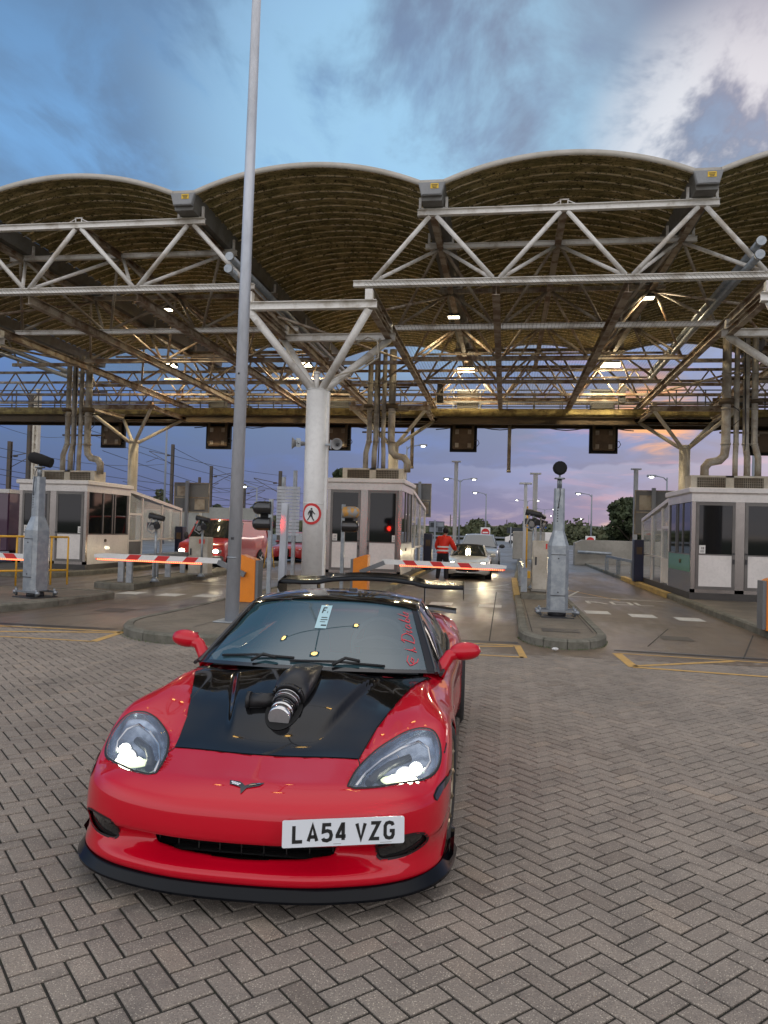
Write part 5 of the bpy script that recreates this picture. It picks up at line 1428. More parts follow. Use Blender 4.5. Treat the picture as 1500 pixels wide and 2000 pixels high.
# front splitter: black lip under the bumper with upturned corners
rows = [[] for _ in range(6)]
su = np.linspace(0, 1.30, 60); SPt = cr(seg, OUTA, su); TT = np.gradient(SPt, axis=0); TT /= np.linalg.norm(TT, axis=1)[:, None]; TT[0] = (1, 0)
half = []
for p, t_, s_ in zip(SPt, TT, su):
    nx, ny = t_[1], -t_[0]                       # outward
    f = sstep(.62, 1.05, s_); hh = .022*f
    half.append([(p[0]+nx*o_, p[1]+ny*o_, z_) for o_, z_ in ((-.10, .140), (-.012, .137), (.000, .133+hh*.8), (.004, .130+hh), (.024+.008*f, .098+hh*.4), (.027+.008*f, .094+hh*.4), (.026+.008*f, .084+hh*.2), (.020, .080), (-.10, .078))])
full = [[(-a, b_, c) for a, b_, c in r] for r in half[:0:-1]]+half
full = [list(r) for r in zip(*full)]
g = MB()
for k in range(len(full)-1): g.grid([full[k], full[k+1]], True)
o_ = g.build('front_splitter', 'splitter_black', CAR, fixn=False)
b2 = bmesh.new(); b2.from_mesh(o_.data); bmesh.ops.recalc_face_normals(b2, faces=b2.faces); b2.to_mesh(o_.data); b2.free()
g = MB(); 
for sg in (1, -1):
    g.grid([[(sg*.905, .46+.05*k, .12+.018*k-.004*k*k*.3) for k in range(7)], [(sg*.925, .46+.05*k, .155+.035*math.sin(k/6*math.pi*.9)) for k in range(7)]])
g.build('splitter_winglet', 'splitter_black', CAR)
# underfloor and wheel housings keep light from leaking through
g = MB(); g.box(-.70, .3, .11, .70, 4.2, .13); g.build('underfloor', 'matte_black', CAR)
for cy, cz in (WF, WR):
    for sg in (1, -1):
        g = MB(); rows = []
        for xx in (.845, .58):
            rows.append([(sg*xx, cy+.342*math.cos(R_(a)), cz+.338*math.sin(R_(a))) for a in range(-20, 201, 10)])
        rows.append([(sg*.58, cy+.0*math.cos(R_(a)), cz) for a in range(-20, 201, 10)])
        g.grid(rows); g.build('wheel_arch_liner', 'matte_black', CAR)
        # black lip around the opening
        FRS = (Vector((0, 1, 0)), Vector((0, 0, 1)), Vector((-sg, 0, 0)))
        al = [(cy+.338*math.cos(R_(a)), cz+.338*math.sin(R_(a))) for a in range(-20, 201, 8)]
        al = [p for p in al if p[1] > .16]
        ribbon(al, FRS, .007, .001, 'trim_rubber', 'arch_lip', CAR, False)
# sill skirts
for sg in (1, -1):
    g = MB(); g.grid([[(sg*(.80+.03*math.sin(math.pi*k/16)), 1.30+.118*k, .125) for k in range(17)], [(sg*(.895+.01*math.sin(math.pi*k/16)), 1.30+.118*k, .105) for k in range(17)], [(sg*.90, 1.30+.118*k, .135) for k in range(17)], [(sg*.84, 1.30+.118*k, .17) for k in range(17)]])
    g.build('side_skirt', 'splitter_black', CAR)
# wheels
def wheel(x, y, z, R, wd, sg, steer=0):
    o = bpy.data.objects.new('wheel', None); COL.objects.link(o); o.parent = CAR; o.location = (x, y, z); o.rotation_euler = (0, 0, steer)
    r = R*.70
    g = MB(); hw = wd/2
    g.lathe((0, 0, 0), [(r, -hw*.9), (r+.02, -hw), (R-.04, -hw*1.02), (R-.008, -hw*.86), (R, -hw*.6), (R, hw*.6), (R-.008, hw*.86), (R-.04, hw*1.02), (r+.02, hw), (r, hw*.9)], 56, 'X'); ty = g.build('tyre', 'tyre', o)
    g = MB()
    for k in (-.45, -.15, .15, .45): g.lathe((0, 0, 0), [(R+.0008, hw*(k-.035)), (R+.0008, hw*(k+.035))], 56, 'X')
    g.build('tread_groove', 'matte_black', ty)
    g = MB(); g.lathe((0, 0, 0), [(r, -hw*.9), (r+.006, hw*.88*sg), (r+.012, hw*.95*sg), (r-.012, hw*.93*sg), (r-.02, hw*.5*sg), (r-.03, hw*.2*sg)] if sg > 0 else [(r, hw*.9), (r+.006, -hw*.88), (r+.012, -hw*.95), (r-.012, -hw*.93), (r-.02, -hw*.5), (r-.03, -hw*.2)], 48, 'X'); rim = g.build('rim', 'gold_rim', o)
    for k in range(10):
        a = 2*math.pi*k/10
        g = MB(); c_, s_ = math.cos(a), math.sin(a)
        g.path([(sg*hw*.50, .05*c_, .05*s_), (sg*hw*.62, .14*c_, .14*s_), (sg*hw*.88, (r-.008)*c_, (r-.008)*s_)], [.026, .016, .019], 6); g.build('spoke', 'gold_rim', rim)
    g = MB(); g.lathe((0, 0, 0), [(0, sg*hw*.6), (.035, sg*hw*.6), (.045, sg*hw*.5), (.045, sg*hw*.2)], 16, 'X'); g.build('hub', 'gold_rim', rim)
    g = MB(); g.lathe((0, 0, 0), [(.03, sg*hw*.1), (.165, sg*hw*.1), (.165, sg*hw*.0), (.03, 0)], 32, 'X'); g.build('brake_disc', 'chrome', o)
    return o
for sg in (1, -1):
    wheel(sg*.768, WF[0], .322, .322, .255, sg, R_(-3)); wheel(sg*.775, WR[0], .336, .336, .295, sg)

# ---- greenhouse
WC = [(1.345, .822), (1.55, .935), (1.78, 1.048), (1.98, 1.135), (2.10, 1.176), (2.3, 1.200), (2.55, 1.208), (2.8, 1.198), (3.1, 1.155), (3.5, 1.065), (3.85, .965), (4.08, .90)]
RL = [(.765, 1.60, .792), (.716, 1.775, .892), (.664, 1.945, .990), (.622, 2.09, 1.072), (.596, 2.19, 1.118), (.588, 2.35, 1.142), (.584, 2.58, 1.150), (.578, 2.82, 1.135), (.568, 3.1, 1.085), (.55, 3.48, 1.0), (.53, 3.82, .925), (.51, 4.08, .885)]
BL = [(.790, 1.60, .785), (.802, 1.74, .790), (.808, 1.92, .794), (.810, 2.08, .797), (.808, 2.2, .80), (.806, 2.36, .803), (.80, 2.58, .81), (.79, 2.82, .822), (.755, 3.1, .842), (.68, 3.48, .868), (.60, 3.82, .88), (.52, 4.08, .88)]
KS = np.arange(12)
def G(u, s_, off=0):
    c = cr(KS, WC, s_); r = cr(KS, RL, s_); a = np.abs(u); e = 2.3
    y = c[0]+(r[1]-c[0])*a**2.2; z = c[1]+(r[2]-c[1])*a**(2.6 if s_ < 4 else 2.8)
    return (u*r[0], y, z+off)
def gpatch(u0, u1, s0, s1, nu_, ns_, name, m, parent, off=0, mirror=False, corner=0):
    g = MB(); rows = []
    for i in range(ns_+1):
        s_ = s0+(s1-s0)*i/ns_; 
        rows.append([G(u0+(u1-u0)*j/nu_, s_, off) for j in range(nu_+1)])
    g.grid(rows, True)
    if mirror: g.grid([[(-x, y, z) for x, y, z in r] for r in rows], True)
    return g.build(name, m, parent)
screen = gpatch(-.945, .945, .10, 3.93, 36, 30, 'windscreen', 'windscreen_glass', CAR)
gpatch(-.99, .99, -0.02, .13, 30, 3, 'cowl', 'gloss_black', CAR, .002)
for sg in (1, -1):
    gpatch(sg*.935, sg*1.0, .02, 4.1, 3, 30, 'a_pillar', 'car_black', CAR, .004)
gpatch(-1.0, 1.0, 3.90, 7.6, 32, 26, 'roof', 'car_black', CAR, .006)
gpatch(-1.0, 1.0, 7.6, 11, 32, 26, 'hatch_glass', 'side_glass', CAR, .003)
# targa roof edge ridge and small aerial fin
g = MB(); g.bbox(-.03, 2.02, 1.185, .03, 2.07, 1.225, .006); o_ = g.build('camera_pod', 'gloss_black', CAR); o_.location = (.08, .5, .005)
for sg in (1, -1):
    g = MB(); rows = []
    for i in range(45):
        s_ = i/44*10.9; r = cr(KS, RL, s_); b_ = cr(KS, BL, s_); row = []
        for k in range(7):
            t_ = k/6; p = r*(1-t_)+b_*t_; p = p+np.array([.022*math.sin(math.pi*t_), 0, 0]); row.append((sg*p[0], p[1], p[2]))
        rows.append(row)
    g.grid(rows[:33], True); sw = g.build('side_window', 'side_glass', CAR)
    g = MB(); g.grid(rows[31:], True); g.build('rear_quarter', 'car_red', CAR)
    g = MB(); g.path([(sg*(p[0]+.006), p[1], p[2]) for p in (cr(KS, BL, q/4) for q in range(0, 33))], .012, 8); g.build('window_seal', 'trim_rubber', sw)
    g = MB(); g.path([(sg*(p[0]+.004), p[1], p[2]) for p in (cr(KS, RL, q/4) for q in range(0, 33))], .013, 8); g.build('roof_rail', 'gloss_black', sw)
    if 0: g = MB(); a0, a1 = cr(KS, RL, 6.2), cr(KS, BL, 6.6); g.beam((sg*(a0[0]+.012), a0[1], a0[2]), (sg*(a1[0]+.012), a1[1], a1[2]), .012, .07, (1, 0, 0)); g.build('window_divider', 'gloss_black', sw)
# wipers
def onglass(x, s_, off): r = cr(KS, RL, s_); return G(x/r[0], s_, off)
for x0, x1, s0, s1 in ((-.60, -.10, .25, .32), (-.12, .46, .20, .12)):
    g = MB(); g.path([onglass(x0, s0+.05, .012), onglass((x0+x1)/2, (s0+s1)/2+.08, .02), onglass(x1, s1+.05, .012)], .008, 6)
    g.path([onglass((x0+x1)/2-.02, .1, .02), onglass((x0+x1)/2+.05, .3, .035), onglass((x0+x1)/2+.14, .22, .03)], .010, 6); g.build('wiper', 'trim_rubber', CAR)
# things on the screen: hanging permit and the red script along its edge
def slab(x0, x1, s0, s1, m, nm, par, off=.003, sk=0):
    g = MB(); g.grid([[onglass(x0+(x1-x0)*j/4+sk*i, s0+(s1-s0)*i/6, off) for j in range(5)] for i in range(7)]); return g.build(nm, m, par)
tk = slab(-.058, .018, 1.95, 3.3, 'permit_paper', 'permit', screen, .003, -.003) if False else None
mat('permit_paper', (.42, .62, .66), .5)
tk = slab(-.040, .036, 1.75, 3.15, 'permit_paper', 'permit', screen, .003, -.002)
for k, (x0, x1, s0, s1) in enumerate(((-.030, -.022, 2.55, 2.95), (-.022, -.004, 2.87, 2.95), (-.022, -.008, 2.70, 2.76), (.006, .010, 2.55, 2.68), (-.02, .02, 2.28, 2.32), (-.02, .026, 2.16, 2.2), (-.02, .015, 2.05, 2.08), (-.005, .03, 1.86, 1.92))):
    slab(x0, x1, s0, s1, 'ink_black', 'permit_print', tk, .0045, 0)
# interior seen faintly through the glass
g = MB(); rows = []
for x in [-.66+1.32*k/20 for k in range(21)]:
    rows.append([(x, 1.50+.12*abs(x)**2, .80-.02*abs(x)), (x, 1.75, .845), (x, 1.98, .83), (x, 2.06, .77), (x, 2.08, .55)])
g.grid(rows); g.box(-.6, 2.05, .3, .6, 3.3, .34); dash = g.build('dashboard', 'cabin_trim', CAR)
g = MB(); g.grid([[(.34+.17*math.cos(a)*(1-abs(math.sin(a))*.1), 2.0+.05*r_+.0, .865+.07*math.sin(a)) for a in [math.pi*k/10 for k in range(11)]] for r_ in (0, 3)]); g.build('instrument_hood', 'cabin_light', dash)
g = MB(); n = 28; c0 = Vector((.34, 2.12, .88)); a_ = Vector((1, 0, 0)); b_ = Vector((0, .42, .9)).normalized()
g.path([c0+(a_*math.cos(2*math.pi*k/n)+b_*math.sin(2*math.pi*k/n))*.185 for k in range(n+1)], .015, 8); g.beam(c0-a_*.18, c0+a_*.18, .03, .05); g.build('steering_wheel', 'cabin_light', CAR)
for x in (-.36, .36):
    g = MB(); g.grid([[(x+.24*math.sin(t_)*w_, y_, z_) for t_ in [math.pi*(k/10-.5) for k in range(11)]] for w_, y_, z_ in ((1, 2.62, .45), (1, 2.72, .75), (.85, 2.78, .93), (.5, 2.80, 1.0), (.45, 2.80, 1.08), (.3, 2.83, 1.11))]); g.build('seat', 'cabin_trim', CAR)
# door mirrors
for sg in (1, -1):
    o_ = bpy.data.objects.new('door_mirror', None); COL.objects.link(o_); o_.parent = CAR
    g = MB(); rows = []
    for i in range(13):
        t_ = i/12; th = math.pi*t_
        x = .835+.21*t_; rr = math.sin(th)**.42 if 0 < t_ < 1 else .02
        rows.append([(sg*x, 1.80+.06*rr*math.cos(a)*(1.0 if math.cos(a) < 0 else .6)+.02*t_, .895+.012*t_+.064*rr*math.sin(a)*(1 if math.sin(a) > 0 else .85)) for a in [2*math.pi*k/20 for k in range(20)]])
    g.grid(rows, True, True); g.add(rows[0], [tuple(range(20))]); g.add(rows[-1], [tuple(range(20))]); g.build('mirror_shell', 'car_red', o_)
    g = MB(); g.path([(sg*.765, 1.74, .755), (sg*.80, 1.77, .81), (sg*.845, 1.795, .875), (sg*.90, 1.80, .895)], [.052, .042, .040, .045], 12); g.build('mirror_stalk', 'car_red', o_)
    g = MB(); g.box(min(sg*.87, sg*1.03), 1.842, .855, max(sg*.87, sg*1.03), 1.846, .945); g.build('mirror_glass', 'chrome', o_)
# rear wing
WX = [(-.885, 1.135), (-.60, 1.136), (-.50, 1.143), (-.40, 1.166), (-.33, 1.174), (.33, 1.174), (.40, 1.166), (.50, 1.143), (.60, 1.136), (.885, 1.135)]
wx = np.array(WX); g = MB(); rows = []
for x in np.linspace(-.885, .885, 61):
    z = cr(wx[:, 0], wx[:, 1], x); z = float(z); y0 = 4.06+.03*abs(x)
    rows.append([(x, y0, z+.0), (x, y0+.02, z+.020), (x, y0+.10, z+.036), (x, y0+.22, z+.044), (x, y0+.27, z+.062), (x, y0+.275, z+.055), (x, y0+.22, z+.028), (x, y0+.10, z+.010), (x, y0+.02, z-.008)])
g.grid(rows, True, True); rw = g.build('rear_wing', 'splitter_black', CAR)
for sg in (1, -1):
    g = MB(); g.prism([(4.00, 1.10), (4.03, 1.155), (4.30, 1.20), (4.36, 1.18), (4.36, 1.05), (4.30, 1.01), (4.10, 1.04)], sg*.885, sg*.893, 'X'); g.build('end_plate', 'splitter_black', rw)
    g = MB(); g.prism([(4.12, .86), (4.10, 1.14), (4.20, 1.16), (4.26, .86)], sg*.52-.005, sg*.52+.005, 'X'); g.build('upright', 'gloss_black', rw)
# rear deck lip
g = MB(); g.grid([[(x, 4.26+.08*(1-(x/.86)**2), .90-.02*(x/.86)**4), (x, 4.34+.08*(1-(x/.86)**2), .955-.03*(x/.86)**4), (x, 4.37+.08*(1-(x/.86)**2), .95-.03*(x/.86)**4), (x, 4.36+.08*(1-(x/.86)**2), .88)] for x in np.linspace(-.82, .82, 31)]); g.build('deck_spoiler', 'gloss_black', CAR)
# throttle body and intake tube bursting through the bonnet
def onh(x, y, dz):
    h = HTREE.ray_cast(Vector((x, y, 3)), Vector((0, 0, -1))); return Vector((x, y, (h[0].z if h[0] else .7)+dz))
IN = bpy.data.objects.new('intake', None); COL.objects.link(IN); IN.parent = CAR
A0 = onh(.010, .665, .016); A1 = onh(.035, 1.21, .045); ax_ = (A1-A0).normalized()
def ring_tube(k0, k1, r0, r1, m, nm, par, lift=0, n=24):
    g = MB(); p0 = A0.lerp(A1, k0)+Vector((0, 0, lift)); p1 = A0.lerp(A1, k1)+Vector((0, 0, lift)); g.tube(p0, p1, r0, n, r1); return g.build(nm, m, par)
hole = [(A0.x+.095*math.cos(t_), A0.y+.10+.155*math.sin(t_)) for t_ in [2*math.pi*k/36 for k in range(36)]]
V3, F3, _ = patch(hole, FR_TOP, .003, .02, tree=HTREE); mesh_obj('bonnet_opening', V3, F3, 'matte_black', IN)
ring_tube(-.02, .06, .058, .060, 'chrome', 'filter_cap', IN, .012)
ring_tube(-.021, -.02, .055, .056, 'mid_grey', 'cap_face', IN, .012)
ring_tube(.06, .16, .060, .060, 'chrome', 'metal_ring', IN, .014)
ring_tube(.085, .10, .064, .064, 'gloss_black', 'clamp', IN, .014); ring_tube(.13, .145, .064, .064, 'gloss_black', 'clamp', IN, .014)
ring_tube(.16, .27, .066, .070, 'gloss_black', 'coupling', IN, .018); ring_tube(.185, .20, .072, .072, 'chrome', 'clamp', IN, .018); ring_tube(.235, .25, .074, .074, 'chrome', 'clamp', IN, .018)
ring_tube(.27, .31, .084, .084, 'black', 'flange', IN, .02)
g = MB(); pr_ = []
for k_, r_0, fl_, lf in ((.30, .078, 1, .018), (.42, .088, 1, .022), (.55, .092, .95, .018), (.66, .092, .8, .012), (.80, .088, .55, .002), (.95, .08, .35, -.01), (1.03, .078, .2, -.02)):
    c_ = A0.lerp(A1, k_); pr_.append([(c_.x+r_0*1.12*math.cos(t_), c_.y, c_.z+lf+r_0*fl_*math.sin(t_)) for t_ in [2*math.pi*q/28 for q in range(28)]])
g.grid(pr_, True, True); g.add(pr_[0], [tuple(range(28))]); g.build('intake_duct', 'duct_black', IN)
g = MB(); c_ = A0.lerp(A1, .26)+Vector((-.07, 0, .012)); g.tube(c_, c_+Vector((-.13, -.005, -.005)), .040, 16, .040); g.tube(c_+Vector((-.13, 0, -.005)), c_+Vector((-.15, 0, -.005)), .047, 12); g.bbox(c_.x-.16, c_.y-.03, c_.z-.055, c_.x-.05, c_.y+.035, c_.z-.02); g.build('actuator', 'black', IN)
for t_ in (40, 140, 220, 320):
    g = MB(); c_ = A0.lerp(A1, .285)+Vector((.088*math.cos(R_(t_)), 0, .02+.088*math.sin(R_(t_)))); g.tube(c_, c_-ax_*.045, .008, 6); g.build('bolt', 'gloss_black', IN)
# ---- number plate and lettering
def glyph(strokes, wd): return strokes, wd
GL = {
 'L': ([[(0, 1), (0, 0), (.55, 0)]], .55), 'A': ([[(0, 0), (.30, 1), (.60, 0)], [(.10, .27), (.50, .27)]], .60),
 '5': ([[(.55, 1), (.06, 1), (.03, .56), (.30, .62), (.50, .55), (.57, .33), (.50, .08), (.28, 0), (.06, .04), (.0, .16)]], .57),
 '4': ([[(.42, 0), (.42, 1), (.36, 1), (.0, .32), (.0, .24), (.60, .24)]], .60), 'V': ([[(0, 1), (.30, 0), (.60, 1)]], .60),
 'Z': ([[(0, 1), (.55, 1), (.0, 0), (.58, 0)]], .58), 'G': ([[(.55, .80), (.48, .95), (.29, 1), (.10, .95), (.0, .78), (0, .22), (.10, .05), (.29, 0), (.48, .05), (.56, .22), (.56, .46), (.32, .46)]], .57),
 'F': ([[(.5, 1), (0, 1), (0, 0)], [(0, .52), (.42, .52)]], .5), ' ': ([], .28)}
def stroke_mesh(polys, w_, th):
    V, F = [], []
    for P in polys:
        P = [Vector(p) for p in P]; L = []; Rr = []
        for i, p in enumerate(P):
            d0 = (p-P[i-1]).normalized() if i else (P[1]-p).normalized(); d1 = (P[i+1]-p).normalized() if i < len(P)-1 else d0
            n0 = Vector((-d0.y, d0.x)); n1 = Vector((-d1.y, d1.x)); m_ = (n0+n1); m_ = m_.normalized()*min(1/max(.35, math.sqrt(max(.01, (1+n0.dot(n1))/2))), 1.9)
            L.append(p+m_*w_/2); Rr.append(p-m_*w_/2)
        o = len(V); n = len(P)
        V += [(q.x, q.y) for q in L]+[(q.x, q.y) for q in Rr]
        F += [(o+i, o+i+1, o+n+i+1, o+n+i) for i in range(n-1)]
    return V, F
def plate(parent, loc, rot, txt, W_=.52, H_=.111, m='plate_white', h=.079, sw=.0145):
    o = bpy.data.objects.new('number_plate', None); COL.objects.link(o); o.parent = parent; o.location = loc; o.rotation_euler = rot
    g = MB(); r = .008; poly = []
    for cx, cy, a0 in ((W_/2-r, H_/2-r, 0), (-W_/2+r, H_/2-r, 90), (-W_/2+r, -H_/2+r, 180), (W_/2-r, -H_/2+r, 270)):
        for k in range(5): a = R_(a0+22.5*k); poly.append((cx+r*math.cos(a), cy+r*math.sin(a)))
    g.prism(poly, -.004, 0, 'Y'); g.build('plate', m, o)
    sc = h-sw; gap = .011; cw = .050-sw; tot = sum((.033-.011) if c == ' ' else .050+gap for c in txt)-gap
    x = -tot/2+sw/2
    for c in txt:
        st, wd = GL[c]
        if st:
            V, F = stroke_mesh([[(p[0]/wd*cw, p[1]*sc) for p in q] for q in st], sw, 0)
            me = bpy.data.meshes.new('character'); me.from_pydata([(x+v[0], -.0052, v[1]-sc/2) for v in V], [], F); me.materials.append(MATS['ink_black']); link('character', me, o)
            x += .050+gap
        else: x += .022
    return o
pl_ = plate(CAR, (.470, .012, .398), (R_(-5), 0, R_(17)), 'LA54 VZG')
g = MB(); g.box(-.045, -.0052, -.0475, -.012, -.005, -.0455); g.box(.155, -.0052, -.0495, .205, -.005, -.0475); g.build('maker_line', 'mid_grey', pl_)
# red signwriting down the side of the windscreen
scr = [[(0, 0), (-.25, .15), (-.4, .5), (-.2, .75), (.05, .6), (-.1, .45), (-.45, .55), (-.5, .9), (-.2, 1.1), (.2, .9)], [(.5, 0), (.62, .5), (.7, 1.15), (.62, .6), (.75, .1), (.9, .2)],
 [(1.2, 0), (1.3, .55), (1.42, 1.1), (1.2, 1.0), (1.35, 1.25), (1.75, 1.1), (1.95, .6), (1.75, .1), (1.4, -.02), (1.15, .12)], [(2.15, .6), (2.05, .3), (2.1, .02), (2.25, .2)], [(2.2, .78), (2.22, .85)],
 [(2.7, .5), (2.5, .55), (2.38, .25), (2.5, 0), (2.68, .2), (2.75, .55), (2.7, .1), (2.85, .05)], [(2.95, .1), (3.1, .7), (3.2, 1.2), (3.08, .8), (3.05, .1), (3.25, .0), (3.4, .3), (3.2, .45), (3.1, .35)], [(3.5, .1), (3.7, .7), (3.8, 1.2), (3.7, .8), (3.65, .1), (3.85, .05)],
 [(3.95, .25), (4.1, .5), (4.25, .3), (4.1, 0), (3.95, .15), (4.0, .4), (4.3, .5)]]
g = MB()
def onscr(a, b_):
    # a runs up the pillar, b across towards the middle
    s_ = .62+a*.62; r = cr(KS, RL, s_); u = .915-(b_*.052+.018)/r[0]*1.25; return G(u, s_, .0035)
V, F = stroke_mesh([[(p[0], p[1]) for p in q] for q in scr], .07, 0)
g.add([onscr(v[0], 1.2-v[1] if False else v[1]) for v in V], F); g.build('signwriting', 'script_red', screen)
# small badge on the front wing, left side of the car
for sg in (1, -1):
    FRS = (Vector((0, 1, 0)), Vector((0, 0, 1)), Vector((-sg, 0, 0)))
    V3, F3, _ = patch([(1.43, .615), (1.47, .60), (1.53, .605), (1.52, .625), (1.47, .62), (1.44, .635)], FRS, .004, .01); mesh_obj('wing_badge', V3, F3, 'plate_white', CAR)
# ================================================================ other vehicles
def vpaint(name, col, coat=.8, rough=.35, metal=0): return mat(name, col, rough, metal=metal, coat=coat)
vpaint('silver_paint', (.66, .66, .63), metal=.2); vpaint('grey_paint_car', (.34, .38, .42), metal=.3); vpaint('van_red', (.50, .03, .03)); vpaint('hatch_red', (.35, .012, .02)); vpaint('purple_paint', (.06, .012, .05))
mat('veh_glass', (.02, .03, .035), .03, spec=1.0, ior=1.8)
mat('head_lit', (1, .95, .8), .3, emit=(1, .88, .62), estr=30)
mat('head_bright', (1, 1, .95), .3, emit=(1, 1, .9), estr=26)
mat('head_off', (.5, .52, .55), .1, metal=.6)
mat('bumper_grey', (.06, .065, .07), .55)
mat('amber', (.7, .25, .02), .3)
mat('skin', (.45, .25, .18), .55)
def vehicle(loc, rz, label, cat, P, body_m, name, head_m='head_lit', plate_txt=None, bump_m=None):
    # P: stations [y, halfwidth, zbottom, zshoulder, zcentre], greenhouse: dict
    o = empty(name, loc, label, cat, None, rz)
    st = np.array(P['st'], float); ys = np.linspace(st[0, 0], st[-1, 0], 46); A = cr(st[:, 0], st, ys)
    g = MB(); rows = []
    for y, w_, zb, zs, zt in A:
        pr = [(w_*.86, zb), (w_*.97, zb+.05), (w_, zb+(zs-zb)*.35), (w_*.995, zb+(zs-zb)*.62), (w_*.965, zs-.05), (w_*.91, zs), (w_*.80, zs+(zt-zs)*.45), (w_*.5, zs+(zt-zs)*.85), (0, zt)]
        sm = cr(np.arange(9), np.array(pr), np.linspace(0, 8, 22))
        rows.append([(x, y, z) for x, z in sm]+[(-x, y, z) for x, z in sm[::-1][1:]])
    for r in (rows[0], rows[-1]): pass
    g.grid(rows, True); g.add(rows[0], [tuple(range(len(rows[0])))]); g.add(rows[-1], [tuple(range(len(rows[0])))])
    b = g.build('body', body_m, o)
    # greenhouse from base and roof outlines
    G_ = P['gh']; wb, wt = G_['wb'], G_['wt']; g = MB()
    y0, y1, y2, y3 = G_['y']; z0, z1, z3 = G_['z']
    bow = .10
    def row(f):  # f from 0 base to 1 roof on the screen
        return [(u*(wb*(1-f)+wt*f), y0+(y1-y0)*f+bow*abs(u)**2.2*(1-f*.3), z0+(z1-z0)*f-.03*abs(u)**2*f) for u in [k/8-1 for k in range(17)]]
    g.grid([row(.04+.92*f/6) for f in range(7)]); g.build('windscreen', 'veh_glass', o)
    g = MB(); rr = []
    for f in range(9):
        q = f/8; y = y1+(y2-y1)*q; rr.append([(u*(wt+.015), y+bow*.7*abs(u)**2.2*(1-q), z1+.035*math.sin(math.pi*min(1, q*1.2+.1))-.05*abs(u)**3) for u in [k/8-1 for k in range(17)]])
    g.grid([row(.955)]+rr); g.build('roof', G_.get('roof', body_m), o)
    g = MB(); g.grid([rr[-1], [(u*wb, y3, z3) for u in [k/8-1 for k in range(17)]]]); g.build('rear_window', 'veh_glass', o)
    for s_ in (-1, 1):
        A0 = Vector((s_*wb, y0+bow, z0)); A1 = Vector((s_*wt, y1+bow*.7, z1-.03)); B1 = Vector((s_*(wt), y2, z1-.02)); B0 = Vector((s_*wb, y3, z3))
        g = MB(); g.add([A0, A1, B1, B0], [(0, 1, 2, 3)]); g.build('side_window', 'veh_glass' if not G_.get('van') else body_m, o)
        g = MB(); g.path([A0, A1, B1, B0], .035, 6); g.build('pillar', G_.get('pillar', body_m), o)
        if G_.get('van'):
            g = MB(); f0, f1 = .10, .34
            q = [A0.lerp(B0, .03), A1.lerp(B1, .02), A1.lerp(B1, .24), A0.lerp(B0, .26)]
            q = [p+Vector((s_*.02, 0, 0)) for p in q]; q = [q[0].lerp(q[1], .08), q[1].lerp(q[0], .12), q[2].lerp(q[3], .12), q[3].lerp(q[2], .08)]; g.add(q, [(0, 1, 2, 3)]); g.build('cab_window', 'veh_glass', o)
    # wheels
    wy = P['wheels']; R0 = P.get('R', .31)
    for y in wy:
        wv = float(cr(st[:, 0], st[:, 1], y))
        for s_ in (-1, 1):
            g = MB(); g.tube((s_*(wv-.03), y, R0+.02), (s_*(wv+.004), y, R0+.02), R0+.07, 28); g.build('wheel_arch', 'matte_black', o)
            g = MB(); g.lathe((s_*(wv-.10), y, R0), [(R0*.6, -.10), (R0-.02, -.11), (R0, -.09), (R0, .09), (R0-.02, .11), (R0*.6, .10)], 28, 'X'); w_ = g.build('wheel', 'tyre', o)
            g = MB(); g.lathe((s_*(wv-.10), y, R0), [(.0, s_*.07), (R0*.15, s_*.075), (R0*.2, s_*.05), (R0*.62, s_*.105)], 20, 'X')
            for k in range(5):
                a = 2*math.pi*k/5; g.beam((s_*(wv+.0), y+.03*math.cos(a), R0+.03*math.sin(a)), (s_*(wv+.005), y+R0*.6*math.cos(a), R0+R0*.6*math.sin(a)), .02, .05)
            g.build('rim', 'chrome' if P.get('rim', 1) else 'bumper_grey', w_)
    # front details
    for s_ in (-1, 1):
        hx, hy, hz, hw, hh = P['head']
        g = MB(); g.ball((s_*hx, hy, hz), hw, .09, hh, 16, 10); hl = g.build('headlight', 'head_off', o)
        g = MB(); g.ball((s_*hx*(.98), hy-.06, hz-.0), hw*.62, .05, hh*.66, 12, 8); g.build('lamp', head_m, hl)
        if head_m != 'head_off':
            sl = bpy.data.lights.new('head_beam', 'SPOT'); sl.energy = 55; sl.color = (1, .82, .5); sl.spot_size = R_(60); sl.spot_blend = .8; sl.shadow_soft_size = .05
            sb = bpy.data.objects.new('head_beam', sl); COL.objects.link(sb); sb.parent = hl; sb.location = (s_*hx, hy-.22, hz); sb.rotation_euler = (R_(80), 0, R_(180))
        if P.get('ind'): ix, iy, iz = P['ind']; g = MB(); g.ball((s_*ix, iy, iz), .07, .03, .03, 10, 6); g.build('indicator', 'amber', o)
        mx, my, mz = P['mirror']
        g = MB(); g.ball((s_*mx, my, mz), P.get('ms', .11), .06, P.get('mh', .065), 12, 8); g.tube((s_*(mx-.14), my+.02, mz-.05), (s_*mx, my, mz), .025, 6); g.build('door_mirror', P.get('mm', body_m), o)
    if 'mouth' in P:
        x, z_0, z_1, y = P['mouth']; g = MB(); n = 16
        a = [(x*math.cos(2*math.pi*k/32), (z_0+z_1)/2+(z_1-z_0)/2*math.copysign(abs(math.sin(2*math.pi*k/32))**.7, math.sin(2*math.pi*k/32))) for k in range(32)]
        g.prism(a, y, y+.05, 'Y'); g.build('grille', 'matte_black', o)
        g = MB(); g.path([(p[0], y-.005, p[1]) for p in a]+[(a[0][0], y-.005, a[0][1])], .012, 5, cap=False); g.build('grille_trim', P.get('trim', 'chrome'), o)
    if 'bumper' in P:
        x, z_0, z_1, y = P['bumper']; g = MB(); g.bbox(-x, y, z_0, x, y+.35, z_1, .04); g.build('bumper', bump_m or 'bumper_grey', o)
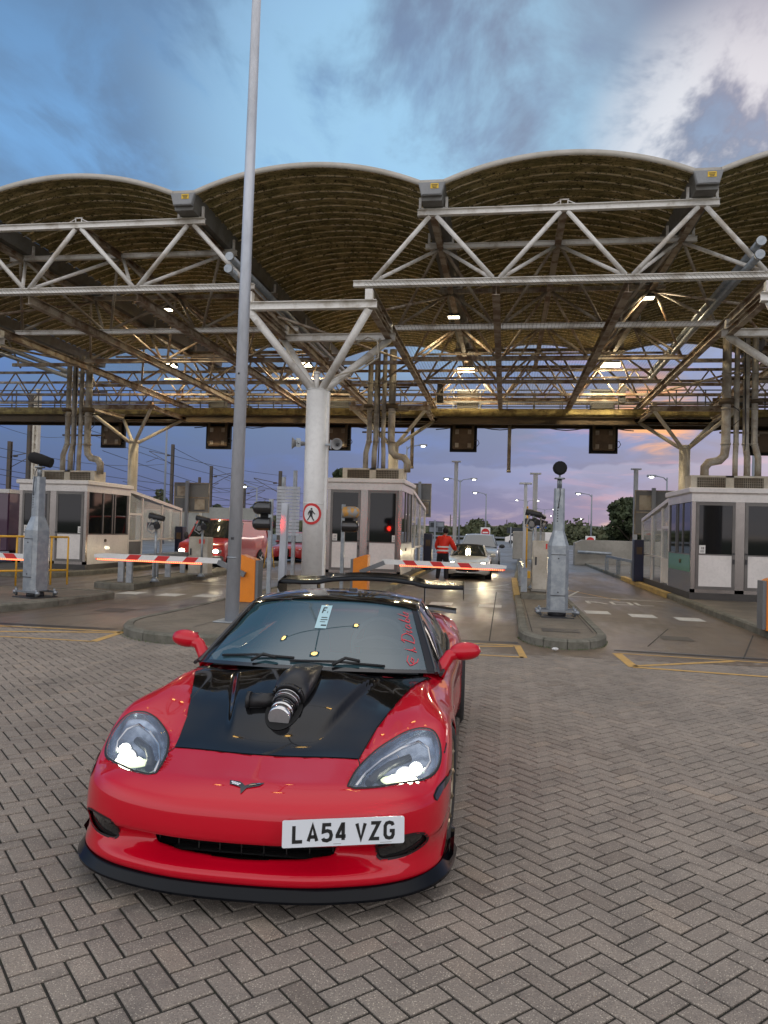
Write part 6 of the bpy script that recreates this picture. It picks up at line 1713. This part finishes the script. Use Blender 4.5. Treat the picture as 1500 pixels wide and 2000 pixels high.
    if 'slats' in P:
        x, z_0, z_1, y = P['slats']; g = MB()
        for k in range(4): zz = z_0+(z_1-z_0)*k/3; g.box(-x, y, zz-.008, x, y+.03, zz+.008)
        g.box(-x, y+.02, z_0-.02, x, y+.06, z_1+.02); g.build('grille', 'matte_black', o)
    if plate_txt:
        x, y, z = P['plate']; p_ = plate(o, (x, y, z), (0, 0, 0), plate_txt)
    # wipers and shut lines
    g = MB(); g.path([(-.45*wb, y0+.0, z0+.03), (.1*wb, y0-.01, z0+.05)], .012, 5); g.path([(.1*wb, y0, z0+.03), (.65*wb, y0+.03, z0+.05)], .012, 5); g.build('wiper', 'matte_black', o)
    g = MB(); g.box(-st[:, 1].max()*.85, st[0, 0]+.3, .14, st[:, 1].max()*.85, st[-1, 0]-.2, .2); g.build('underside', 'matte_black', o)
    return o
ROAD = dict(st=[[0, .42, .24, .42, .50], [.05, .62, .20, .47, .56], [.25, .76, .17, .56, .64], [.55, .82, .17, .64, .70], [1.0, .84, .17, .72, .77], [1.45, .835, .17, .76, .82], [2.2, .83, .17, .79, .83], [3.0, .84, .17, .80, .84], [3.5, .80, .19, .76, .82], [3.9, .66, .25, .68, .74]],
    gh=dict(wb=.66, wt=.53, y=(1.30, 1.75, 2.35, 2.85), z=(.80, 1.20, .86), roof='matte_black', pillar='silver_paint'), wheels=(.75, 3.0), R=.29, head=(.56, .20, .565, .15, .085), mirror=(.90, 1.50, .84), ms=.10, mouth=(.42, .27, .40, -.01), ind=(.62, .10, .36), rim=1, plate=(0, -.02, .5))
vehicle((-1.28, 27.1, 0), R_(1), 'silver open-top car with round lit headlights waiting at the middle barrier', 'car', ROAD, 'silver_paint', 'convertible_car', 'head_lit')
SUV = dict(st=[[0, .60, .32, .70, .78], [.06, .78, .26, .78, .86], [.3, .86, .24, .88, .94], [.9, .90, .24, .96, 1.02], [1.3, .905, .24, .99, 1.05], [2.5, .91, .24, 1.02, 1.05], [4.0, .90, .26, 1.02, 1.06], [4.5, .80, .32, .95, 1.0]],
    gh=dict(wb=.80, wt=.60, y=(1.15, 1.85, 3.9, 4.35), z=(1.02, 1.58, 1.0)), wheels=(.9, 3.6), R=.35, head=(.68, .16, .72, .16, .09), mirror=(1.03, 1.45, 1.08), ms=.13, mh=.09, mm='bumper_grey', slats=(.42, .45, .68, -.02), rim=1)
vehicle((-1.15, 33.2, 0), R_(0), 'dark silver estate car directly behind the silver open-top car', 'car', SUV, 'grey_paint_car', 'estate_car', 'head_bright')
VAN = dict(st=[[0, .72, .35, .80, .84], [.10, .86, .30, .92, .96], [.45, .90, .28, 1.06, 1.10], [.95, .92, .28, 1.18, 1.22], [1.5, .92, .28, 1.24, 1.26], [3, .92, .28, 1.24, 1.26], [4.6, .92, .28, 1.24, 1.26], [4.75, .88, .32, 1.2, 1.24]],
    gh=dict(wb=.86, wt=.76, y=(.80, 1.45, 4.65, 4.74), z=(1.18, 1.90, 1.2), van=True), wheels=(.85, 3.75), R=.33, head=(.68, .06, .72, .19, .10), mirror=(1.08, 1.15, 1.25), ms=.10, mh=.14, mm='bumper_grey', bumper=(.90, .30, .56, -.10), slats=(.42, .64, .80, .02), plate=(0, -.12, .43), rim=1)
vehicle((-11.0, 26.6, 0), R_(-3), 'red van with lit yellowish headlights and grey bumper, beside the left booth', 'van', VAN, 'van_red', 'red_van', 'head_lit')
HAT = dict(st=[[0, .45, .28, .55, .62], [.06, .70, .22, .62, .70], [.3, .82, .19, .72, .80], [.8, .86, .19, .82, .88], [1.2, .865, .19, .88, .93], [2.4, .87, .19, .92, .95], [3.6, .86, .2, .94, .98], [4.15, .76, .28, .85, .92]],
    gh=dict(wb=.76, wt=.57, y=(1.05, 1.75, 3.3, 3.95), z=(.92, 1.41, .98)), wheels=(.85, 3.4), R=.32, head=(.64, .16, .62, .12, .05), mirror=(.97, 1.35, .96), slats=(.14, .30, .62, -.03), plate=(-.32, -.04, .42), bumper=None, rim=0)
HAT.pop('bumper')
vehicle((-10.2, 35.2, 0), R_(-4), 'dark red hatchback queueing behind the red van, left of the white column', 'car', HAT, 'hatch_red', 'hatchback_car', 'head_off')
# purple box vehicle at the far left
o = empty('purple_lorry', (-19.2, 25.6, 0), 'dark purple box vehicle with thin pale stripes at the far left edge', 'lorry')
g = MB(); g.bbox(-1.25, 0, .5, 1.25, 6, 2.65, .04); g.build('box_body', 'purple_paint', o)
g = MB(); g.bbox(.75, -.02, 2.62, 1.28, 6.02, 2.78, .02); g.build('roof_cap', 'booth_white', o)
g = MB()
for k in range(5): g.beam((-1.2, -.012, .9+.18*k), (.9, -.012, .95+.12*k), .004, .02)
g.build('stripe', 'booth_white', o)
for sx in (-1, 1):
    for yy in (1.0, 4.9): g = MB(); g.lathe((sx*1.08, yy, .48), [(.2, -.12), (.46, -.13), (.48, -.1), (.48, .1), (.46, .13), (.2, .12)], 24, 'X'); g.tube((sx*1.08, yy, .48), (sx*1.16, yy, .48), .2, 12); g.build('wheel', 'tyre', o)
g = MB(); g.box(-.5, -.05, 1.65, .05, 0, 2.1); g.build('mirror', 'cream', o)

# ================================================================ the attendant in a hi-vis jacket
def skin_mesh(name, joints, bones, m, parent, sub=2):
    # joints: name -> (pos, rx, ry)
    nm = list(joints); me = bpy.data.meshes.new(name)
    me.from_pydata([joints[k][0] for k in nm], [(nm.index(a), nm.index(b)) for a, b in bones], [])
    o = link(name, me, parent)
    md = o.modifiers.new('s', 'SKIN'); sv = me.skin_vertices[0].data if me.skin_vertices else None
    if sv is None:
        bpy.context.view_layer.update(); b_ = bmesh.new(); b_.from_mesh(me); b_.verts.layers.skin.verify(); b_.to_mesh(me); b_.free(); sv = me.skin_vertices[0].data
    for i, k in enumerate(nm): sv[i].radius = joints[k][1:3]; sv[i].use_root = (i == 0)
    sd_ = o.modifiers.new('d', 'SUBSURF'); sd_.levels = sub; sd_.render_levels = sub
    md.use_smooth_shade = True
    bpy.context.view_layer.update()
    m2 = bpy.data.meshes.new_from_object(o.evaluated_get(bpy.context.evaluated_depsgraph_get()))
    o.modifiers.clear(); o.data = m2; m2.name = name; m2.materials.clear(); m2.materials.append(MATS[m])
    for p in m2.polygons: p.material_index = 0; p.use_smooth = True
    return o
mat('hivis', (.80, .035, .015), .6); mat('reflective', (.6, .6, .58), .3, emit=(.5, .5, .48), estr=.15); mat('trousers', (.012, .012, .016), .8); mat('hair', (.01, .008, .007), .7)  # reflective: faint emission imitates light thrown back by the bands
pe = empty('person', (-2.0, 25.2, 0), 'person seen from behind in an orange hi-vis jacket and black trousers beside the open-top car', 'person', None, R_(-14))
# figure faces +Y (away from the camera), leaning slightly towards the car window
J = {'pelvis': ((0, 0, .95), .15, .12), 'waist': ((.0, .02, 1.10), .14, .11), 'chest': ((.02, .07, 1.32), .17, .12), 'neckb': ((.03, .11, 1.50), .09, .08), 'neck': ((.035, .13, 1.56), .055, .055),
 'head': ((.04, .16, 1.66), .078, .088), 'crown': ((.04, .15, 1.735), .07, .08),
 'shL': ((-.17, .09, 1.43), .075, .075), 'elL': ((-.27, .14, 1.17), .052, .052), 'wrL': ((-.22, .34, 1.02), .034, .034), 'haL': ((-.20, .42, 1.00), .03, .042),
 'shR': ((.21, .09, 1.43), .075, .075), 'elR': ((.31, .18, 1.18), .052, .052), 'wrR': ((.30, .40, 1.08), .034, .034), 'haR': ((.30, .48, 1.07), .03, .042),
 'hipL': ((-.10, 0, .88), .105, .11), 'knL': ((-.13, .02, .49), .068, .07), 'anL': ((-.16, -.03, .10), .045, .05), 'toL': ((-.17, .12, .045), .045, .032),
 'hipR': ((.10, 0, .88), .105, .11), 'knR': ((.13, .03, .49), .068, .07), 'anR': ((.14, -.01, .10), .045, .05), 'toR': ((.16, .14, .045), .045, .032)}
B = [('pelvis', 'waist'), ('waist', 'chest'), ('chest', 'neckb'), ('neckb', 'neck'), ('neck', 'head'), ('head', 'crown'), ('chest', 'shL'), ('shL', 'elL'), ('elL', 'wrL'), ('wrL', 'haL'), ('chest', 'shR'), ('shR', 'elR'), ('elR', 'wrR'), ('wrR', 'haR'),
 ('pelvis', 'hipL'), ('hipL', 'knL'), ('knL', 'anL'), ('anL', 'toL'), ('pelvis', 'hipR'), ('hipR', 'knR'), ('knR', 'anR'), ('anR', 'toR')]
skin_mesh('body', J, B, 'skin', pe)
fat = lambda ks, d: {k: (J[k][0], J[k][1]+d, J[k][2]+d) for k in ks}
skin_mesh('trousers', {**fat(['pelvis', 'hipL', 'knL', 'anL', 'hipR', 'knR', 'anR'], .016), **{'waist': (J['waist'][0], .15, .12)}}, [('pelvis', 'waist'), ('pelvis', 'hipL'), ('hipL', 'knL'), ('knL', 'anL'), ('pelvis', 'hipR'), ('hipR', 'knR'), ('knR', 'anR')], 'trousers', pe)
skin_mesh('jacket', {**fat(['waist', 'chest', 'neckb', 'shL', 'elL', 'wrL', 'shR', 'elR', 'wrR'], .035), 'hem': ((0, .0, .98), .185, .15)}, [('chest', 'waist'), ('waist', 'hem'), ('chest', 'neckb'), ('chest', 'shL'), ('shL', 'elL'), ('elL', 'wrL'), ('chest', 'shR'), ('shR', 'elR'), ('elR', 'wrR')], 'hivis', pe)
skin_mesh('shoes', {'a': ((-.16, -.05, .06), .055, .05), 'b': ((-.17, .13, .045), .05, .038)}, [('a', 'b')], 'black', pe, 1); skin_mesh('shoes', {'a': ((.14, -.03, .06), .055, .05), 'b': ((.16, .15, .045), .05, .038)}, [('a', 'b')], 'black', pe, 1)
g = MB(); g.ball((.04, .13, 1.70), .098, .105, .11, 14, 10); g.build('hair', 'hair', pe)
g = MB(); g.ball((.03, -.0, 1.44), .10, .07, .13, 12, 8); g.build('hood', 'hivis', pe)
for z, rx, ry, cy in ((1.05, .215, .178, .01), (1.17, .205, .168, .035)):
    g = MB(); g.lathe((0, 0, 0), [(1, z-.025), (1, z+.025)], 28); g.v = [(p[0]*rx+.01, p[1]*ry+cy, p[2]) for p in g.v]; g.build('reflective_band', 'reflective', pe)
for x in (-.05, .12):
    pass
for hx, hy, hz in ((-.20, .42, 1.00), (.30, .48, 1.07)):
    for k in range(5):
        g = MB(); dx_ = (k-2)*.018 if k < 4 else .05; L_ = (.07, .08, .085, .075, .05)[k]
        g.path([(hx+dx_, hy+.02, hz), (hx+dx_*1.2, hy+.02+L_*.6, hz-.008), (hx+dx_*1.2, hy+.02+L_, hz-.03)], [.010, .009, .007], 6); g.build('finger', 'skin', pe)
# ================================================================ behind the toll plaza
def pt(px, Y, py=None):
    # ground position (or height) at depth Y for a direction seen in the photograph
    d = pdir(px, 1040 if py is None else py); t_ = Y/d.y
    return d.x*t_, 1.68+d.z*t_
mat('leaf_dark', (.030, .045, .018), .8, var=.8, vscale=1.2, col2=(.055, .07, .025))
mat('leaf_mid', (.055, .07, .03), .8, var=.8, vscale=1.2, col2=(.09, .09, .04))
mat('bark', (.08, .06, .045), .9)
mat('hill', (.045, .06, .045), .95, var=.8, vscale=.03, col2=(.09, .09, .08))
mat('wall_pale', (.30, .30, .27), .8, var=.4, vscale=.6)
mat('mast_dark', (.06, .055, .05), .7, var=.6, vscale=2, col2=(.12, .08, .05))
mat('mast_grey', (.22, .24, .27), .6)
mat('lamp_street', (1, 1, .9), .4, emit=(1, .95, .8), estr=16)
mat('lamp_warm', (1, .85, .6), .4, emit=(1, .72, .38), estr=42)
mat('sign_blue', (.01, .09, .40), .5); mat('sign_back', (.16, .165, .17), .6, var=.3, vscale=2); mat('sign_dark', (.03, .035, .04), .6)
mat('no_entry', (.5, .02, .02), .5)
# hills and far tree belt as terrain
def ridge(name, Y, x0, x1, h0, amp, seed, m, depth=60, n=150, kind='structure'):
    rng = random.Random(seed); ph = [rng.uniform(0, 6.3) for _ in range(8)]; rows = [[], [], []]
    for k in range(n+1):
        x = x0+(x1-x0)*k/n; h = h0+amp*sum(math.sin(x/(Y*.9)*(2.2+1.9*j)*3+ph[j])/(1+j*.7) for j in range(8))*.4
        rows[0].append((x, Y, -1)); rows[1].append((x, Y+depth*.3, h)); rows[2].append((x, Y+depth, -1))
    g = MB(); g.grid(rows); return tag(g.build(name, m), kind=kind)
ridge('hills', 900, -1100, 500, 11, 4, 2, 'hill', 200)
def leaf_cloud(g, c, rx, ry, rz, n, s, rng, hollow=.55):
    for _ in range(n):
        u = Vector((rng.gauss(0, 1), rng.gauss(0, 1), rng.gauss(0, 1))).normalized(); r = rng.uniform(hollow, 1)**.6
        p = Vector((c[0]+u.x*rx*r, c[1]+u.y*ry*r, c[2]+u.z*rz*r))
        a = Vector((rng.uniform(-1, 1), rng.uniform(-1, 1), rng.uniform(-1, 1))).normalized(); b_ = a.orthogonal().normalized(); q = s*rng.uniform(.6, 1.3)
        o = len(g.v); g.v += [tuple(p+a*q), tuple(p+b_*q*.7), tuple(p-a*q), tuple(p-b_*q*.7)]; g.f.append((o, o+1, o+2, o+3)); g.mi.append(g.m); g.sm.append(False)
def tree(x, y, h, w_, label, m='leaf_dark', n=900, seed=1, leaf=.16, name='leafy_tree', grp='trees beyond the plaza'):
    rng = random.Random(seed); o = empty(name, (x, y, 0), label, 'tree', grp)
    g = MB(); g.path([(0, 0, 0), (.1, 0, h*.3), (0, .1, h*.6)], [h*.03, h*.022, h*.012], 8)
    for k in range(6):
        a = rng.uniform(0, 6.3); g.path([(0, 0, h*(.25+.06*k)), (w_*.25*math.cos(a), w_*.25*math.sin(a), h*(.4+.07*k)), (w_*.42*math.cos(a), w_*.42*math.sin(a), h*(.5+.07*k))], [h*.012, h*.008, h*.004], 5)
    g.build('trunk', 'bark', o)
    g = MB()
    for k in range(16):
        a = rng.uniform(0, 6.3); z = rng.uniform(.22, .9); rr = w_*.5*math.sin(math.pi*min(1, .15+z*.85))*rng.uniform(.35, .85)
        q = rng.uniform(.16, .27)*w_; leaf_cloud(g, (rr*math.cos(a), rr*math.sin(a), h*z), q, q, q*.8, n//16, leaf, rng)
    g.build('crown', m, o, fixn=False); return o
def belt(name, pts, m, seed, leaf=.5, n=900):
    rng = random.Random(seed); g = MB()
    for (x, y, w_, h) in pts:
        for k in range(7):
            xx = x+rng.uniform(-.5, .5)*w_; leaf_cloud(g, (xx, y+rng.uniform(-2, 2), h*rng.uniform(.3, .62)), w_*.22, 2, h*.38, n//7//len(pts)*4, leaf, rng, .3)
    return tag(g.build(name, m, fixn=False), kind='stuff', label='dense far bushes and trees forming a low green belt', cat='bushes')
def px_tree(px, Y, top, wpx, label, **k):
    x, zt = pt(px, Y, top); return tree(x, Y, zt, wpx*Y/1500, label, **k)
px_tree(1232, 72, 972, 95, 'large dark round tree behind the concrete blocks, left of the right booth', n=5200, seed=5, leaf=.24)
px_tree(1300, 78, 1000, 110, 'dark tree partly hidden behind the left side of the right booth', n=3000, seed=6, leaf=.26)
px_tree(1560, 70, 935, 110, 'tree above the roof of the right booth at the right edge', m='leaf_mid', n=2600, seed=16, leaf=.26)
px_tree(672, 75, 912, 70, 'dark tree rising behind the left corner of the middle booth', n=3600, seed=7, leaf=.22)
px_tree(425, 78, 980, 44, 'dark bush behind the pale wall, left of the tall pole', n=1800, seed=8, leaf=.22)
px_tree(512, 95, 982, 70, 'green tree between the tall pole and the slatted screen', m='leaf_mid', n=2400, seed=9, leaf=.26)
px_tree(313, 90, 952, 40, 'small tree behind the roof of the left booth porch', m='leaf_mid', n=900, seed=10, leaf=.22)
px_tree(1100, 130, 1040, 150, 'low yellowish shrub mass right of the central camera post', m='leaf_mid', n=3000, seed=12, leaf=.4)
px_tree(1165, 120, 1048, 110, 'low dark shrub in front of the large round tree', m='leaf_mid', n=2000, seed=13, leaf=.4)
px_tree(935, 230, 1020, 60, 'distant tree on the slope behind the double street lamp', m='leaf_mid', n=700, seed=14, leaf=.8)
pts = []
for px in range(-60, 1620, 42):
    Y = 190+30*math.sin(px*.05); x, z = pt(px, Y, 1036-7*math.sin(px*.021)-4*math.sin(px*.057)+.028*(px-750)*-0); pts.append((x, Y, 9, max(3.0, z+1.5*math.sin(px*.11))))
belt('tree_belt', pts, 'leaf_mid', 21, .75, 9000)
# pale noise wall at the left with posts
o = empty('boundary_wall', (-40, 70, 0), 'long pale panelled wall behind the red vehicles', 'wall')
g = MB(); g.box(-40, 0, 0, 18, .3, 3.35); g.build('wall_panel', 'wall_pale', o)
for k in range(20):
    g = MB(); g.box(-40+k*3, -.08, 0, -39.75+k*3, .0, 3.45); g.build('wall_post', 'cream', o)
# street lamps
def street_lamp(px, Y, top, label, arms=(-1,), m='lamp_street', L=2.2, lit=False):
    x, h = pt(px, Y, top); o = empty('street_lamp', (x, Y, 0), label, 'street lamp', 'street lamps along the roads beyond the canopy')
    g = MB(); g.tube((0, 0, 0), (0, 0, h), .10, 8, .06); g.build('pole', 'mast_grey', o)
    for s_ in arms:
        g = MB(); g.path([(0, 0, h-.25), (s_*.25, 0, h), (s_*L, 0, h+.12)], .045, 6); g.build('arm', 'mast_grey', o)
        g = MB(); g.bbox(min(s_*L, s_*(L+.65)), -.16, h+.04, max(s_*L, s_*(L+.65)), .16, h+.2, .03); hd = g.build('lamp_head', 'mast_grey', o)
        g = MB(); g.ball((s_*(L+.33), -.05, h+.03), .17, .12, .07, 10, 6); g.build('lamp_glass', m, hd)
    return o
street_lamp(899, 75, 937, 'double armed street lamp right of the middle booth', (-1, 1), L=1.0)
street_lamp(950, 85, 964, 'single armed street lamp right of the double armed one', L=.9)
street_lamp(1156, 80, 966, 'single armed street lamp right of the camera post', L=1.0)
street_lamp(795, 62, 872, 'tall street lamp with lit head right of the white column', (1,), L=1.0)
street_lamp(1303, 60, 933, 'street lamp above the roof sign left of the right booth', L=.8)
street_lamp(1030, 130, 978, 'far double street lamp just right of the slim steel column', (-1, 1), L=1.4)
street_lamp(1064, 160, 995, 'smaller far double street lamp', (-1, 1), L=1.4)
street_lamp(1120, 200, 1013, 'very small far street lamp right of the camera post', (1,), L=1.5)
street_lamp(502, 70, 952, 'street lamp among the railway masts right of the tall pole', L=.9)
street_lamp(1092, 230, 1008, 'tiny far street lamp behind the camera post', (-1,), L=2)
street_lamp(1150, 150, 1006, 'thin far street lamp left of the large round tree', (), L=1)
# tall thin poles
def thin_pole(px, Y, top, label, r=.11, m='mast_grey'):
    x, h = pt(px, Y, top); g = MB(); g.tube((0, 0, 0), (0, 0, h), r, 8, r*.7); g.tube((0, 0, h), (0, 0, h+.25), r*1.3, 8); o = g.build('tall_pole', m); o.location = (x, Y, 0); return tag(o, label, 'pole')
thin_pole(328, 60, 780, 'very tall thin pole behind the left booth porch', .10)
thin_pole(1474, 55, 800, 'tall grey pole behind the right booth', .14)
# railway electrification masts and wires on the left
def mast(px, Y, top, label, arm=1, r=.14, m='mast_dark'):
    x, h = pt(px, Y, top); o = empty('railway_mast', (x, Y, 0), label, 'railway mast', 'railway masts at the left')
    g = MB(); g.ibeam((0, 0, 0), (0, 0, h), r*2, r*2, (0, 1, 0), .03); g.build('post', m, o)
    g = MB(); z = h-1.2
    g.tube((0, 0, z), (arm*2.6, 0, z+.5), .035, 6); g.tube((0, 0, z-.9), (arm*2.6, 0, z+.45), .03, 6); g.tube((arm*1.6, 0, z-.2), (arm*2.9, 0, z-.7), .025, 6)
    for q in range(3): g.tube((arm*(.35+.12*q), 0, z+.05), (arm*(.42+.12*q), 0, z+.06), .09, 8)
    g.build('cantilever', m, o); return o
for a in ((20, 55, 862, 'dark railway mast at the far left, left of the camera post', 1), (338, 75, 868, 'tall grey railway mast right of the left booth', -1), (413, 80, 910, 'railway mast beside the large sign back', 1), (478, 90, 945, 'railway mast just right of the tall pole', 1), (548, 70, 920, 'dark railway mast behind the slatted screen', -1), (390, 95, 932, 'thin railway mast behind the large sign back', 1), (1355, 250, 1003, 'tiny far railway mast in front of the dark tree', 1), (880, 240, 1005, 'far small railway mast behind the attendant', 1), (990, 250, 1015, 'far small railway mast left of the central island', 1)):
    mast(*a[:4], arm=a[4])
x, h = pt(70, 45, 770); o = empty('lattice_mast', (x, 45, 0), 'wide battened railway mast behind the left camera post', 'railway mast')
g = MB(); g.beam((-.30, 0, 0), (-.30, 0, h), .22, .3, (0, 1, 0)); g.build('post', 'mast_dark', o)
g = MB(); g.beam((.28, 0, 0), (.28, 0, h), .12, .3, (0, 1, 0)); g.beam((.02, 0, 0), (.02, 0, h), .12, .3, (0, 1, 0)); g.build('post', 'cream', o)
for k in range(18): g = MB(); g.box(.06, -.1, .5+k*.55, .26, .1, .72+k*.55); g.build('batten', 'cream', o)
wires = [((-60, 862), (340, 905)), ((-60, 880), (545, 955)), ((-60, 905), (480, 960)), ((-40, 920), (545, 975)), ((-60, 935), (500, 985)), ((60, 800), (560, 930)), ((130, 830), (560, 950)), ((-50, 812), (150, 850)), ((200, 880), (620, 985)), ((180, 900), (640, 1002)), ((340, 875), (600, 965)), ((240, 940), (640, 1010))]
g = MB()
for k, (a, b_) in enumerate(wires):
    Y0, Y1 = 48+k, 92; xa, za = pt(a[0], Y0, a[1]); xb, zb = pt(b_[0], Y1, b_[1])
    g.path([(xa+(xb-xa)*t_/10, Y0+(Y1-Y0)*t_/10, za+(zb-za)*t_/10-.9*math.sin(math.pi*t_/10)) for t_ in range(11)], .022, 4)
tag(g.build('overhead_wires', 'sign_dark'), 'thin dark overhead railway wires crossing the sky at the left', 'wires', kind='stuff')
# sign gantries and backs of large signs
def sign_back(px0, px1, y0, y1, Y, label, post=True, m='sign_back', legs=1):
    xa, z1 = pt(px0, Y, y0); xb, _ = pt(px1, Y, y0); _, z0 = pt((px0+px1)/2, Y, y1); w_ = xb-xa; h = z1-z0
    o = empty('road_sign', ((xa+xb)/2, Y, 0), label, 'road sign', None)
    g = MB(); g.bbox(-w_/2, 0, z0, w_/2, .06, z1, .01); g.build('panel', m, o)
    g = MB(); g.box(-w_/2, -.02, z0, -w_/2+.04, 0, z1); g.box(w_/2-.04, -.02, z0, w_/2, 0, z1); g.box(-w_/2+.04, -.02, z1-.04, w_/2-.04, 0, z1); g.box(-w_/2+.04, -.02, z0, w_/2-.04, 0, z0+.04)
    g.box(-w_/2+.04, -.015, (z0+z1)/2-.03, w_/2-.04, 0, (z0+z1)/2+.03)
    g.box(-w_*.40, -.05, z0+h*.55, -w_*.08, -.015, z0+h*.88); g.box(w_*.10, -.05, z0+h*.10, w_*.38, -.015, z0+h*.45); g.build('frame', 'old_steel' if m == 'sign_back' else 'sign_dark', o)
    for k in range(legs):
        g = MB(); xx = (k-(legs-1)/2)*w_*.6-(.1*w_ if legs == 1 else 0); g.beam((xx, -.12, 0), (xx, -.12, z1+.08), .14, .14, (0, 1, 0)); g.build('post', 'mast_grey', o)
    return o
sign_back(341, 410, 942, 1001, 33, 'back of a large dark sign between the left booth and the tall pole')
sign_back(1240, 1330, 957, 1045, 31, 'back of a large dark sign rising behind the right booth')
sign_back(806, 843, 944, 1010, 38, 'back of a large dark sign right of the middle booth')
sign_back(838, 868, 1018, 1040, 60, 'small pale sign behind the attendant', m='mast_grey')
o = sign_back(1046, 1068, 1018, 1032, 110, 'blue motorway sign above the central island cabinet', m='sign_blue')
xx, zz = pt(1042, 110, 1022)
for k in range(3):
    g = MB(); xa, za = pt(1049, 110, 1021+3.5*k); g.box(0, 0, 0, 1.1-.2*k, .01, .10); q = g.build('sign_line', 'plate_white', o); q.location = (xa-o.location.x, -.03, za-.05)
sign_back(1020, 1044, 1018, 1034, 112, 'outlined gantry sign left of the blue motorway sign', m='mast_grey')
sign_back(990, 1030, 1030, 1042, 90, 'dark matrix sign behind the slim steel column', m='sign_dark', legs=2)
sign_back(1140, 1186, 1037, 1052, 140, 'green and white gantry sign left of the large round tree', m='sign_back', legs=2)
def no_entry(px, Y, py, label):
    x, z = pt(px, Y, py); o = empty('no_entry_sign', (x, Y, 0), label, 'sign', 'no entry signs beyond the booths')
    g = MB(); g.bbox(-.38, 0, z-.40, .38, .03, z+.40, .01); g.build('panel', 'white', o)
    g = MB(); g.tube((0, -.012, z), (0, 0, z), .32, 24); g.build('disc', 'no_entry', o)
    g = MB(); g.box(-.22, -.02, z-.05, .22, -.012, z+.05); g.build('bar', 'white', o)
    g = MB(); g.beam((0, .06, 0), (0, .06, z+.3), .06, .06, (0, 1, 0)); g.build('post', 'mast_grey', o); return o
no_entry(948, 62, 1040, 'no entry sign above the dark silver car'); no_entry(1153, 62, 1057, 'no entry sign above the concrete blocks at the right')
# concrete blocks on the far right island
o = empty('concrete_barrier', (3.9, 44, 0), 'pale concrete barrier blocks beyond the right lane', 'barrier')
mat('pale_concrete', (.36, .34, .30), .85, var=.6, vscale=.8, col2=(.22, .21, .18), bump=.3)
g = MB(); g.prism([(-.05, 0), (4.9, 0), (4.9, 1.42), (.4, 1.42), (.1, 1.3), (-.05, 1.25)], 0, .9, 'Y'); g.build('block', 'pale_concrete', o, bevel=.02)
g = MB(); g.prism([(4.93, 0), (8.1, 0), (8.1, 1.3), (4.93, 1.42)], -.4, .5, 'Y'); g.build('block', 'white_block', o) if 'white_block' in MATS else g.build('block', 'pale_concrete', o)
g = MB(); g.tube((.1, -.25, .75), (1.9, -.3, .7), .09, 10); g.build('bumper_rail', 'galv', o)
g = MB(); x, z = pt(1010, 50, 1085); 
o = empty('concrete_block', (1.35, 44.5, .2), 'pale concrete block at the end of the central island', 'block')
g = MB(); g.bbox(-.9, 0, 0, .9, .8, 1.6, .03); g.build('block', 'pale_concrete', o)
# crash rail in the distance, far road lines
o = empty('crash_rail', (6.5, 62, 0), 'long low metal crash rail across the far road at the right', 'guard rail')
g = MB(); g.beam((-2, 0, .7), (30, 6, .7), .05, .3); g.build('rail', 'mast_grey', o)
for k in range(11): g = MB(); g.beam((-2+3.1*k, .58*k+.08, 0), (-2+3.1*k, .58*k+.08, .8), .1, .1); g.build('post', 'mast_grey', o)
o = empty('crash_rail', (-4, 160, 0), 'thin far crash rail behind the cars in the middle lane', 'guard rail')
g = MB(); g.beam((-30, 0, .7), (34, 0, .7), .05, .32); g.build('rail', 'mast_grey', o)
# far pale vehicles
for x, lb in ((-.5, 'tiny far white van left of the central island'), (2.1, 'tiny far pale van right of the other far van')):
    o = empty('far_van', (x+.5, 120, 0), lb, 'van', 'far vans on the road')
    g = MB(); g.prism([(0, .3), (4.6, .3), (4.6, 1.95), (1.2, 1.95), (.6, 1.2), (0, 1.05)], 0, 1.9, 'Y'); g.build('body', 'booth_white', o, bevel=.05)
    g = MB(); g.prism([(.75, 1.25), (2.0, 1.25), (2.0, 1.75), (1.25, 1.75)], -.02, .01, 'Y'); g.build('side_window', 'veh_glass', o)
    for xx in (.9, 3.6): g = MB(); g.tube((xx, -.02, .32), (xx, .2, .32), .32, 16); g.build('wheel', 'tyre', o)
